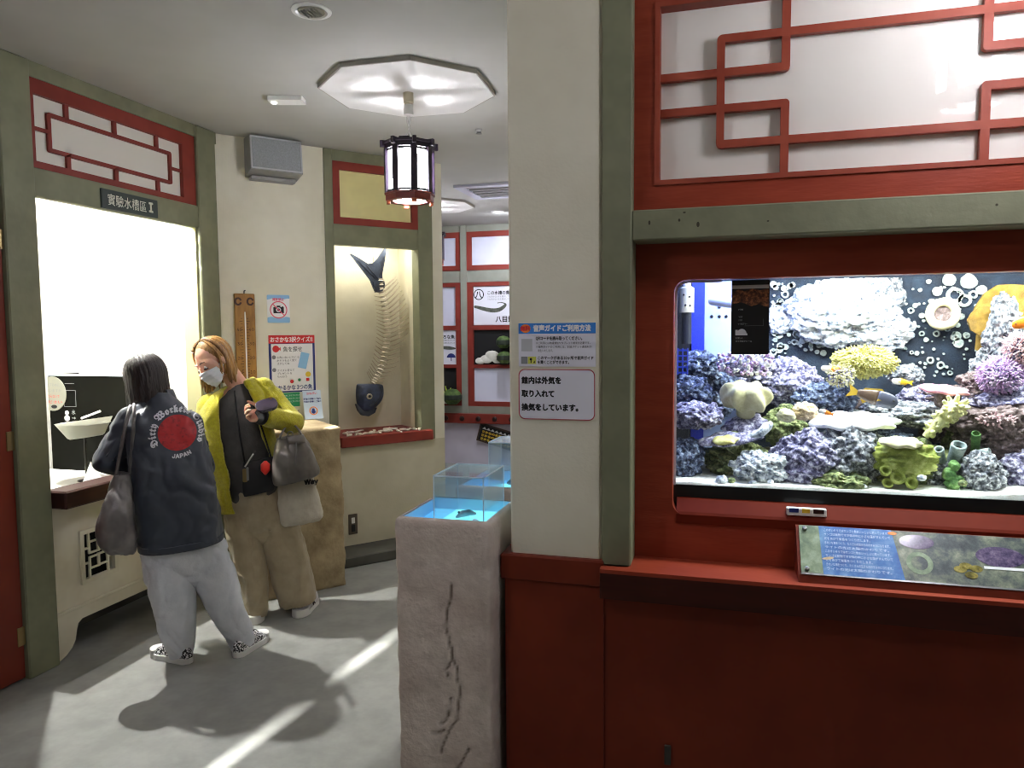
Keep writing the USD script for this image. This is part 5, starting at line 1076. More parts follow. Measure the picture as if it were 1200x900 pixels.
# fish
paint('fish_orange', (240, 120, 30), (232, 150, 50), rough=.35, scale=30); paint('fish_white', (240, 232, 226), rough=.35); paint('fish_yellow', (236, 190, 40), rough=.35)
paint('fish_brown', (104, 84, 66), (84, 66, 60), rough=.35, scale=30); paint('fish_belly', (206, 170, 60), rough=.35); paint('fish_bluegrey', (78, 80, 96), rough=.35)
def fish(label, head, tail, hgt, m1, m2, m3, wid=.42):
    head, tail = np.array(head), np.array(tail); L = np.linalg.norm(head - tail); d = (head - tail) / L; side = np.cross(UP, d); side /= np.linalg.norm(side); up = np.cross(d, side)
    t = Thing('fish', label, 'fish', (head + tail) / 2 - UP * hgt / 2)
    def body(u0, u1, n=10, k=14):
        V, F = [], []
        for u in np.linspace(u0, u1, n):
            h = hgt / 2 * (math.sin(math.pi * min(1, u ** .62 * .86 + .04)) ** .8) + .0008; w = h * wid
            for j in range(k): th = 2 * math.pi * j / k; V.append(head - d * L * .8 * u + up * h * math.sin(th) + side * w * math.cos(th))
        for i in range(n - 1):
            for j in range(k): a, b = i * k + j, i * k + (j + 1) % k; F += [[a, b, b + k], [a, b + k, a + k]]
        V += [np.mean(V[:k], 0), np.mean(V[-k:], 0)]
        for j in range(k): F += [[len(V) - 2, (j + 1) % k, j], [len(V) - 1, (n - 1) * k + j, (n - 1) * k + (j + 1) % k]]
        m = trimesh.Trimesh(np.array(V), F, process=False); m.fix_normals(); return m
    obj('body', body(0, .5), m1, t, smooth=True); obj('rear_body', body(.5, 1.0), m2, t, smooth=True)
    b = head - d * L * .78
    def fin(pts, th=.0016): 
        pg = Polygon(pts); return extr(pg, th, b - side * th / 2, -d, up, side)
    obj('tail_fin', fin([(0, hgt * .12), (L * .22, hgt * .42), (L * .16, 0), (L * .22, -hgt * .42), (0, -hgt * .12)]), m3, t)
    obj('dorsal_fin', fin([(-L * .5, hgt * .40), (-L * .42, hgt * .62), (-L * .1, hgt * .42), (-L * .02, hgt * .14)]), m3, t)
    obj('anal_fin', fin([(-L * .22, -hgt * .36), (-L * .14, -hgt * .55), (-L * .02, -hgt * .14)]), m3, t)
    obj('pectoral_fin', extr(Polygon([(0, 0), (L * .14, -hgt * .16), (L * .12, hgt * .02)]), .001, head - d * L * .26 + side * hgt * .5 * wid * (1 if side[1] < 0 else -1), -d, up, side), m3, t)
    obj('eye', trimesh.creation.icosphere(1, hgt * .07).apply_translation(head - d * L * .09 + up * hgt * .1 + side * hgt * .17 * (1 if side[1] < 0 else -1)), 'ink_black', t)
fish('small white and orange fish left of the large fluffy coral', at(962, 431, 2.66), at(991, 435, 2.67), .022, 'fish_white', 'fish_orange', 'fish_orange')
fish('small white and yellow fish right of the large fluffy coral', at(1045, 446, 2.68), at(1070, 449, 2.69), .020, 'fish_white', 'fish_yellow', 'fish_yellow')
fish('tiny pale fish with an orange tail above the bright white plate', at(960, 481, 2.55), at(977, 486, 2.56), .015, 'coral_white', 'fish_orange', 'fish_orange')
fish('bright orange fish at the right edge of the frame', at(1186, 382, 2.60), at(1226, 368, 2.62), .034, 'fish_orange', 'fish_orange', 'fish_orange')
fish('large brown and yellow-bellied fish in the middle of the tank', at(1052, 473, 2.60), at(993, 457, 2.62), .052, 'fish_bluegrey', 'fish_brown', 'fish_belly')
# black information card on the glass
t = Thing('species_card', 'black species card with a brown picture strip, stuck on the tank glass', 'card', (.087, 2.414, 1.475))
obj('card', B(.030, .143, 2.4135, 2.4165, 1.475, 1.706), 'black_plastic', t)
multi('card_picture', [(.35, (30, 18, 12)), (.5, (92, 52, 28)), (.62, (160, 100, 60))], scale=60, bump=0)
CP = lambda pg: extr(pg, .0004, (0, 2.4129, 0), (1, 0, 0), (0, 0, 1), (0, 1, 0))
obj('picture_strip', CP(Polygon([(.032, 1.668), (.05, 1.676), (.07, 1.671), (.09, 1.679), (.115, 1.673), (.141, 1.678), (.141, 1.62), (.11, 1.63), (.09, 1.625), (.06, 1.637), (.032, 1.632)])), 'card_picture', t)
obj('sky_strip', CP(sbox(.032, 1.679, .141, 1.69)), 'ink_lightgrey', t)
obj('silhouette', CP(shapely.union_all([sbox(.043, 1.534, .079, 1.54), affinity.scale(Point(.062, 1.54).buffer(1, 12), .014, .014).intersection(sbox(0, 1.538, 1, 2)), sbox(.043, 1.538, .05, 1.551)])), 'ink_lightgrey', t)
for k, (z, w, x) in enumerate(((1.612, .016, .05), (1.589, .012, .052), (1.579, .012, .052), (1.567, .028, .05), (1.523, .022, .043), (1.513, .05, .043))):
    obj('lettering', words('マイクロアトール'[:4 + k], .0065, (x, 2.4128, z), (1, 0, 0), (0, 0, 1), width=w, res=24), 'ink_lightgrey', t)
obj('pointer_line', CP(shapely.union_all([sbox(.07, 1.563, .126, 1.5636), sbox(.1254, 1.563, .126, 1.585)])), 'ink_grey', t)
# small magnet box on the ledge
t = Thing('magnet_cleaner', 'little white box with blue, yellow and dark red squares under the tank', 'box', (.257, 2.37, .983))
obj('box', B(.2, .314, 2.362, 2.384, .983, 1.006, .002), 'white_plastic', t)
for (a_, b_, m_) in ((.207, .234, 'ink_navy'), (.244, .266, 'ink_yellow'), (.276, .306, 'dark_red_wood')): obj('coloured_square', B(a_, b_, 2.3605, 2.363, .993, 1.0055), m_, t)

# ================================================================ SLANTED INFORMATION PANEL ON THE LEDGE
t = Thing('information_desk', 'slanted information panel with blue text block and coral pictures on the red ledge', 'information panel', (.9, 2.28, .8225))
yz = Polygon([(2.222, .8225), (2.232, .842), (2.334, .959), (2.350, .959), (2.350, .8225)])
obj('desk_body', extr(yz, 1.45, (.224, 0, 0), (0, 1, 0), (0, 0, 1), (1, 0, 0)), 'red_dado', t)
P0 = np.array([.232, 2.2345, .8455]); PV = np.array([0, .1, .1147]); PL = np.linalg.norm(PV); PV /= PL; PU = np.array([1.0, 0, 0]); PN = np.cross(PU, PV)
def ip(pg, k=.004, th=.0004): return extr(pg, th, P0 + PN * k, PU, PV, PN)
multi('print_reef', [(.3, (24, 30, 40)), (.45, (70, 78, 78)), (.55, (110, 116, 100)), (.7, (160, 162, 140))], scale=14, bump=0, rough=.35)
multi('print_sponge', [(.3, (84, 100, 82)), (.5, (126, 142, 112)), (.7, (160, 172, 146))], scale=26, bump=0, rough=.4)
multi('print_blue', [(.3, (28, 66, 140)), (.5, (56, 108, 176)), (.7, (120, 164, 206))], scale=12, bump=0, rough=.4)
multi('print_purple', [(.35, (50, 44, 72)), (.5, (96, 82, 112)), (.65, (136, 122, 144))], scale=40, bump=0, rough=.15)
multi('print_yellow', [(.35, (80, 74, 40)), (.5, (130, 120, 60)), (.65, (176, 160, 96))], scale=40, bump=0, rough=.15)
paint('print_text', (206, 224, 244), rough=.4)
obj('panel_board', ip(sbox(0, 0, 1.40, PL), .0005, .0035), 'print_reef', t); obj('board_edge', ip(sbox(-.001, -.004, 1.401, .001), .0005, .004), 'steel', t)
obj('sponge_picture', ip(sbox(.0, .002, .068, PL)), 'print_sponge', t)
obj('text_block', ip(Polygon([(.060, 0), (.272, 0), (.252, PL), (.055, PL)]), .0044), 'print_blue', t)
jp = ['このすいそうではサンゴと魚をいっしょに飼っています。', 'サンゴは動物ですが体の中に小さな藻がすんでいて', '光をあびて栄養をつくりだします。', 'きれいな海をつくり、たくさんの生きもののすみかになります。', 'ライトの光は太陽のかわりです。']
for k in range(10):
    obj('lettering', words(jp[k % 5], .0095, P0 + PN * .0052 + PU * .068 + PV * (PL - .0155 - .0135 * k), PU, PV, width=(.18 if k % 5 != 2 else .13), res=24), 'print_text', t)
obj('wreath_picture', ip(Point(.315, .055).buffer(.034).difference(Point(.315, .055).buffer(.021)), .0044), 'print_sponge', t)
obj('violet_picture', ip(affinity.scale(Point(.315, .12).buffer(1), .045, .022), .0044), 'print_purple', t)
for (x, y) in ((.415, .045), (.44, .03), (.455, .05), (.43, .056)): obj('leaf_picture', ip(affinity.scale(Point(x, y).buffer(1), .016, .010), .0048), 'print_yellow', t)
obj('yellow_picture', ip(affinity.scale(Point(.43, .05).buffer(1), .06, .035), .0044), 'coral_yellow', t) if False else None
obj('violet_picture', ip(affinity.scale(Point(.52, .09).buffer(1), .06, .03), .0044), 'print_purple', t)
obj('white_label', ip(sbox(.475, .052, .64, .06), .0048), 'paper_white', t); obj('orange_fish_picture', ip(affinity.scale(Point(.254, .142).buffer(1), .012, .005), .0052), 'fish_orange', t)
obj('pale_fish_picture', ip(affinity.rotate(affinity.scale(Point(.075, .05).buffer(1), .016, .004), 10), .0052), 'coral_beige', t)
for (x, y) in ((.016, .14), (.016, .012), (.70, .14), (.70, .012)): obj('screw_cap', lathe([(.0065, 0), (.0065, .006), (.004, .0075)], 14, P0 + PN * .004 + PU * x + PV * y, PN), 'steel', t)
# ================================================================ THINGS IN THE BRIGHT NICHE
YB = 3.45
t = Thing('experiment_tank', 'black backed experiment tank inside the bright niche', 'tank', (-3.5, YB, .736))
obj('black_panel', B(-3.862, -3.22, YB, YB + .012, .736, 1.318), 'black_glossy', t); paint('black_glossy', (9, 9, 7), (14, 14, 9), rough=.5, scale=5, spec=.05)
obj('tank_edge', B(-3.862, -3.22, YB - .004, YB + .016, 1.312, 1.322), 'edge_white', t)
obj('side_post', B(-3.24, -3.22, YB + .012, YB + .2, .736, 1.318), 'black_plastic', t); obj('side_post', B(-3.862, -3.842, YB + .012, YB + .2, .736, 1.318), 'black_plastic', t)
t = Thing('round_label', 'round white printed label on the black panel in the niche', 'label', (-3.83, YB - .003, 1.12))
pc = np.array([-3.835, YB - .003, 1.205])
NX = dict(ux=(1, 0, 0), uy=(0, 0, 1), n=(0, 1, 0))
paint('label_paper_dimmed', (150, 150, 138), rough=.7); obj('disc', extr(Point(0, 0).buffer(.103), .003, pc, **NX), 'label_paper_dimmed', t)  # paper greyed to stand in for dimmer light on the label
for k, (s, m_, w) in enumerate((('コップの水に', 'ink_grey', .12), ('魚はいますか', 'ink_grey', .14), ('さわらないで', 'ink_red', .11), ('ください', 'ink_red', .15))):
    obj('lettering', words(s, .02, pc + [0, -.0006, .045 - .034 * k], (1, 0, 0), (0, 0, 1), align='c', width=w, res=26), m_, t)
obj('fish_mark', extr(affinity.scale(Point(.01, -.078).buffer(1), .022, .011), .0006, pc + [0, -.0006, 0], **NX), 'ink_black', t)
t = Thing('panel_diagram', 'thin white line diagram printed on the black panel right of the round label', 'diagram', (-3.69, YB - .001, 1.05))
dq = lambda pg: extr(pg, .001, (0, YB - .001, 0), (1, 0, 0), (0, 0, 1), (0, 1, 0))
obj('frame_line', dq(sbox(-3.75, 1.13, -3.665, 1.225).buffer(.002).difference(sbox(-3.75, 1.13, -3.665, 1.225).buffer(-.001))), 'ink_grey', t); obj('frame_line', dq(sbox(-3.74, 1.265, -3.67, 1.268)), 'ink_grey', t)
obj('figure', dq(shapely.union_all([Point(-3.735, 1.092).buffer(.014), affinity.scale(Point(-3.735, 1.06).buffer(1), .02, .018)])), 'paper_white', t)
obj('lettering', words('水', .03, (-3.70, YB - .0012, 1.085), (1, 0, 0), (0, 0, 1), res=26), 'ink_lightgrey', t); obj('lettering', words('→', .03, (-3.70, YB - .0012, 1.05), (1, 0, 0), (0, 0, 1), res=26), 'ink_lightgrey', t)
# white board on the counter
t = Thing('white_board', 'white glowing board with a yellow-green patch on the niche counter', 'board', (-3.5, 3.15, .737))
obj('board', B(-3.86, -3.22, 2.75, 3.44, .7365, .752, .003), 'white_plastic', t)
obj('yellow_patch', extr(affinity.scale(Point(0, 0).buffer(1), .12, .16), .0015, (-3.60, 2.83, .7525)), 'weed_patch', t); paint('weed_patch', (206, 206, 110), (226, 228, 180), rough=.6, scale=20)
# tented card
a_ = hit(95, 577, 2, .752); b_ = hit(122, 571, 2, .752)
pa, pb = np.array([-3.20, 2.78, .737]), np.array([-3.075, 2.98, .737])
pa = hit(92, 578, 2, .74); pb = hit(126, 570, 2, .74); top = hit(106, 541, 0, (pa[0] + pb[0]) / 2 - .06)
t = Thing('tent_card', 'white folded card standing behind the wooden sill', 'card', (pa + pb) / 2)
bk = np.array([-.09, .05, 0.0])
def sheet(q, th=.002):
    q = np.array(q); n_ = np.cross(q[1] - q[0], q[2] - q[0]); n_ /= np.linalg.norm(n_); v = np.vstack([q, q + n_ * th]); k = len(q)
    f = [[0, i + 1, i] for i in range(1, k - 1)] + [[k, k + i, k + i + 1] for i in range(1, k - 1)]
    for i in range(k): j2 = (i + 1) % k; f += [[i, j2, k + j2], [i, k + j2, k + i]]
    m = trimesh.Trimesh(v, f, process=False); m.fix_normals(); return m
obj('front_face', sheet([pa, pb, top]), 'paper_white', t); obj('back_face', sheet([pb, pb + bk, top]), 'paper_white', t)
# white bowl with a spoon on a slim black stand
bc = (hit(75, 498, 1, 3.2) + hit(122, 488, 1, 3.2)) / 2; br = np.linalg.norm(hit(75, 498, 1, 3.2) - hit(122, 488, 1, 3.2)) / 2
M['thin_plastic'] = usdkit.material(stage, '/World/Looks/thin_plastic', {'d': ('diffuse_bsdf', {'color': (.85, .86, .82)}), 't': ('translucent_bsdf', {'color': (.85, .86, .80)}), 'm': ('mix_closure', {'fac': .5})}, [('d.BSDF', 'm.closure1'), ('t.BSDF', 'm.closure2')], surface='m.closure')
t = Thing('white_bowl', 'white oval bowl with a white spoon in front of the black panel', 'bowl', (bc[0], bc[1], .752))
bm = lathe([(br * .02, -.092), (br * .56, -.092), (br * .64, -.084), (br * .98, .0), (br * 1.0, .004), (br * .96, .003), (br * .6, -.075), (br * .05, -.08)], 40); bm.apply_transform(trimesh.transformations.euler_matrix(.0, -.14, 0)); bm.apply_translation(bc)
obj('bowl', bm, 'thin_plastic', t, smooth=40); obj('contents', lathe([(br * .93, -.012), (br * .5, -.006), (.002, -.004)], 30, bc), 'paper_white', t)
s0, s1 = hit(96, 490, 1, 3.22), hit(117, 482, 1, 3.16); obj('spoon', tube([s0, (s0 + s1) / 2, s1], [.007, .006, .007], 8), 'white_plastic', t)
obj('stand', lathe([(.045, .7525), (.045, .757), (.006, .76), (.006, bc[2] - .088)], 14, (bc[0], bc[1], 0)), 'black_plastic', t)

# ================================================================ PEOPLE
from scipy.interpolate import PchipInterpolator
def mf(m):
    m = tri(m)
    if m.volume < 0: m = m.copy(); m.invert()
    return m3d.Manifold(m3d.Mesh(np.asarray(m.vertices, np.float32), np.asarray(m.faces, np.uint32)))
def ball(c, r, n=16): return m3d.Manifold.sphere(float(r), n).translate([float(x) for x in c])
def bone(a, ra, b, rb, n=16): return m3d.Manifold.batch_hull([ball(a, ra, n), ball(b, rb, n)])
def chain(js, n=16): return [bone(js[i][0], js[i][1], js[i + 1][0], js[i + 1][1], n) for i in range(len(js) - 1)]
def union(ms): return m3d.Manifold.batch_boolean(ms, m3d.OpType.Add)
def soften(m, step, it=12, lamb=.5):
    q = tri(m.refine_to_length(step)); q.merge_vertices(); o = np.array(q.vertices); trimesh.smoothing.filter_taubin(q, lamb=lamb, nu=.53, iterations=it)
    d = np.nan_to_num(np.array(q.vertices) - o); L_ = np.linalg.norm(d, axis=1, keepdims=True); q.vertices = o + d * np.minimum(1, .014 / np.maximum(L_, 1e-9)); return q
def pgrid(x0, x1): return x0, x1
class Fig:
    """a person's own axes: e_r to the viewer's right, e_d away from the viewer"""
    def __init__(s, px, D):
        d = ray(px, 450); s.d = np.array([d[0], d[1], 0]) / math.hypot(d[0], d[1]); s.r = np.array([s.d[1], -s.d[0], 0]); s.D = D
    def P(s, x, y, D=None): return atD(x, y, D or s.D)
def ringpts(c, A, Bv, n, p=2.2, t0=0, t1=2 * np.pi, closed=True):
    t = np.linspace(t0, t1, n, endpoint=not closed); co, si = np.cos(t), np.sin(t)
    return c + A * (np.sign(co) * np.abs(co) ** (2 / p))[:, None] + Bv * (np.sign(si) * np.abs(si) ** (2 / p))[:, None]
def ringdata(fig, rings, M):
    C_, A_, B_ = [], [], []
    for (xl, yl, xr, yr, D, b) in rings:
        L_, R_ = fig.P(xl, yl, D), fig.P(xr, yr, D); C_.append((L_ + R_) / 2); A_.append((R_ - L_) / 2); B_.append(fig.d * b)
    u = np.arange(len(rings)); uu = np.linspace(0, len(rings) - 1, M)
    return [PchipInterpolator(u, np.array(q))(uu) for q in (C_, A_, B_)] + [uu]
def loft(fig, rings, M=40, n=48, p=2.3):
    C_, A_, B_, _ = ringdata(fig, rings, M); V, F = [], []
    for i in range(M): V.append(ringpts(C_[i], A_[i], B_[i], n, p))
    V = np.vstack(V + [C_[:1], C_[-1:]])
    for i in range(M - 1):
        for k in range(n): a, b = i * n + k, i * n + (k + 1) % n; F += [[a, b, b + n], [a, b + n, a + n]]
    for k in range(n): F += [[M * n, (k + 1) % n, k], [M * n + 1, (M - 1) * n + k, (M - 1) * n + (k + 1) % n]]
    m = trimesh.Trimesh(V, F, process=False)
    if m.volume < 0: m.invert()
    return m
def loft_open(fig, rings, cuts, th=.012, M=40, n=64, p=2.3):
    """as loft, but open at the front between the cuts (left, right), each -1 .. 1 across the width"""
    C_, A_, B_, uu = ringdata(fig, rings, M); ct = PchipInterpolator(np.arange(len(cuts)), np.array(cuts, float))(uu * (len(cuts) - 1) / (len(rings) - 1)); V = []
    for k, s in ((0, 1.0), (1, 0.0)):
        for i in range(M):
            a0, a1 = -math.acos(np.clip(ct[i][1], -.99, .99)), 2 * math.pi - math.acos(np.clip(ct[i][0], -.99, .99)); la, lb_ = np.linalg.norm(A_[i]), np.linalg.norm(B_[i]); q = th * (1 - s)
            V.append(ringpts(C_[i], A_[i] * (1 - q / la), B_[i] * (1 - q / lb_), n, p, a0, a1, False))
    V = np.vstack(V); F = []; o = M * n
    for i in range(M - 1):
        for k in range(n - 1): a = i * n + k; F += [[a, a + 1, a + n + 1], [a, a + n + 1, a + n], [o + a, o + a + n + 1, o + a + 1], [o + a, o + a + n, o + a + n + 1]]
        for k in (0, n - 1):
            a = i * n + k; q = [[a, a + n, o + a + n], [a, o + a + n, o + a]]; F += q if k == 0 else [x[::-1] for x in q]
    for i in (0, M - 1):
        for k in range(n - 1): a = i * n + k; q = [[a, o + a, o + a + 1], [a, o + a + 1, a + 1]]; F += q if i == 0 else [x[::-1] for x in q]
    m = trimesh.Trimesh(V, F, process=False); m.fix_normals()
    return m
def folds(m, amp, sc=(9, 9, 5), seed=0, fine=.4):
    v = np.array(m.vertices); nn = np.array(m.vertex_normals); q = v * sc
    w = np.stack([noise3(v, 4, seed + 9), noise3(v, 4, seed + 10), noise3(v, 4, seed + 11)], 1)
    r1 = np.abs(noise3(q + w * 2.2, 1.0, seed, 2)); r2 = np.abs(noise3(q * [1.9, 1.9, 1.5] + w * 3, 1.0, seed + 3, 2))     # creases: sharp valleys between soft swells
    h = np.minimum(r1 * 5, 1) * 1.0 + np.minimum(r2 * 5, 1) * fine - .75
    m.vertices = v + nn * (h * amp)[:, None]; return m
def shoe(parent, heel, toe, mats, L=None, name='shoe', w=.088, label=None):
    heel, toe = np.array([*heel[:2], 0.0]), np.array([*toe[:2], 0.0]); d = toe - heel; d /= np.linalg.norm(d); L = L or .245; s = np.array([d[1], -d[0], 0]); heel = (heel + toe) / 2 - d * L / 2
    u = np.linspace(0, 1, 30); wl = np.interp(u, [0, .08, .3, .55, .72, .88, .96, 1], [.2, .66, .74, .84, 1.0, .86, .55, .1]) * w / 2
    pl = np.concatenate([np.stack([u * L, wl], 1), np.stack([u * L, -wl], 1)[::-1]]); pg = Polygon(pl).buffer(.004)
    sole = extr(pg, .026, heel + UP * .001, d, s, UP); p_ = obj(name, upper_mesh(heel, d, s, L, w), mats[0], parent, smooth=True, label=label)
    obj('sole', sole, mats[1], p_); cap = extr(pg.buffer(.001).intersection(sbox(L * .80, -1, L * 1.1, 1)), .040, heel + UP * .003, d, s, UP); obj('toe_cap', cap, mats[2], p_)
    return p_, heel, d, s, L
def upper_mesh(heel, d, s, L, w):
    V, F, n = [], [], 20; us = np.linspace(.0, 1, 22)
    for u in us:
        hw = np.interp(u, [0, .06, .3, .55, .72, .9, 1], [.30, .62, .68, .78, .92, .7, .12]) * w / 2; h = np.interp(u, [0, .05, .3, .42, .6, .8, .94, 1], [.070, .078, .082, .078, .062, .048, .036, .022])
        for k in range(n):
            th = 2 * np.pi * k / n; V.append(heel + d * u * L + s * hw * math.copysign(abs(math.cos(th)) ** .75, math.cos(th)) + UP * (.02 + max(0, math.sin(th)) * (h - .02)))
    for i in range(len(us) - 1):
        for k in range(n): a, b = i * n + k, i * n + (k + 1) % n; F += [[a, b, b + n], [a, b + n, a + n]]
    V += [V[0] * .5 + V[n // 2] * .5, V[-1] * .5 + V[-n // 2] * .5]
    for k in range(n): F += [[len(V) - 2, (k + 1) % n, k], [len(V) - 1, (len(us) - 1) * n + k, (len(us) - 1) * n + (k + 1) % n]]
    m = trimesh.Trimesh(V, F, process=False); m.fix_normals(); return m
def axes(f, up):
    f = f / np.linalg.norm(f); r = np.cross(f, up); r /= np.linalg.norm(r); return r, f, np.cross(r, f)     # her right, forward, up
def head_solid(c, ax, k=1.0):
    r, f, u = ax; W = lambda x, y, z: np.array(c) + (r * x + f * y + u * z) * k
    T = np.eye(4)[:3]; T[:, 0], T[:, 1], T[:, 2], T[:, 3] = r * .072 * k, f * .090 * k, u * .088 * k, W(0, -.012, .03)
    cran = m3d.Manifold.sphere(1.0, 40).transform(T)
    jaw = m3d.Manifold.batch_hull([ball(W(0, .048, -.01), .047 * k), ball(W(0, .066, -.088), .018 * k), ball(W(.04, .012, -.055), .024 * k), ball(W(-.04, .012, -.055), .024 * k), ball(W(.028, .044, .012), .037 * k), ball(W(-.028, .044, .012), .037 * k), ball(W(0, .046, .04), .036 * k)])
    nose = m3d.Manifold.batch_hull([ball(W(0, .088, .012), .007 * k), ball(W(0, .108, -.026), .0095 * k), ball(W(.011, .094, -.03), .007 * k), ball(W(-.011, .094, -.03), .007 * k)])
    parts = [cran, jaw, nose, bone(W(.016, .080, .030), .008 * k, W(.04, .066, .028), .008 * k), bone(W(-.016, .080, .030), .008 * k, W(-.04, .066, .028), .008 * k), bone(W(-.014, .083, -.058), .009 * k, W(.014, .083, -.058), .009 * k)]
    for s_ in (-1, 1):
        E_ = np.eye(4)[:3]; E_[:, 0], E_[:, 1], E_[:, 2], E_[:, 3] = r * .010 * k, f * .019 * k, u * .030 * k, W(s_ * .073, -.008, -.005); parts.append(m3d.Manifold.sphere(1.0, 16).transform(E_))
    return parts, W
def fingers(wrist, fwd, pn, side, spread=.0, curl=(.5, .9, .6), k=1.0, thumb=1):
    """hand: palm hull and five chains. fwd along the hand, pn out of the palm, side towards the thumb."""
    fwd, pn = fwd / np.linalg.norm(fwd), pn / np.linalg.norm(pn); side = np.cross(pn, fwd) * thumb; W = lambda a, b, c: wrist + (fwd * a + side * b + pn * c) * k
    ms = [m3d.Manifold.batch_hull([ball(W(.0, .018, 0), .020 * k), ball(W(.0, -.018, 0), .019 * k), ball(W(.078, .030, 0), .013 * k), ball(W(.074, -.030, 0), .012 * k), ball(W(.03, .03, .004), .016 * k)])]
    for j, (b, L) in enumerate(((.029, .070), (.010, .078), (-.010, .072), (-.029, .056))):
        a = 0.0; p = W(.078, b, 0); pts = [(W(.05, b * .9, 0), .010 * k), (p, .0095 * k)]
        for q, (fr, cu) in enumerate(zip((.45, .32, .26), curl)):
            a += cu * (1 + .06 * j); p = p + (fwd * math.cos(a) + pn * math.sin(a) + side * spread * (1.5 - j)) * L * fr * k; pts.append((p, (.0088, .0082, .0072)[q] * k))
        ms += chain(pts, 12)
    p = W(.022, .034, .006); p2 = p + (fwd * .55 + side * .75 + pn * .3) * .036 * k; p3 = p2 + (fwd * .85 + side * .25 + pn * .45) * .03 * k; p4 = p3 + (fwd * .9 + pn * .4) * .024 * k
    ms += chain([(W(.01, .015, 0), .014 * k), (p, .0125 * k), (p2, .0105 * k), (p3, .0095 * k), (p4, .008 * k)], 12)
    return ms
def locks(c, ax, n, phi0, phi1, L, seed, rad=.013, k=1.0, lean=np.zeros(3), top=(0, -.01, .03), R=(.080, .100, .097), stop=-8, jit=.25):
    """strands that run from the crown over the scalp and then hang straight down"""
    r, f, u = ax; q = random.Random(seed); out = []
    for i in range(n):
        ph = phi0 + (phi1 - phi0) * (i + q.uniform(-.4, .4)) / max(1, n - 1); e0, e1 = math.radians(q.uniform(62, 88)), math.radians(stop + q.uniform(-8, 8)); pts = []
        for e in np.linspace(e0, e1, 9):
            dl = r * math.sin(ph) * math.cos(e) * R[0] + f * math.cos(ph) * math.cos(e) * R[1] + u * math.sin(e) * R[2]
            pts.append(np.array(c) + (r * top[0] + f * top[1] + u * top[2] + dl) * k)
        ln = L * q.uniform(.86, 1.08); d0 = (pts[-1] - pts[-2]); d0 /= np.linalg.norm(d0)
        for s_ in (.25, .5, .75, 1.0): pts.append(pts[8] + d0 * ln * .22 * min(1, s_ * 2) + (np.array([0, 0, -1.0]) + lean) * ln * s_ * .85 + (r * q.uniform(-1, 1) + f * q.uniform(-1, 1)) * .006 * s_)
        rr_ = np.concatenate([np.linspace(.55, 1, 4), np.ones(5), [1, .95, .8, .35]]) * rad * q.uniform(.8, 1.15)
        out.append(tube(pts, rr_, 7))
    return trimesh.util.concatenate(out)
paint('skin', (222, 176, 150), (212, 160, 136), rough=.5, scale=12, sss=.12)
def hairmat(name, c1, c2, rough=.38):
    paint(name, c1, c2, rough=rough, scale=40, stretch=(3, 3, .35), bump=.5, bscale=60, spec=.6, bdist=.004)
hairmat('hair_dark', (22, 15, 16), (38, 26, 26), .5); hairmat('hair_blond', (132, 94, 44), (178, 134, 72)); hairmat('hair_brown', (98, 66, 34), (140, 98, 48)); hairmat('hair_root', (58, 40, 28), (84, 58, 34))
paint('navy_nylon', (56, 63, 75), (46, 52, 64), rough=.48, scale=8, bump=.15, bscale=30, sheen=.1)
paint('print_red', (176, 26, 30), (120, 16, 22), rough=.6, scale=60, ramp=(.5, .75)); paint('print_white', (214, 214, 220), rough=.6)
paint('grey_trousers', (216, 219, 225), (202, 206, 213), rough=.8, scale=12, bump=.2, bscale=120, sheen=.2)
paint('beige_trousers', (172, 158, 130), (158, 144, 116), rough=.8, scale=12, bump=.25, bscale=160, sheen=.2)
paint('lime_wool', (196, 188, 26), (176, 166, 14), rough=.9, scale=60, bump=.6, bscale=260, sheen=.35)
paint('black_cloth', (26, 26, 29), (18, 18, 20), rough=.75, scale=10, bump=.2, bscale=120)
multi('sneaker_pattern', [(.44, (26, 26, 30)), (.5, (40, 40, 44)), (.53, (210, 210, 212)), (.6, (226, 226, 226))], scale=110, detail=1, bump=.1)
paint('sole_white', (226, 226, 222), rough=.55); paint('shoe_white', (222, 222, 222), (210, 210, 210), rough=.5, scale=20)
paint('bag_grey', (122, 118, 116), (92, 88, 88), rough=.38, scale=8, metal=.35, bump=.3, bscale=20); paint('bag_silver', (128, 122, 116), (98, 94, 90), rough=.34, scale=7, metal=.55, bump=.25, bscale=30)
paint('tote_cloth', (196, 190, 174), (180, 172, 154), rough=.85, scale=10, bump=.3, bscale=160); paint('purse_violet', (56, 46, 62), (40, 33, 46), rough=.18, scale=10, coat=.6); paint('mask_white', (232, 234, 238), rough=.7, bump=.15, bscale=90)
paint('charm_red', (226, 44, 36), rough=.35)

# ---------------------------------------------------------------- woman in the navy jacket, seen from behind
f1 = Fig(208, 3.74); P = f1.P
w1 = Thing('person', 'dark haired woman in navy jacket and pale grey trousers, back turned, at the bright niche', 'person', (*((hit(203, 772, 2, 0) + hit(292, 760, 2, 0))[:2] / 2), 0))
hc = P(172, 447, 3.86); hax = axes(-f1.r * .40 + f1.d * .85 + UP * -.38, UP - f1.r * .12)
hp, HW = head_solid(hc, hax)
body = list(hp) + chain([(HW(0, -.03, -.05), .05), (P(184, 476, 3.81), .052), (P(187, 492, 3.80), .08), (P(196, 540, 3.76), .10), (P(208, 610, 3.75), .115)])
body += [bone(P(184, 486, 3.80), .055, P(158, 492, 3.80), .04), bone(P(186, 486, 3.80), .055, P(218, 494, 3.80), .04)]
armL = [P(154, 493, 3.80), P(127, 539, 3.77), P(168, 556, 3.93)]; armR = [P(222, 496, 3.80), P(237, 548, 3.83), P(200, 545, 4.02)]
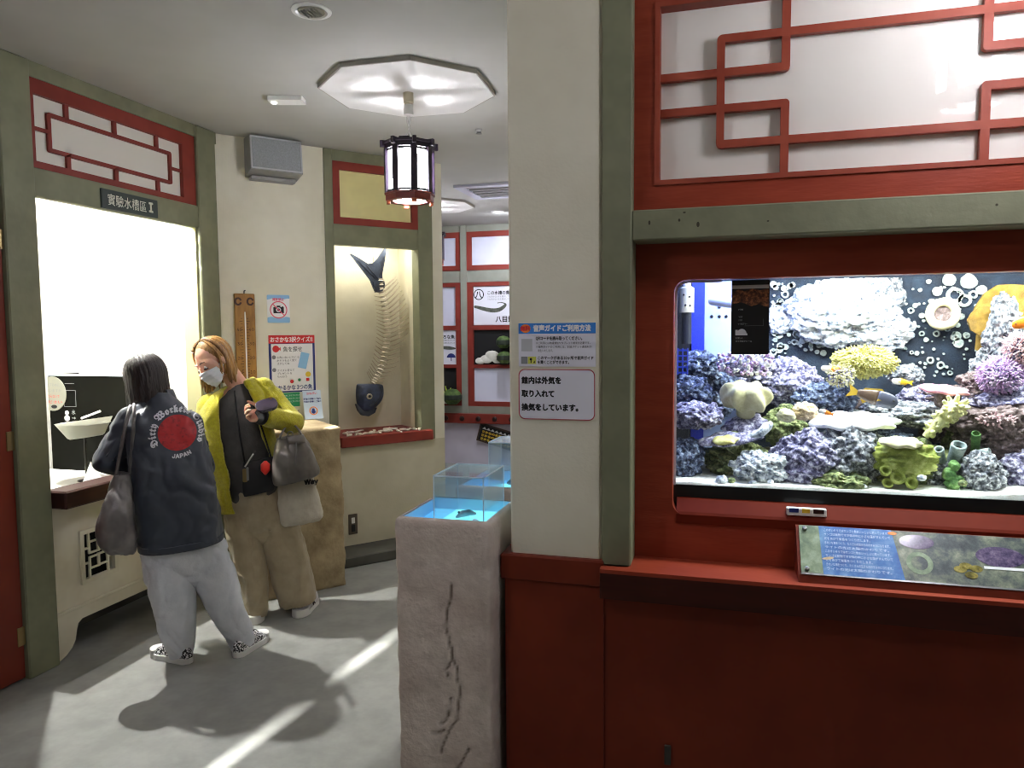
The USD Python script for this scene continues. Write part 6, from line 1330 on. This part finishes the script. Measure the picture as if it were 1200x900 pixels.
for a in (armL, armR):
    body += chain([(a[0], .045), (a[1], .036), (a[2], .026)]); fw = a[2] - a[1]
    body += fingers(a[2] + fw / np.linalg.norm(fw) * .02, fw, np.array([0, 0, -1.0]) - fw * 0, None, curl=(.25, .35, .3), thumb=1 if a is armR else -1)
fl, fr = hit(212, 770, 2, 0.0), hit(284, 757, 2, 0.0); kneeL, kneeR = P(204, 708, 3.74), P(256, 700, 3.77)
for hip, knee, ft in ((P(192, 634, 3.75), kneeL, fl), (P(232, 632, 3.77), kneeR, fr)): body += chain([(hip, .085), (knee, .052), (ft + UP * .09, .036)])
body += [bone(P(192, 630, 3.75), .09, P(232, 628, 3.77), .09)]
def foot(a, toe): 
    d_ = toe - a; d_[2] = 0; d_ /= np.linalg.norm(d_); return [bone(a + UP * .095, .032, a + UP * .05 - d_ * .03, .022), bone(a + UP * .046 - d_ * .04, .020, a + UP * .032 + d_ * .06, .010)]
toeL, heelL, toeR, heelR = hit(178, 766, 2, 0), hit(226, 778, 2, 0), hit(309, 748, 2, 0), hit(278, 770, 2, 0)
body += foot(fl, toeL) + foot(fr, toeR)
obj('body', soften(union(body), .010, 8), 'skin', w1, smooth=True)
for s_ in (-1, 1): obj('eye', trimesh.creation.icosphere(2, .011).apply_translation(HW(s_ * .03, .0815, .006)), 'ink_black', w1)
obj('hair', cat(locks(hc, hax, 110, math.radians(52), math.radians(308), .155, 3, .0125), tri(m3d.Manifold.sphere(1.0, 32).transform(np.column_stack([hax[0] * .079, hax[1] * .093, hax[2] * .095, HW(0, -.018, .034)])))), 'hair_dark', w1, smooth=True)
JR = [(162, 643, 262, 626, 3.74, .155), (158, 606, 259, 600, 3.745, .155), (152, 566, 252, 560, 3.75, .15), (146, 526, 244, 522, 3.77, .14), (142, 500, 237, 498, 3.79, .125), (149, 485, 225, 485, 3.80, .105), (160, 473, 214, 474, 3.81, .085), (166, 463, 206, 464, 3.82, .068), (169, 459, 203, 460, 3.82, .06)]
jk = [mf(loft(f1, JR, 46, 56, 2.35))]
for a, rr_ in ((armL, (.064, .062, .050)), (armR, (.064, .056, .048))): jk += chain([(a[0], rr_[0]), (a[1], rr_[1]), (a[2], rr_[2])], 24)
jm = folds(soften(union(jk), .010, 12), .011, (7, 7, 4.5), 2)
obj('jacket', jm, 'navy_nylon', w1, smooth=True)
obj('collar', folds(soften(mf(loft_open(f1, [(163, 469, 208, 470, 3.815, .074), (165, 462, 206, 463, 3.82, .068), (168, 455, 203, 456, 3.825, .06)], [(-.5, .5)] * 3, .01, 10, 40)), .008, 3), .002), 'navy_nylon', w1, smooth=True)
obj('jacket_hem', soften(mf(loft(f1, [(161.5, 646, 262.5, 629, 3.74, .158), (161, 641, 262.5, 624, 3.74, .159), (160.5, 638, 262, 621.5, 3.74, .157)], 8, 56, 2.35)), .012, 3), 'navy_nylon', w1, smooth=True)
# the print on the back, laid onto the cloth
pcz = P(208, 509, 3.6); pu = f1.r; pv = UP - f1.r * .0; kpx = np.linalg.norm(P(209, 509, 3.66) - P(208, 509, 3.66))
ri = trimesh.ray.ray_pyembree.RayMeshIntersector(jm) if hasattr(trimesh.ray, 'ray_pyembree') else jm.ray
def onback(m2, off=.002):
    """m2: flat mesh in (u, v) metres around the print's centre"""
    m2 = m2.subdivide_to_size(.008); o = pcz + m2.vertices[:, :1] * pu + m2.vertices[:, 1:2] * pv - f1.d * .3
    loc, ir, _ = jm.ray.intersects_location(o, np.repeat(f1.d[None], len(o), 0), multiple_hits=False)
    D_ = np.full(len(o), np.nan); D_[ir] = (loc - o[ir]) @ f1.d; D_ = np.where(np.isnan(D_), np.nanmedian(D_), D_); v = o + f1.d * (D_ - off)[:, None]
    return trimesh.Trimesh(v, m2.faces, process=False)
def flat(poly): 
    v, f = trimesh.creation.triangulate_polygon(poly, engine='earcut'); return trimesh.Trimesh(np.column_stack([v, np.zeros(len(v))]), f, process=False)
obj('red_disc', onback(flat(affinity.scale(Point(0, 0).buffer(22.5 * kpx, 24), 1.02, .98))), 'print_red', w1, smooth=True, label='red disc print')
def arc_text(text, R, a0, a1, em, bold=0, inside=False, font='math'):
    """letters of blackletter type along an arc, angles in degrees from the right, going from a0 to a1"""
    tr = {'ſ': 's'}
    def bl(ch):
        if font != 'math': return ch
        if 'A' <= ch <= 'Z': return chr(0x1D56C + ord(ch) - 65)
        if 'a' <= ch <= 'z': return chr(0x1D586 + ord(ch) - 97)
        return ch
    ws = [(.35 if ch == ' ' else raster(bl(ch), font, 48)[1] + .06) for ch in text]; tot = sum(ws); acc = 0; ms = []
    for ch, w in zip(text, ws):
        am = math.radians(a0 + (a1 - a0) * (acc + w / 2) / tot); acc += w
        if ch == ' ': continue
        q, ww = raster(bl(ch), font, 36, bold); q = q * em; ww *= em
        rot = am - math.pi / 2 if not inside else am + math.pi / 2; c_, s_ = math.cos(rot), math.sin(rot); b0 = np.array([math.cos(am), math.sin(am)]) * R
        P2 = np.stack([q[:, [0, 2]], q[:, [1, 2]], q[:, [1, 3]], q[:, [0, 3]]], 1).reshape(-1, 2) - [ww / 2, 0]; P2 = P2 @ np.array([[c_, s_], [-s_, c_]]) + b0
        i = np.arange(len(q))[:, None] * 4; ms.append(trimesh.Trimesh(np.column_stack([P2, 0 * P2[:, 0]]), np.vstack([i + [0, 1, 2], i + [0, 2, 3]]), process=False))
    return trimesh.util.concatenate(ms)
obj('lettering', onback(arc_text('Dirty Workers Studio', 25.5 * kpx, 212, -30, 11.5 * kpx, 1), .0035), 'print_white', w1, label='white blackletter print')
obj('lettering', onback(arc_text('JAPAN', 31 * kpx, -104, -58, 6.6 * kpx, 2, True, 'sans'), .0035), 'print_white', w1, label='white print under the disc')
LL = [(164, 622, 214, 618, 3.75, .13), (165, 645, 219, 643, 3.75, .125), (168, 675, 226, 674, 3.75, .115), (175, 700, 229, 700, 3.75, .11), (180, 722, 229, 723, 3.76, .105), (189, 748, 228, 751, 3.77, .085), (197, 763, 227, 767, 3.78, .066), (199, 770, 227, 774, 3.785, .062)]
RL = [(210, 620, 254, 612, 3.76, .12), (214, 647, 266, 640, 3.76, .125), (224, 675, 275, 668, 3.77, .115), (236, 700, 283, 694, 3.77, .11), (247, 722, 290, 716, 3.77, .10), (259, 742, 296, 732, 3.77, .085), (266, 754, 298, 744, 3.765, .07), (269, 762, 298, 751, 3.765, .062)]
pl_ = mf(loft(f1, [(168, 606, 252, 600, 3.75, .12), (166, 628, 257, 618, 3.75, .132), (165, 650, 264, 642, 3.755, .14), (172, 672, 264, 668, 3.76, .10), (196, 688, 250, 686, 3.76, .03)], 24, 48, 2.4))
obj('trousers', folds(soften(union([pl_, mf(loft(f1, LL, 40, 40)), mf(loft(f1, RL, 40, 40))]), .009, 8), .011, (9, 9, 5), 5), 'grey_trousers', w1, smooth=True)
for hl, to in ((heelL, toeL), (heelR, toeR)):
    p_, h_, d_, s_, L_ = shoe(w1, hl, to, ('sneaker_pattern', 'sole_white', 'sole_white'), label='black and white patterned sneaker')
    obj('lace', cat(*[tube([h_ + d_ * L_ * u + s_ * .02 + UP * (.075 - .05 * (u - .5)), h_ + d_ * L_ * u + UP * (.084 - .05 * (u - .5)), h_ + d_ * L_ * u - s_ * .02 + UP * (.075 - .05 * (u - .5))], .0028, 5) for u in (.5, .58, .66)]), 'ink_black', p_)
# grey shoulder bag
b1 = Fig(136, 3.58); t = Thing('shoulder_bag', 'slouchy grey shoulder bag hanging at the left side of the navy jacket', 'bag', b1.P(137, 648, 3.58))
bg = loft(b1, [(134, 556, 154, 553, 3.69, .03), (126, 578, 156.5, 574, 3.66, .05), (115, 604, 159, 602, 3.635, .065), (110, 624, 160, 626, 3.63, .07), (113, 639, 160, 643, 3.63, .06), (126, 647, 156, 650, 3.63, .03)], 34, 44, 2.4)
obj('bag_body', folds(soften(mf(bg), .010, 4), .011, (16, 16, 5), 9), 'bag_grey', t, smooth=True)
for pts in (((153, 476, 3.74), (149, 490, 3.705), (143, 520, 3.685), (136, 556, 3.69)), ((157, 474, 3.74), (157, 490, 3.70), (155, 520, 3.68), (152, 556, 3.69))):
    obj('strap', tube(CubicSpline(np.arange(4), np.array([b1.P(*q) for q in pts]))(np.linspace(0, 3, 14)), .008, 8), 'bag_grey', t, smooth=True)

# ---------------------------------------------------------------- blond woman in the lime cardigan
f2 = Fig(290, 4.2); P = f2.P
w2 = Thing('person', 'blond woman in a lime green cardigan and white face mask, looking down into the niche', 'person', (*((hit(357, 715, 2, 0) + hit(304, 724, 2, 0))[:2] / 2), 0))
hc = P(251, 424, 4.17); hax = axes(-f2.r * .66 - f2.d * .56 - UP * .50, UP * .85 - f2.r * .42); hp, HW = head_solid(hc, hax)
nb = P(279, 451, 4.2); body = list(hp) + chain([(HW(0, -.035, -.045), .048), (nb, .052), (P(279, 470, 4.2), .08), (P(284, 520, 4.2), .10), (P(298, 575, 4.21), .11)])
body += [bone(P(279, 462, 4.2), .06, P(250, 474, 4.2), .045), bone(P(280, 460, 4.2), .06, P(307, 457, 4.2), .045)]
aR = [P(246, 476, 4.2), P(243, 530, 4.22), P(256, 568, 4.28)]; aL = [P(309, 458, 4.2), P(342, 494, 4.13), P(313, 489, 4.0)]
body += chain([(aR[0], .045), (aR[1], .036), (aR[2], .026)]) + fingers(aR[2], aR[2] - aR[1], f2.d * -1.0, None, curl=(.2, .3, .3), thumb=1)
body += chain([(aL[0], .045), (aL[1], .036), (aL[2], .027)])
body += fingers(P(311, 488, 3.995), -f2.r + UP * .10 - f2.d * .05, UP * .75 - f2.d * .65, None, curl=(.75, .95, .7), thumb=-1, k=.95)
for hip, knee, ft in ((P(284, 590, 4.2), P(290, 660, 4.17), hit(304, 722, 2, 0)), (P(316, 586, 4.22), P(336, 650, 4.2), hit(360, 712, 2, 0))): body += chain([(hip, .085), (knee, .05), (ft + UP * .09, .036)])
body += [bone(P(284, 588, 4.2), .085, P(316, 584, 4.21), .085)] + foot(hit(304, 722, 2, 0), hit(295, 733, 2, 0)) + foot(hit(360, 712, 2, 0), hit(343, 728, 2, 0))
obj('body', soften(union(body), .0065, 7), 'skin', w2, smooth=True)
for s_ in (-1, 1):
    e_ = obj('eye', trimesh.creation.icosphere(2, .0115).apply_translation(HW(s_ * .031, .0745, .006)), 'paper_white', w2, smooth=True)
    obj('iris', trimesh.creation.icosphere(1, .006).apply_translation(HW(s_ * .031, .0825, .001)), 'ink_black', e_)
    lid = np.array([HW(s_ * .016, .0835, .000), HW(s_ * .024, .0885, .001), HW(s_ * .033, .0875, .0), HW(s_ * .046, .077, -.003)]); obj('eyelash', tube(lid, [.0022, .0030, .0034, .0022], 6), 'ink_black', w2)
    obj('eyelid', soften(m3d.Manifold.batch_hull([ball(HW(s_ * .022, .0775, .010), .007), ball(HW(s_ * .040, .071, .008), .007), ball(HW(s_ * .031, .0785, .007), .0075)]), .004, 4), 'skin', w2, smooth=True)
    br_ = np.array([HW(s_ * .014, .089, .032), HW(s_ * .028, .086, .037), HW(s_ * .046, .072, .033)]); obj('eyebrow', tube(br_, [.0024, .0034, .0018], 6), 'hair_root', w2)
mk = m3d.Manifold.batch_hull([ball(HW(0, .106, -.012), .007), ball(HW(0, .113, -.032), .007), ball(HW(0, .10, -.07), .008), ball(HW(0, .078, -.104), .006)] + [ball(HW(s_ * x, y, z), .005) for s_ in (-1, 1) for x, y, z in ((.03, .092, -.016), (.058, .045, -.022), (.056, .035, -.066), (.035, .062, -.096), (.04, .082, -.05))])
mm_ = soften(mk, .005, 6); v = np.array(mm_.vertices); lz = (v - hc) @ hax[2]; mm_.vertices = v + np.array(mm_.vertex_normals) * (.0012 * np.sin(lz * 330))[:, None]
obj('face_mask', mm_, 'mask_white', w2, smooth=True)
for s_ in (-1, 1):
    for z0_ in (-.024, -.062): obj('ear_loop', tube([HW(s_ * .056, .046, z0_), HW(s_ * .067, .02, z0_ * .6), HW(s_ * .075, -.010, .0 + z0_ * .3)], .0015, 6), 'mask_white', w2)
cap = tri(m3d.Manifold.sphere(1.0, 32).transform(np.column_stack([hax[0] * .078, hax[1] * .088, hax[2] * .093, HW(0, -.024, .036)])))
obj('hair', cat(cap, locks(hc, hax, 44, math.radians(64), math.radians(262), .150, 5, .0125, lean=f2.r * .12)), 'hair_blond', w2, smooth=True)
obj('hair_streak', cat(locks(hc, hax, 16, math.radians(62), math.radians(264), .155, 17, .0085, R=(.0845, .1045, .101), lean=f2.r * .1)), 'hair_brown', w2, smooth=True, label='darker brown streaks of hair')
obj('hair_streak', cat(locks(hc, hax, 6, math.radians(50), math.radians(66), .11, 23, .006, R=(.080, .103, .098)), locks(hc, hax, 6, math.radians(258), math.radians(276), .10, 29, .006, R=(.080, .103, .098))), 'hair_blond', w2, smooth=True, label='loose front strands')
rts = []
for k in range(6):
    e_ = math.radians(40 + 10 * k); x = (-.05 + .02 * k) * 0 + .02 * math.sin(k * 1.3); rts.append(tube([HW(x, -.012 + .101 * math.cos(e_), .03 + .100 * math.sin(e_)), HW(x + .02, -.012 + .100 * math.cos(e_ + .12), .031 + .100 * math.sin(e_ + .12))], [.004, .0025], 6))
obj('hair_roots', cat(*rts), 'hair_root', w2, smooth=True, label='dark roots at the parting')
TR = [(267, 592, 332, 574, 4.21, .128), (260, 566, 329, 554, 4.2, .125), (252, 535, 321, 526, 4.2, .12), (247, 505, 315, 498, 4.2, .115), (248, 482, 311, 470, 4.2, .105), (257, 466, 303, 456, 4.2, .088), (266, 456, 294, 449, 4.2, .066), (270, 452, 290, 446, 4.2, .058)]
topm = folds(soften(mf(loft(f2, TR, 40, 48)), .011, 6), .010, (8, 8, 3.5), 12); paint('charcoal_cloth', (88, 86, 84), (70, 68, 67), rough=.8, scale=10, bump=.2, bscale=120); obj('top', topm, 'charcoal_cloth', w2, smooth=True, label='charcoal top')
CRg = [(254, 600, 339, 582, 4.21, .165), (246, 575, 334, 562, 4.2, .162), (238, 540, 327, 530, 4.2, .155), (231, 505, 321, 496, 4.2, .148), (234, 480, 317, 462, 4.2, .130), (248, 463, 305, 449, 4.2, .104), (261, 454, 297, 443, 4.2, .080)]
ct = [(-.48, .86), (-.42, .82), (-.36, .72), (-.36, .62), (-.42, .50), (-.52, .40), (-.60, .42)]
ck = [mf(loft_open(f2, CRg, ct, .016, 44, 72))] + chain([(aL[0], .070), (aL[1], .066), (aL[2], .050)], 24) + chain([(aR[0], .066), (aR[1], .056), (aR[2], .050)], 24)
obj('cardigan', folds(soften(union(ck), .0105, 8), .011, (7, 7, 3.5), 21), 'lime_wool', w2, smooth=True)
cuff = aL[2] - aL[1]; cuff /= np.linalg.norm(cuff)
obj('cuff', tube([aL[2] + cuff * .036, aL[2] + cuff * .05, aL[2] + cuff * .056], [.046, .043, .038], 20), 'black_cloth', w2, smooth=True, label='black inner sleeve')
L2 = [(263, 590, 303, 582, 4.2, .11), (263, 620, 305, 616, 4.19, .11), (269, 645, 309, 642, 4.18, .105), (275, 668, 313, 665, 4.17, .10), (281, 692, 315, 690, 4.165, .098), (287, 714, 314, 712, 4.16, .09), (289, 719, 313, 717, 4.16, .088)]
R2 = [(298, 590, 340, 578, 4.21, .115), (303, 620, 350, 610, 4.205, .118), (308, 645, 359, 638, 4.2, .118), (316, 672, 366, 666, 4.195, .116), (322, 692, 369, 685, 4.19, .112), (327, 706, 371, 695, 4.19, .108), (329, 710, 371, 699, 4.19, .106)]
pl_ = mf(loft(f2, [(266, 566, 332, 552, 4.21, .12), (262, 590, 337, 578, 4.21, .135), (264, 612, 344, 604, 4.205, .13), (276, 632, 336, 628, 4.2, .08), (292, 644, 320, 642, 4.2, .03)], 22, 44, 2.4))
obj('trousers', folds(soften(union([pl_, mf(loft(f2, L2, 36, 40)), mf(loft(f2, R2, 36, 40))]), .009, 8), .012, (10, 10, 2.4), 31), 'beige_trousers', w2, smooth=True)
for hl, to in ((hit(309, 712, 2, 0), hit(295, 734, 2, 0)), (hit(375, 701, 2, 0), hit(342, 730, 2, 0))):
    p_, h_, d_, s_, L_ = shoe(w2, hl, to, ('shoe_white', 'sole_white', 'sole_white'), label='white sneaker with black patches')
    obj('lace', cat(*[tube([h_ + d_ * L_ * u + s_ * .02 + UP * (.077 - .05 * (u - .5)), h_ + d_ * L_ * u + UP * (.086 - .05 * (u - .5)), h_ + d_ * L_ * u - s_ * .02 + UP * (.077 - .05 * (u - .5))], .003, 5) for u in (.5, .58, .66)]), 'ink_grey', p_)
    for sg in (-1, 1):
        star = Polygon([((.024 if i % 2 == 0 else .010) * math.cos(math.pi * i / 5 + .3), (.024 if i % 2 == 0 else .010) * math.sin(math.pi * i / 5 + .3)) for i in range(10)])
        obj('side_patch', extr(star, .004, h_ + d_ * L_ * .45 + s_ * sg * .034 + UP * .048, d_, UP * .9 - s_ * sg * .35, s_ * sg), 'ink_black', p_)
# handbag on the forearm
b2 = Fig(345, 4.05); t = Thing('handbag', 'silver grey handbag hanging from the forearm of the blond woman', 'bag', b2.P(347, 565, 4.04))
hb = loft(b2, [(324, 513, 357, 511, 4.04, .045), (321, 526, 363, 521, 4.035, .065), (318.5, 545, 370, 537, 4.03, .078), (318.5, 560, 375, 549, 4.03, .082), (320, 566, 375, 554, 4.03, .078), (323, 568, 372, 557, 4.03, .066)], 30, 44, 2.9)
obj('bag_body', folds(soften(mf(hb), .011, 3), .006, (12, 12, 5), 41), 'bag_silver', t, smooth=True)
for dd_ in (-.035, .035):
    obj('handle', tube(CubicSpline(np.arange(5), np.array([b2.P(328, 514, 4.035 + dd_), b2.P(331, 506, 4.05 + dd_), b2.P(341, 497, 4.09 + dd_ * .5), b2.P(351, 505, 4.05 + dd_), b2.P(354, 513, 4.035 + dd_)]))(np.linspace(0, 4, 20)), .006, 8), 'bag_silver', t, smooth=True)
obj('flap', soften(mf(loft(b2, [(334, 511, 356, 509, 3.985, .012), (336, 517, 358, 516, 3.972, .012), (338, 520, 358, 519, 3.97, .010)], 8, 24)), .01, 2), 'bag_silver', t, smooth=True)
obj('tassel', tube([b2.P(347, 518, 3.962), b2.P(347, 530, 3.952), b2.P(346, 545, 3.944)], [.004, .006, .009], 8), 'bag_grey', t, smooth=True); obj('ring', tube([b2.P(340 + 3.4 * math.cos(a), 509 + 3.4 * math.sin(a), 3.98) for a in np.linspace(0, 6.28, 14)], .003, 6), 'steel', t)
# cloth tote
b3 = Fig(352, 4.1); t = Thing('tote_bag', 'cream cloth tote bag below the silver handbag', 'bag', b3.P(352, 616, 4.1))
tb_ = loft(b3, [(326, 548, 364, 540, 4.12, .018), (325, 566, 368, 558, 4.11, .035), (326, 590, 374, 582, 4.10, .05), (328, 610, 379, 601, 4.10, .05), (331, 616, 378, 606, 4.10, .04), (336, 618, 374, 609, 4.10, .02)], 30, 44, 2.8)
tbm = folds(soften(mf(tb_), .010, 3), .007, (14, 14, 8), 51); obj('bag_body', tbm, 'tote_cloth', t, smooth=True)
for xa, xb in ((333, 340), (357, 350)): obj('strap', tube([b3.P(xa, 552, 4.12), b3.P((xa + xb) / 2, 525, 4.14), b3.P(xb, 503, 4.15), b3.P(xb, 480, 4.15)], .006, 8), 'tote_cloth', t, smooth=True)
o_ = b3.P(357, 580, 3.8); q_ = words('Way', .034, (0, 0, 0), b3.r, UP * .97 + b3.r * .0, font='sans', bold=2, res=30); q_ = q_.subdivide_to_size(.01); vv = q_.vertices + o_
loc, ir, _ = tbm.ray.intersects_location(vv, np.repeat(b3.d[None], len(vv), 0), multiple_hits=False); dq_ = np.full(len(vv), np.nan); dq_[ir] = (loc - vv[ir]) @ b3.d; dq_ = np.where(np.isnan(dq_), np.nanmedian(dq_), dq_)
obj('lettering', trimesh.Trimesh(vv + b3.d * (dq_ - .002)[:, None], q_.faces, process=False), 'ink_black', t)
# purse in the hand
pa_, pb_ = P(300, 479, 3.945), P(325, 472, 3.955); t = Thing('purse', 'glossy dark violet purse in the hand of the blond woman', 'purse', (pa_ + pb_) / 2 - UP * .02)
c_ = (pa_ + pb_) / 2; ux_ = pb_ - pa_; hl = np.linalg.norm(ux_) / 2; ux_ /= np.linalg.norm(ux_); nn_ = UP * .80 - f2.d * .6; nn_ -= ux_ * (nn_ @ ux_); nn_ /= np.linalg.norm(nn_); uy_ = np.cross(nn_, ux_)
pm = extr(rrect(-hl, hl, -.042, .042, .034), .016, c_ - nn_ * .004, ux_, uy_, nn_); obj('case', soften(mf(pm), .007, 6), 'purse_violet', t, smooth=True)
obj('zip', tube([c_ + nn_ * .004 + ux_ * hl * 1.0 * math.cos(a) + uy_ * .043 * math.sin(a) for a in np.linspace(3.4, 6.0, 14)], .0025, 6), 'steel', t); obj('charm', B(*(np.array([-.008, .008, -.003, .003, -.012, .012]) + np.repeat(P(317, 468, 3.97), 2)), .002), 'coral_yellow', t)
# black pouch with charms on the front
t = Thing('pouch', 'black pouch with silver key charm and red tag on the front of the blond woman', 'pouch', P(303, 580, 4.06)); b4 = Fig(300, 4.06)
pm = loft(b4, [(285, 542, 320, 535, 4.065, .018), (284, 556, 321, 549, 4.055, .026), (284, 572, 322, 564, 4.055, .028), (286, 582, 321, 574, 4.06, .018)], 16, 36, 3.2); obj('pouch_body', soften(mf(pm), .010, 2), 'black_cloth', t, smooth=True)
for q in (((287, 543, 4.06), (281, 510, 4.065), (277, 480, 4.075), (275, 458, 4.13)), ((318, 537, 4.06), (308, 505, 4.07), (297, 475, 4.09), (291, 455, 4.13))): obj('strap', tube([b4.P(*a) for a in q], .005, 6), 'black_cloth', t, smooth=True)
obj('red_tag', tube([b4.P(311, 540, 4.024), b4.P(311, 544, 4.02), b4.P(311, 551, 4.018), b4.P(311, 556, 4.022)], [.006, .024, .024, .006], 16), 'charm_red', t, smooth=True, label='round red tag')
obj('key_chain', tube([b4.P(297, 532, 4.03), b4.P(293, 538, 4.022), b4.P(289, 544, 4.02), b4.P(287, 547, 4.022)], .0045, 6), 'steel', t); obj('key', extr(rrect(-.012, .012, -.04, .03, .008), .004, b4.P(287, 556, 4.018), b4.r, UP, -b4.d), 'brass', t)
obj('key', extr(rrect(-.006, .006, -.05, .02, .004), .003, b4.P(290, 552, 4.016), b4.r, UP, -b4.d), 'steel', t)
# ================================================================ bind the materials
for g_, mt in PENDING:
    UsdShade.MaterialBindingAPI.Apply(g_.GetPrim()).Bind(M[mt])
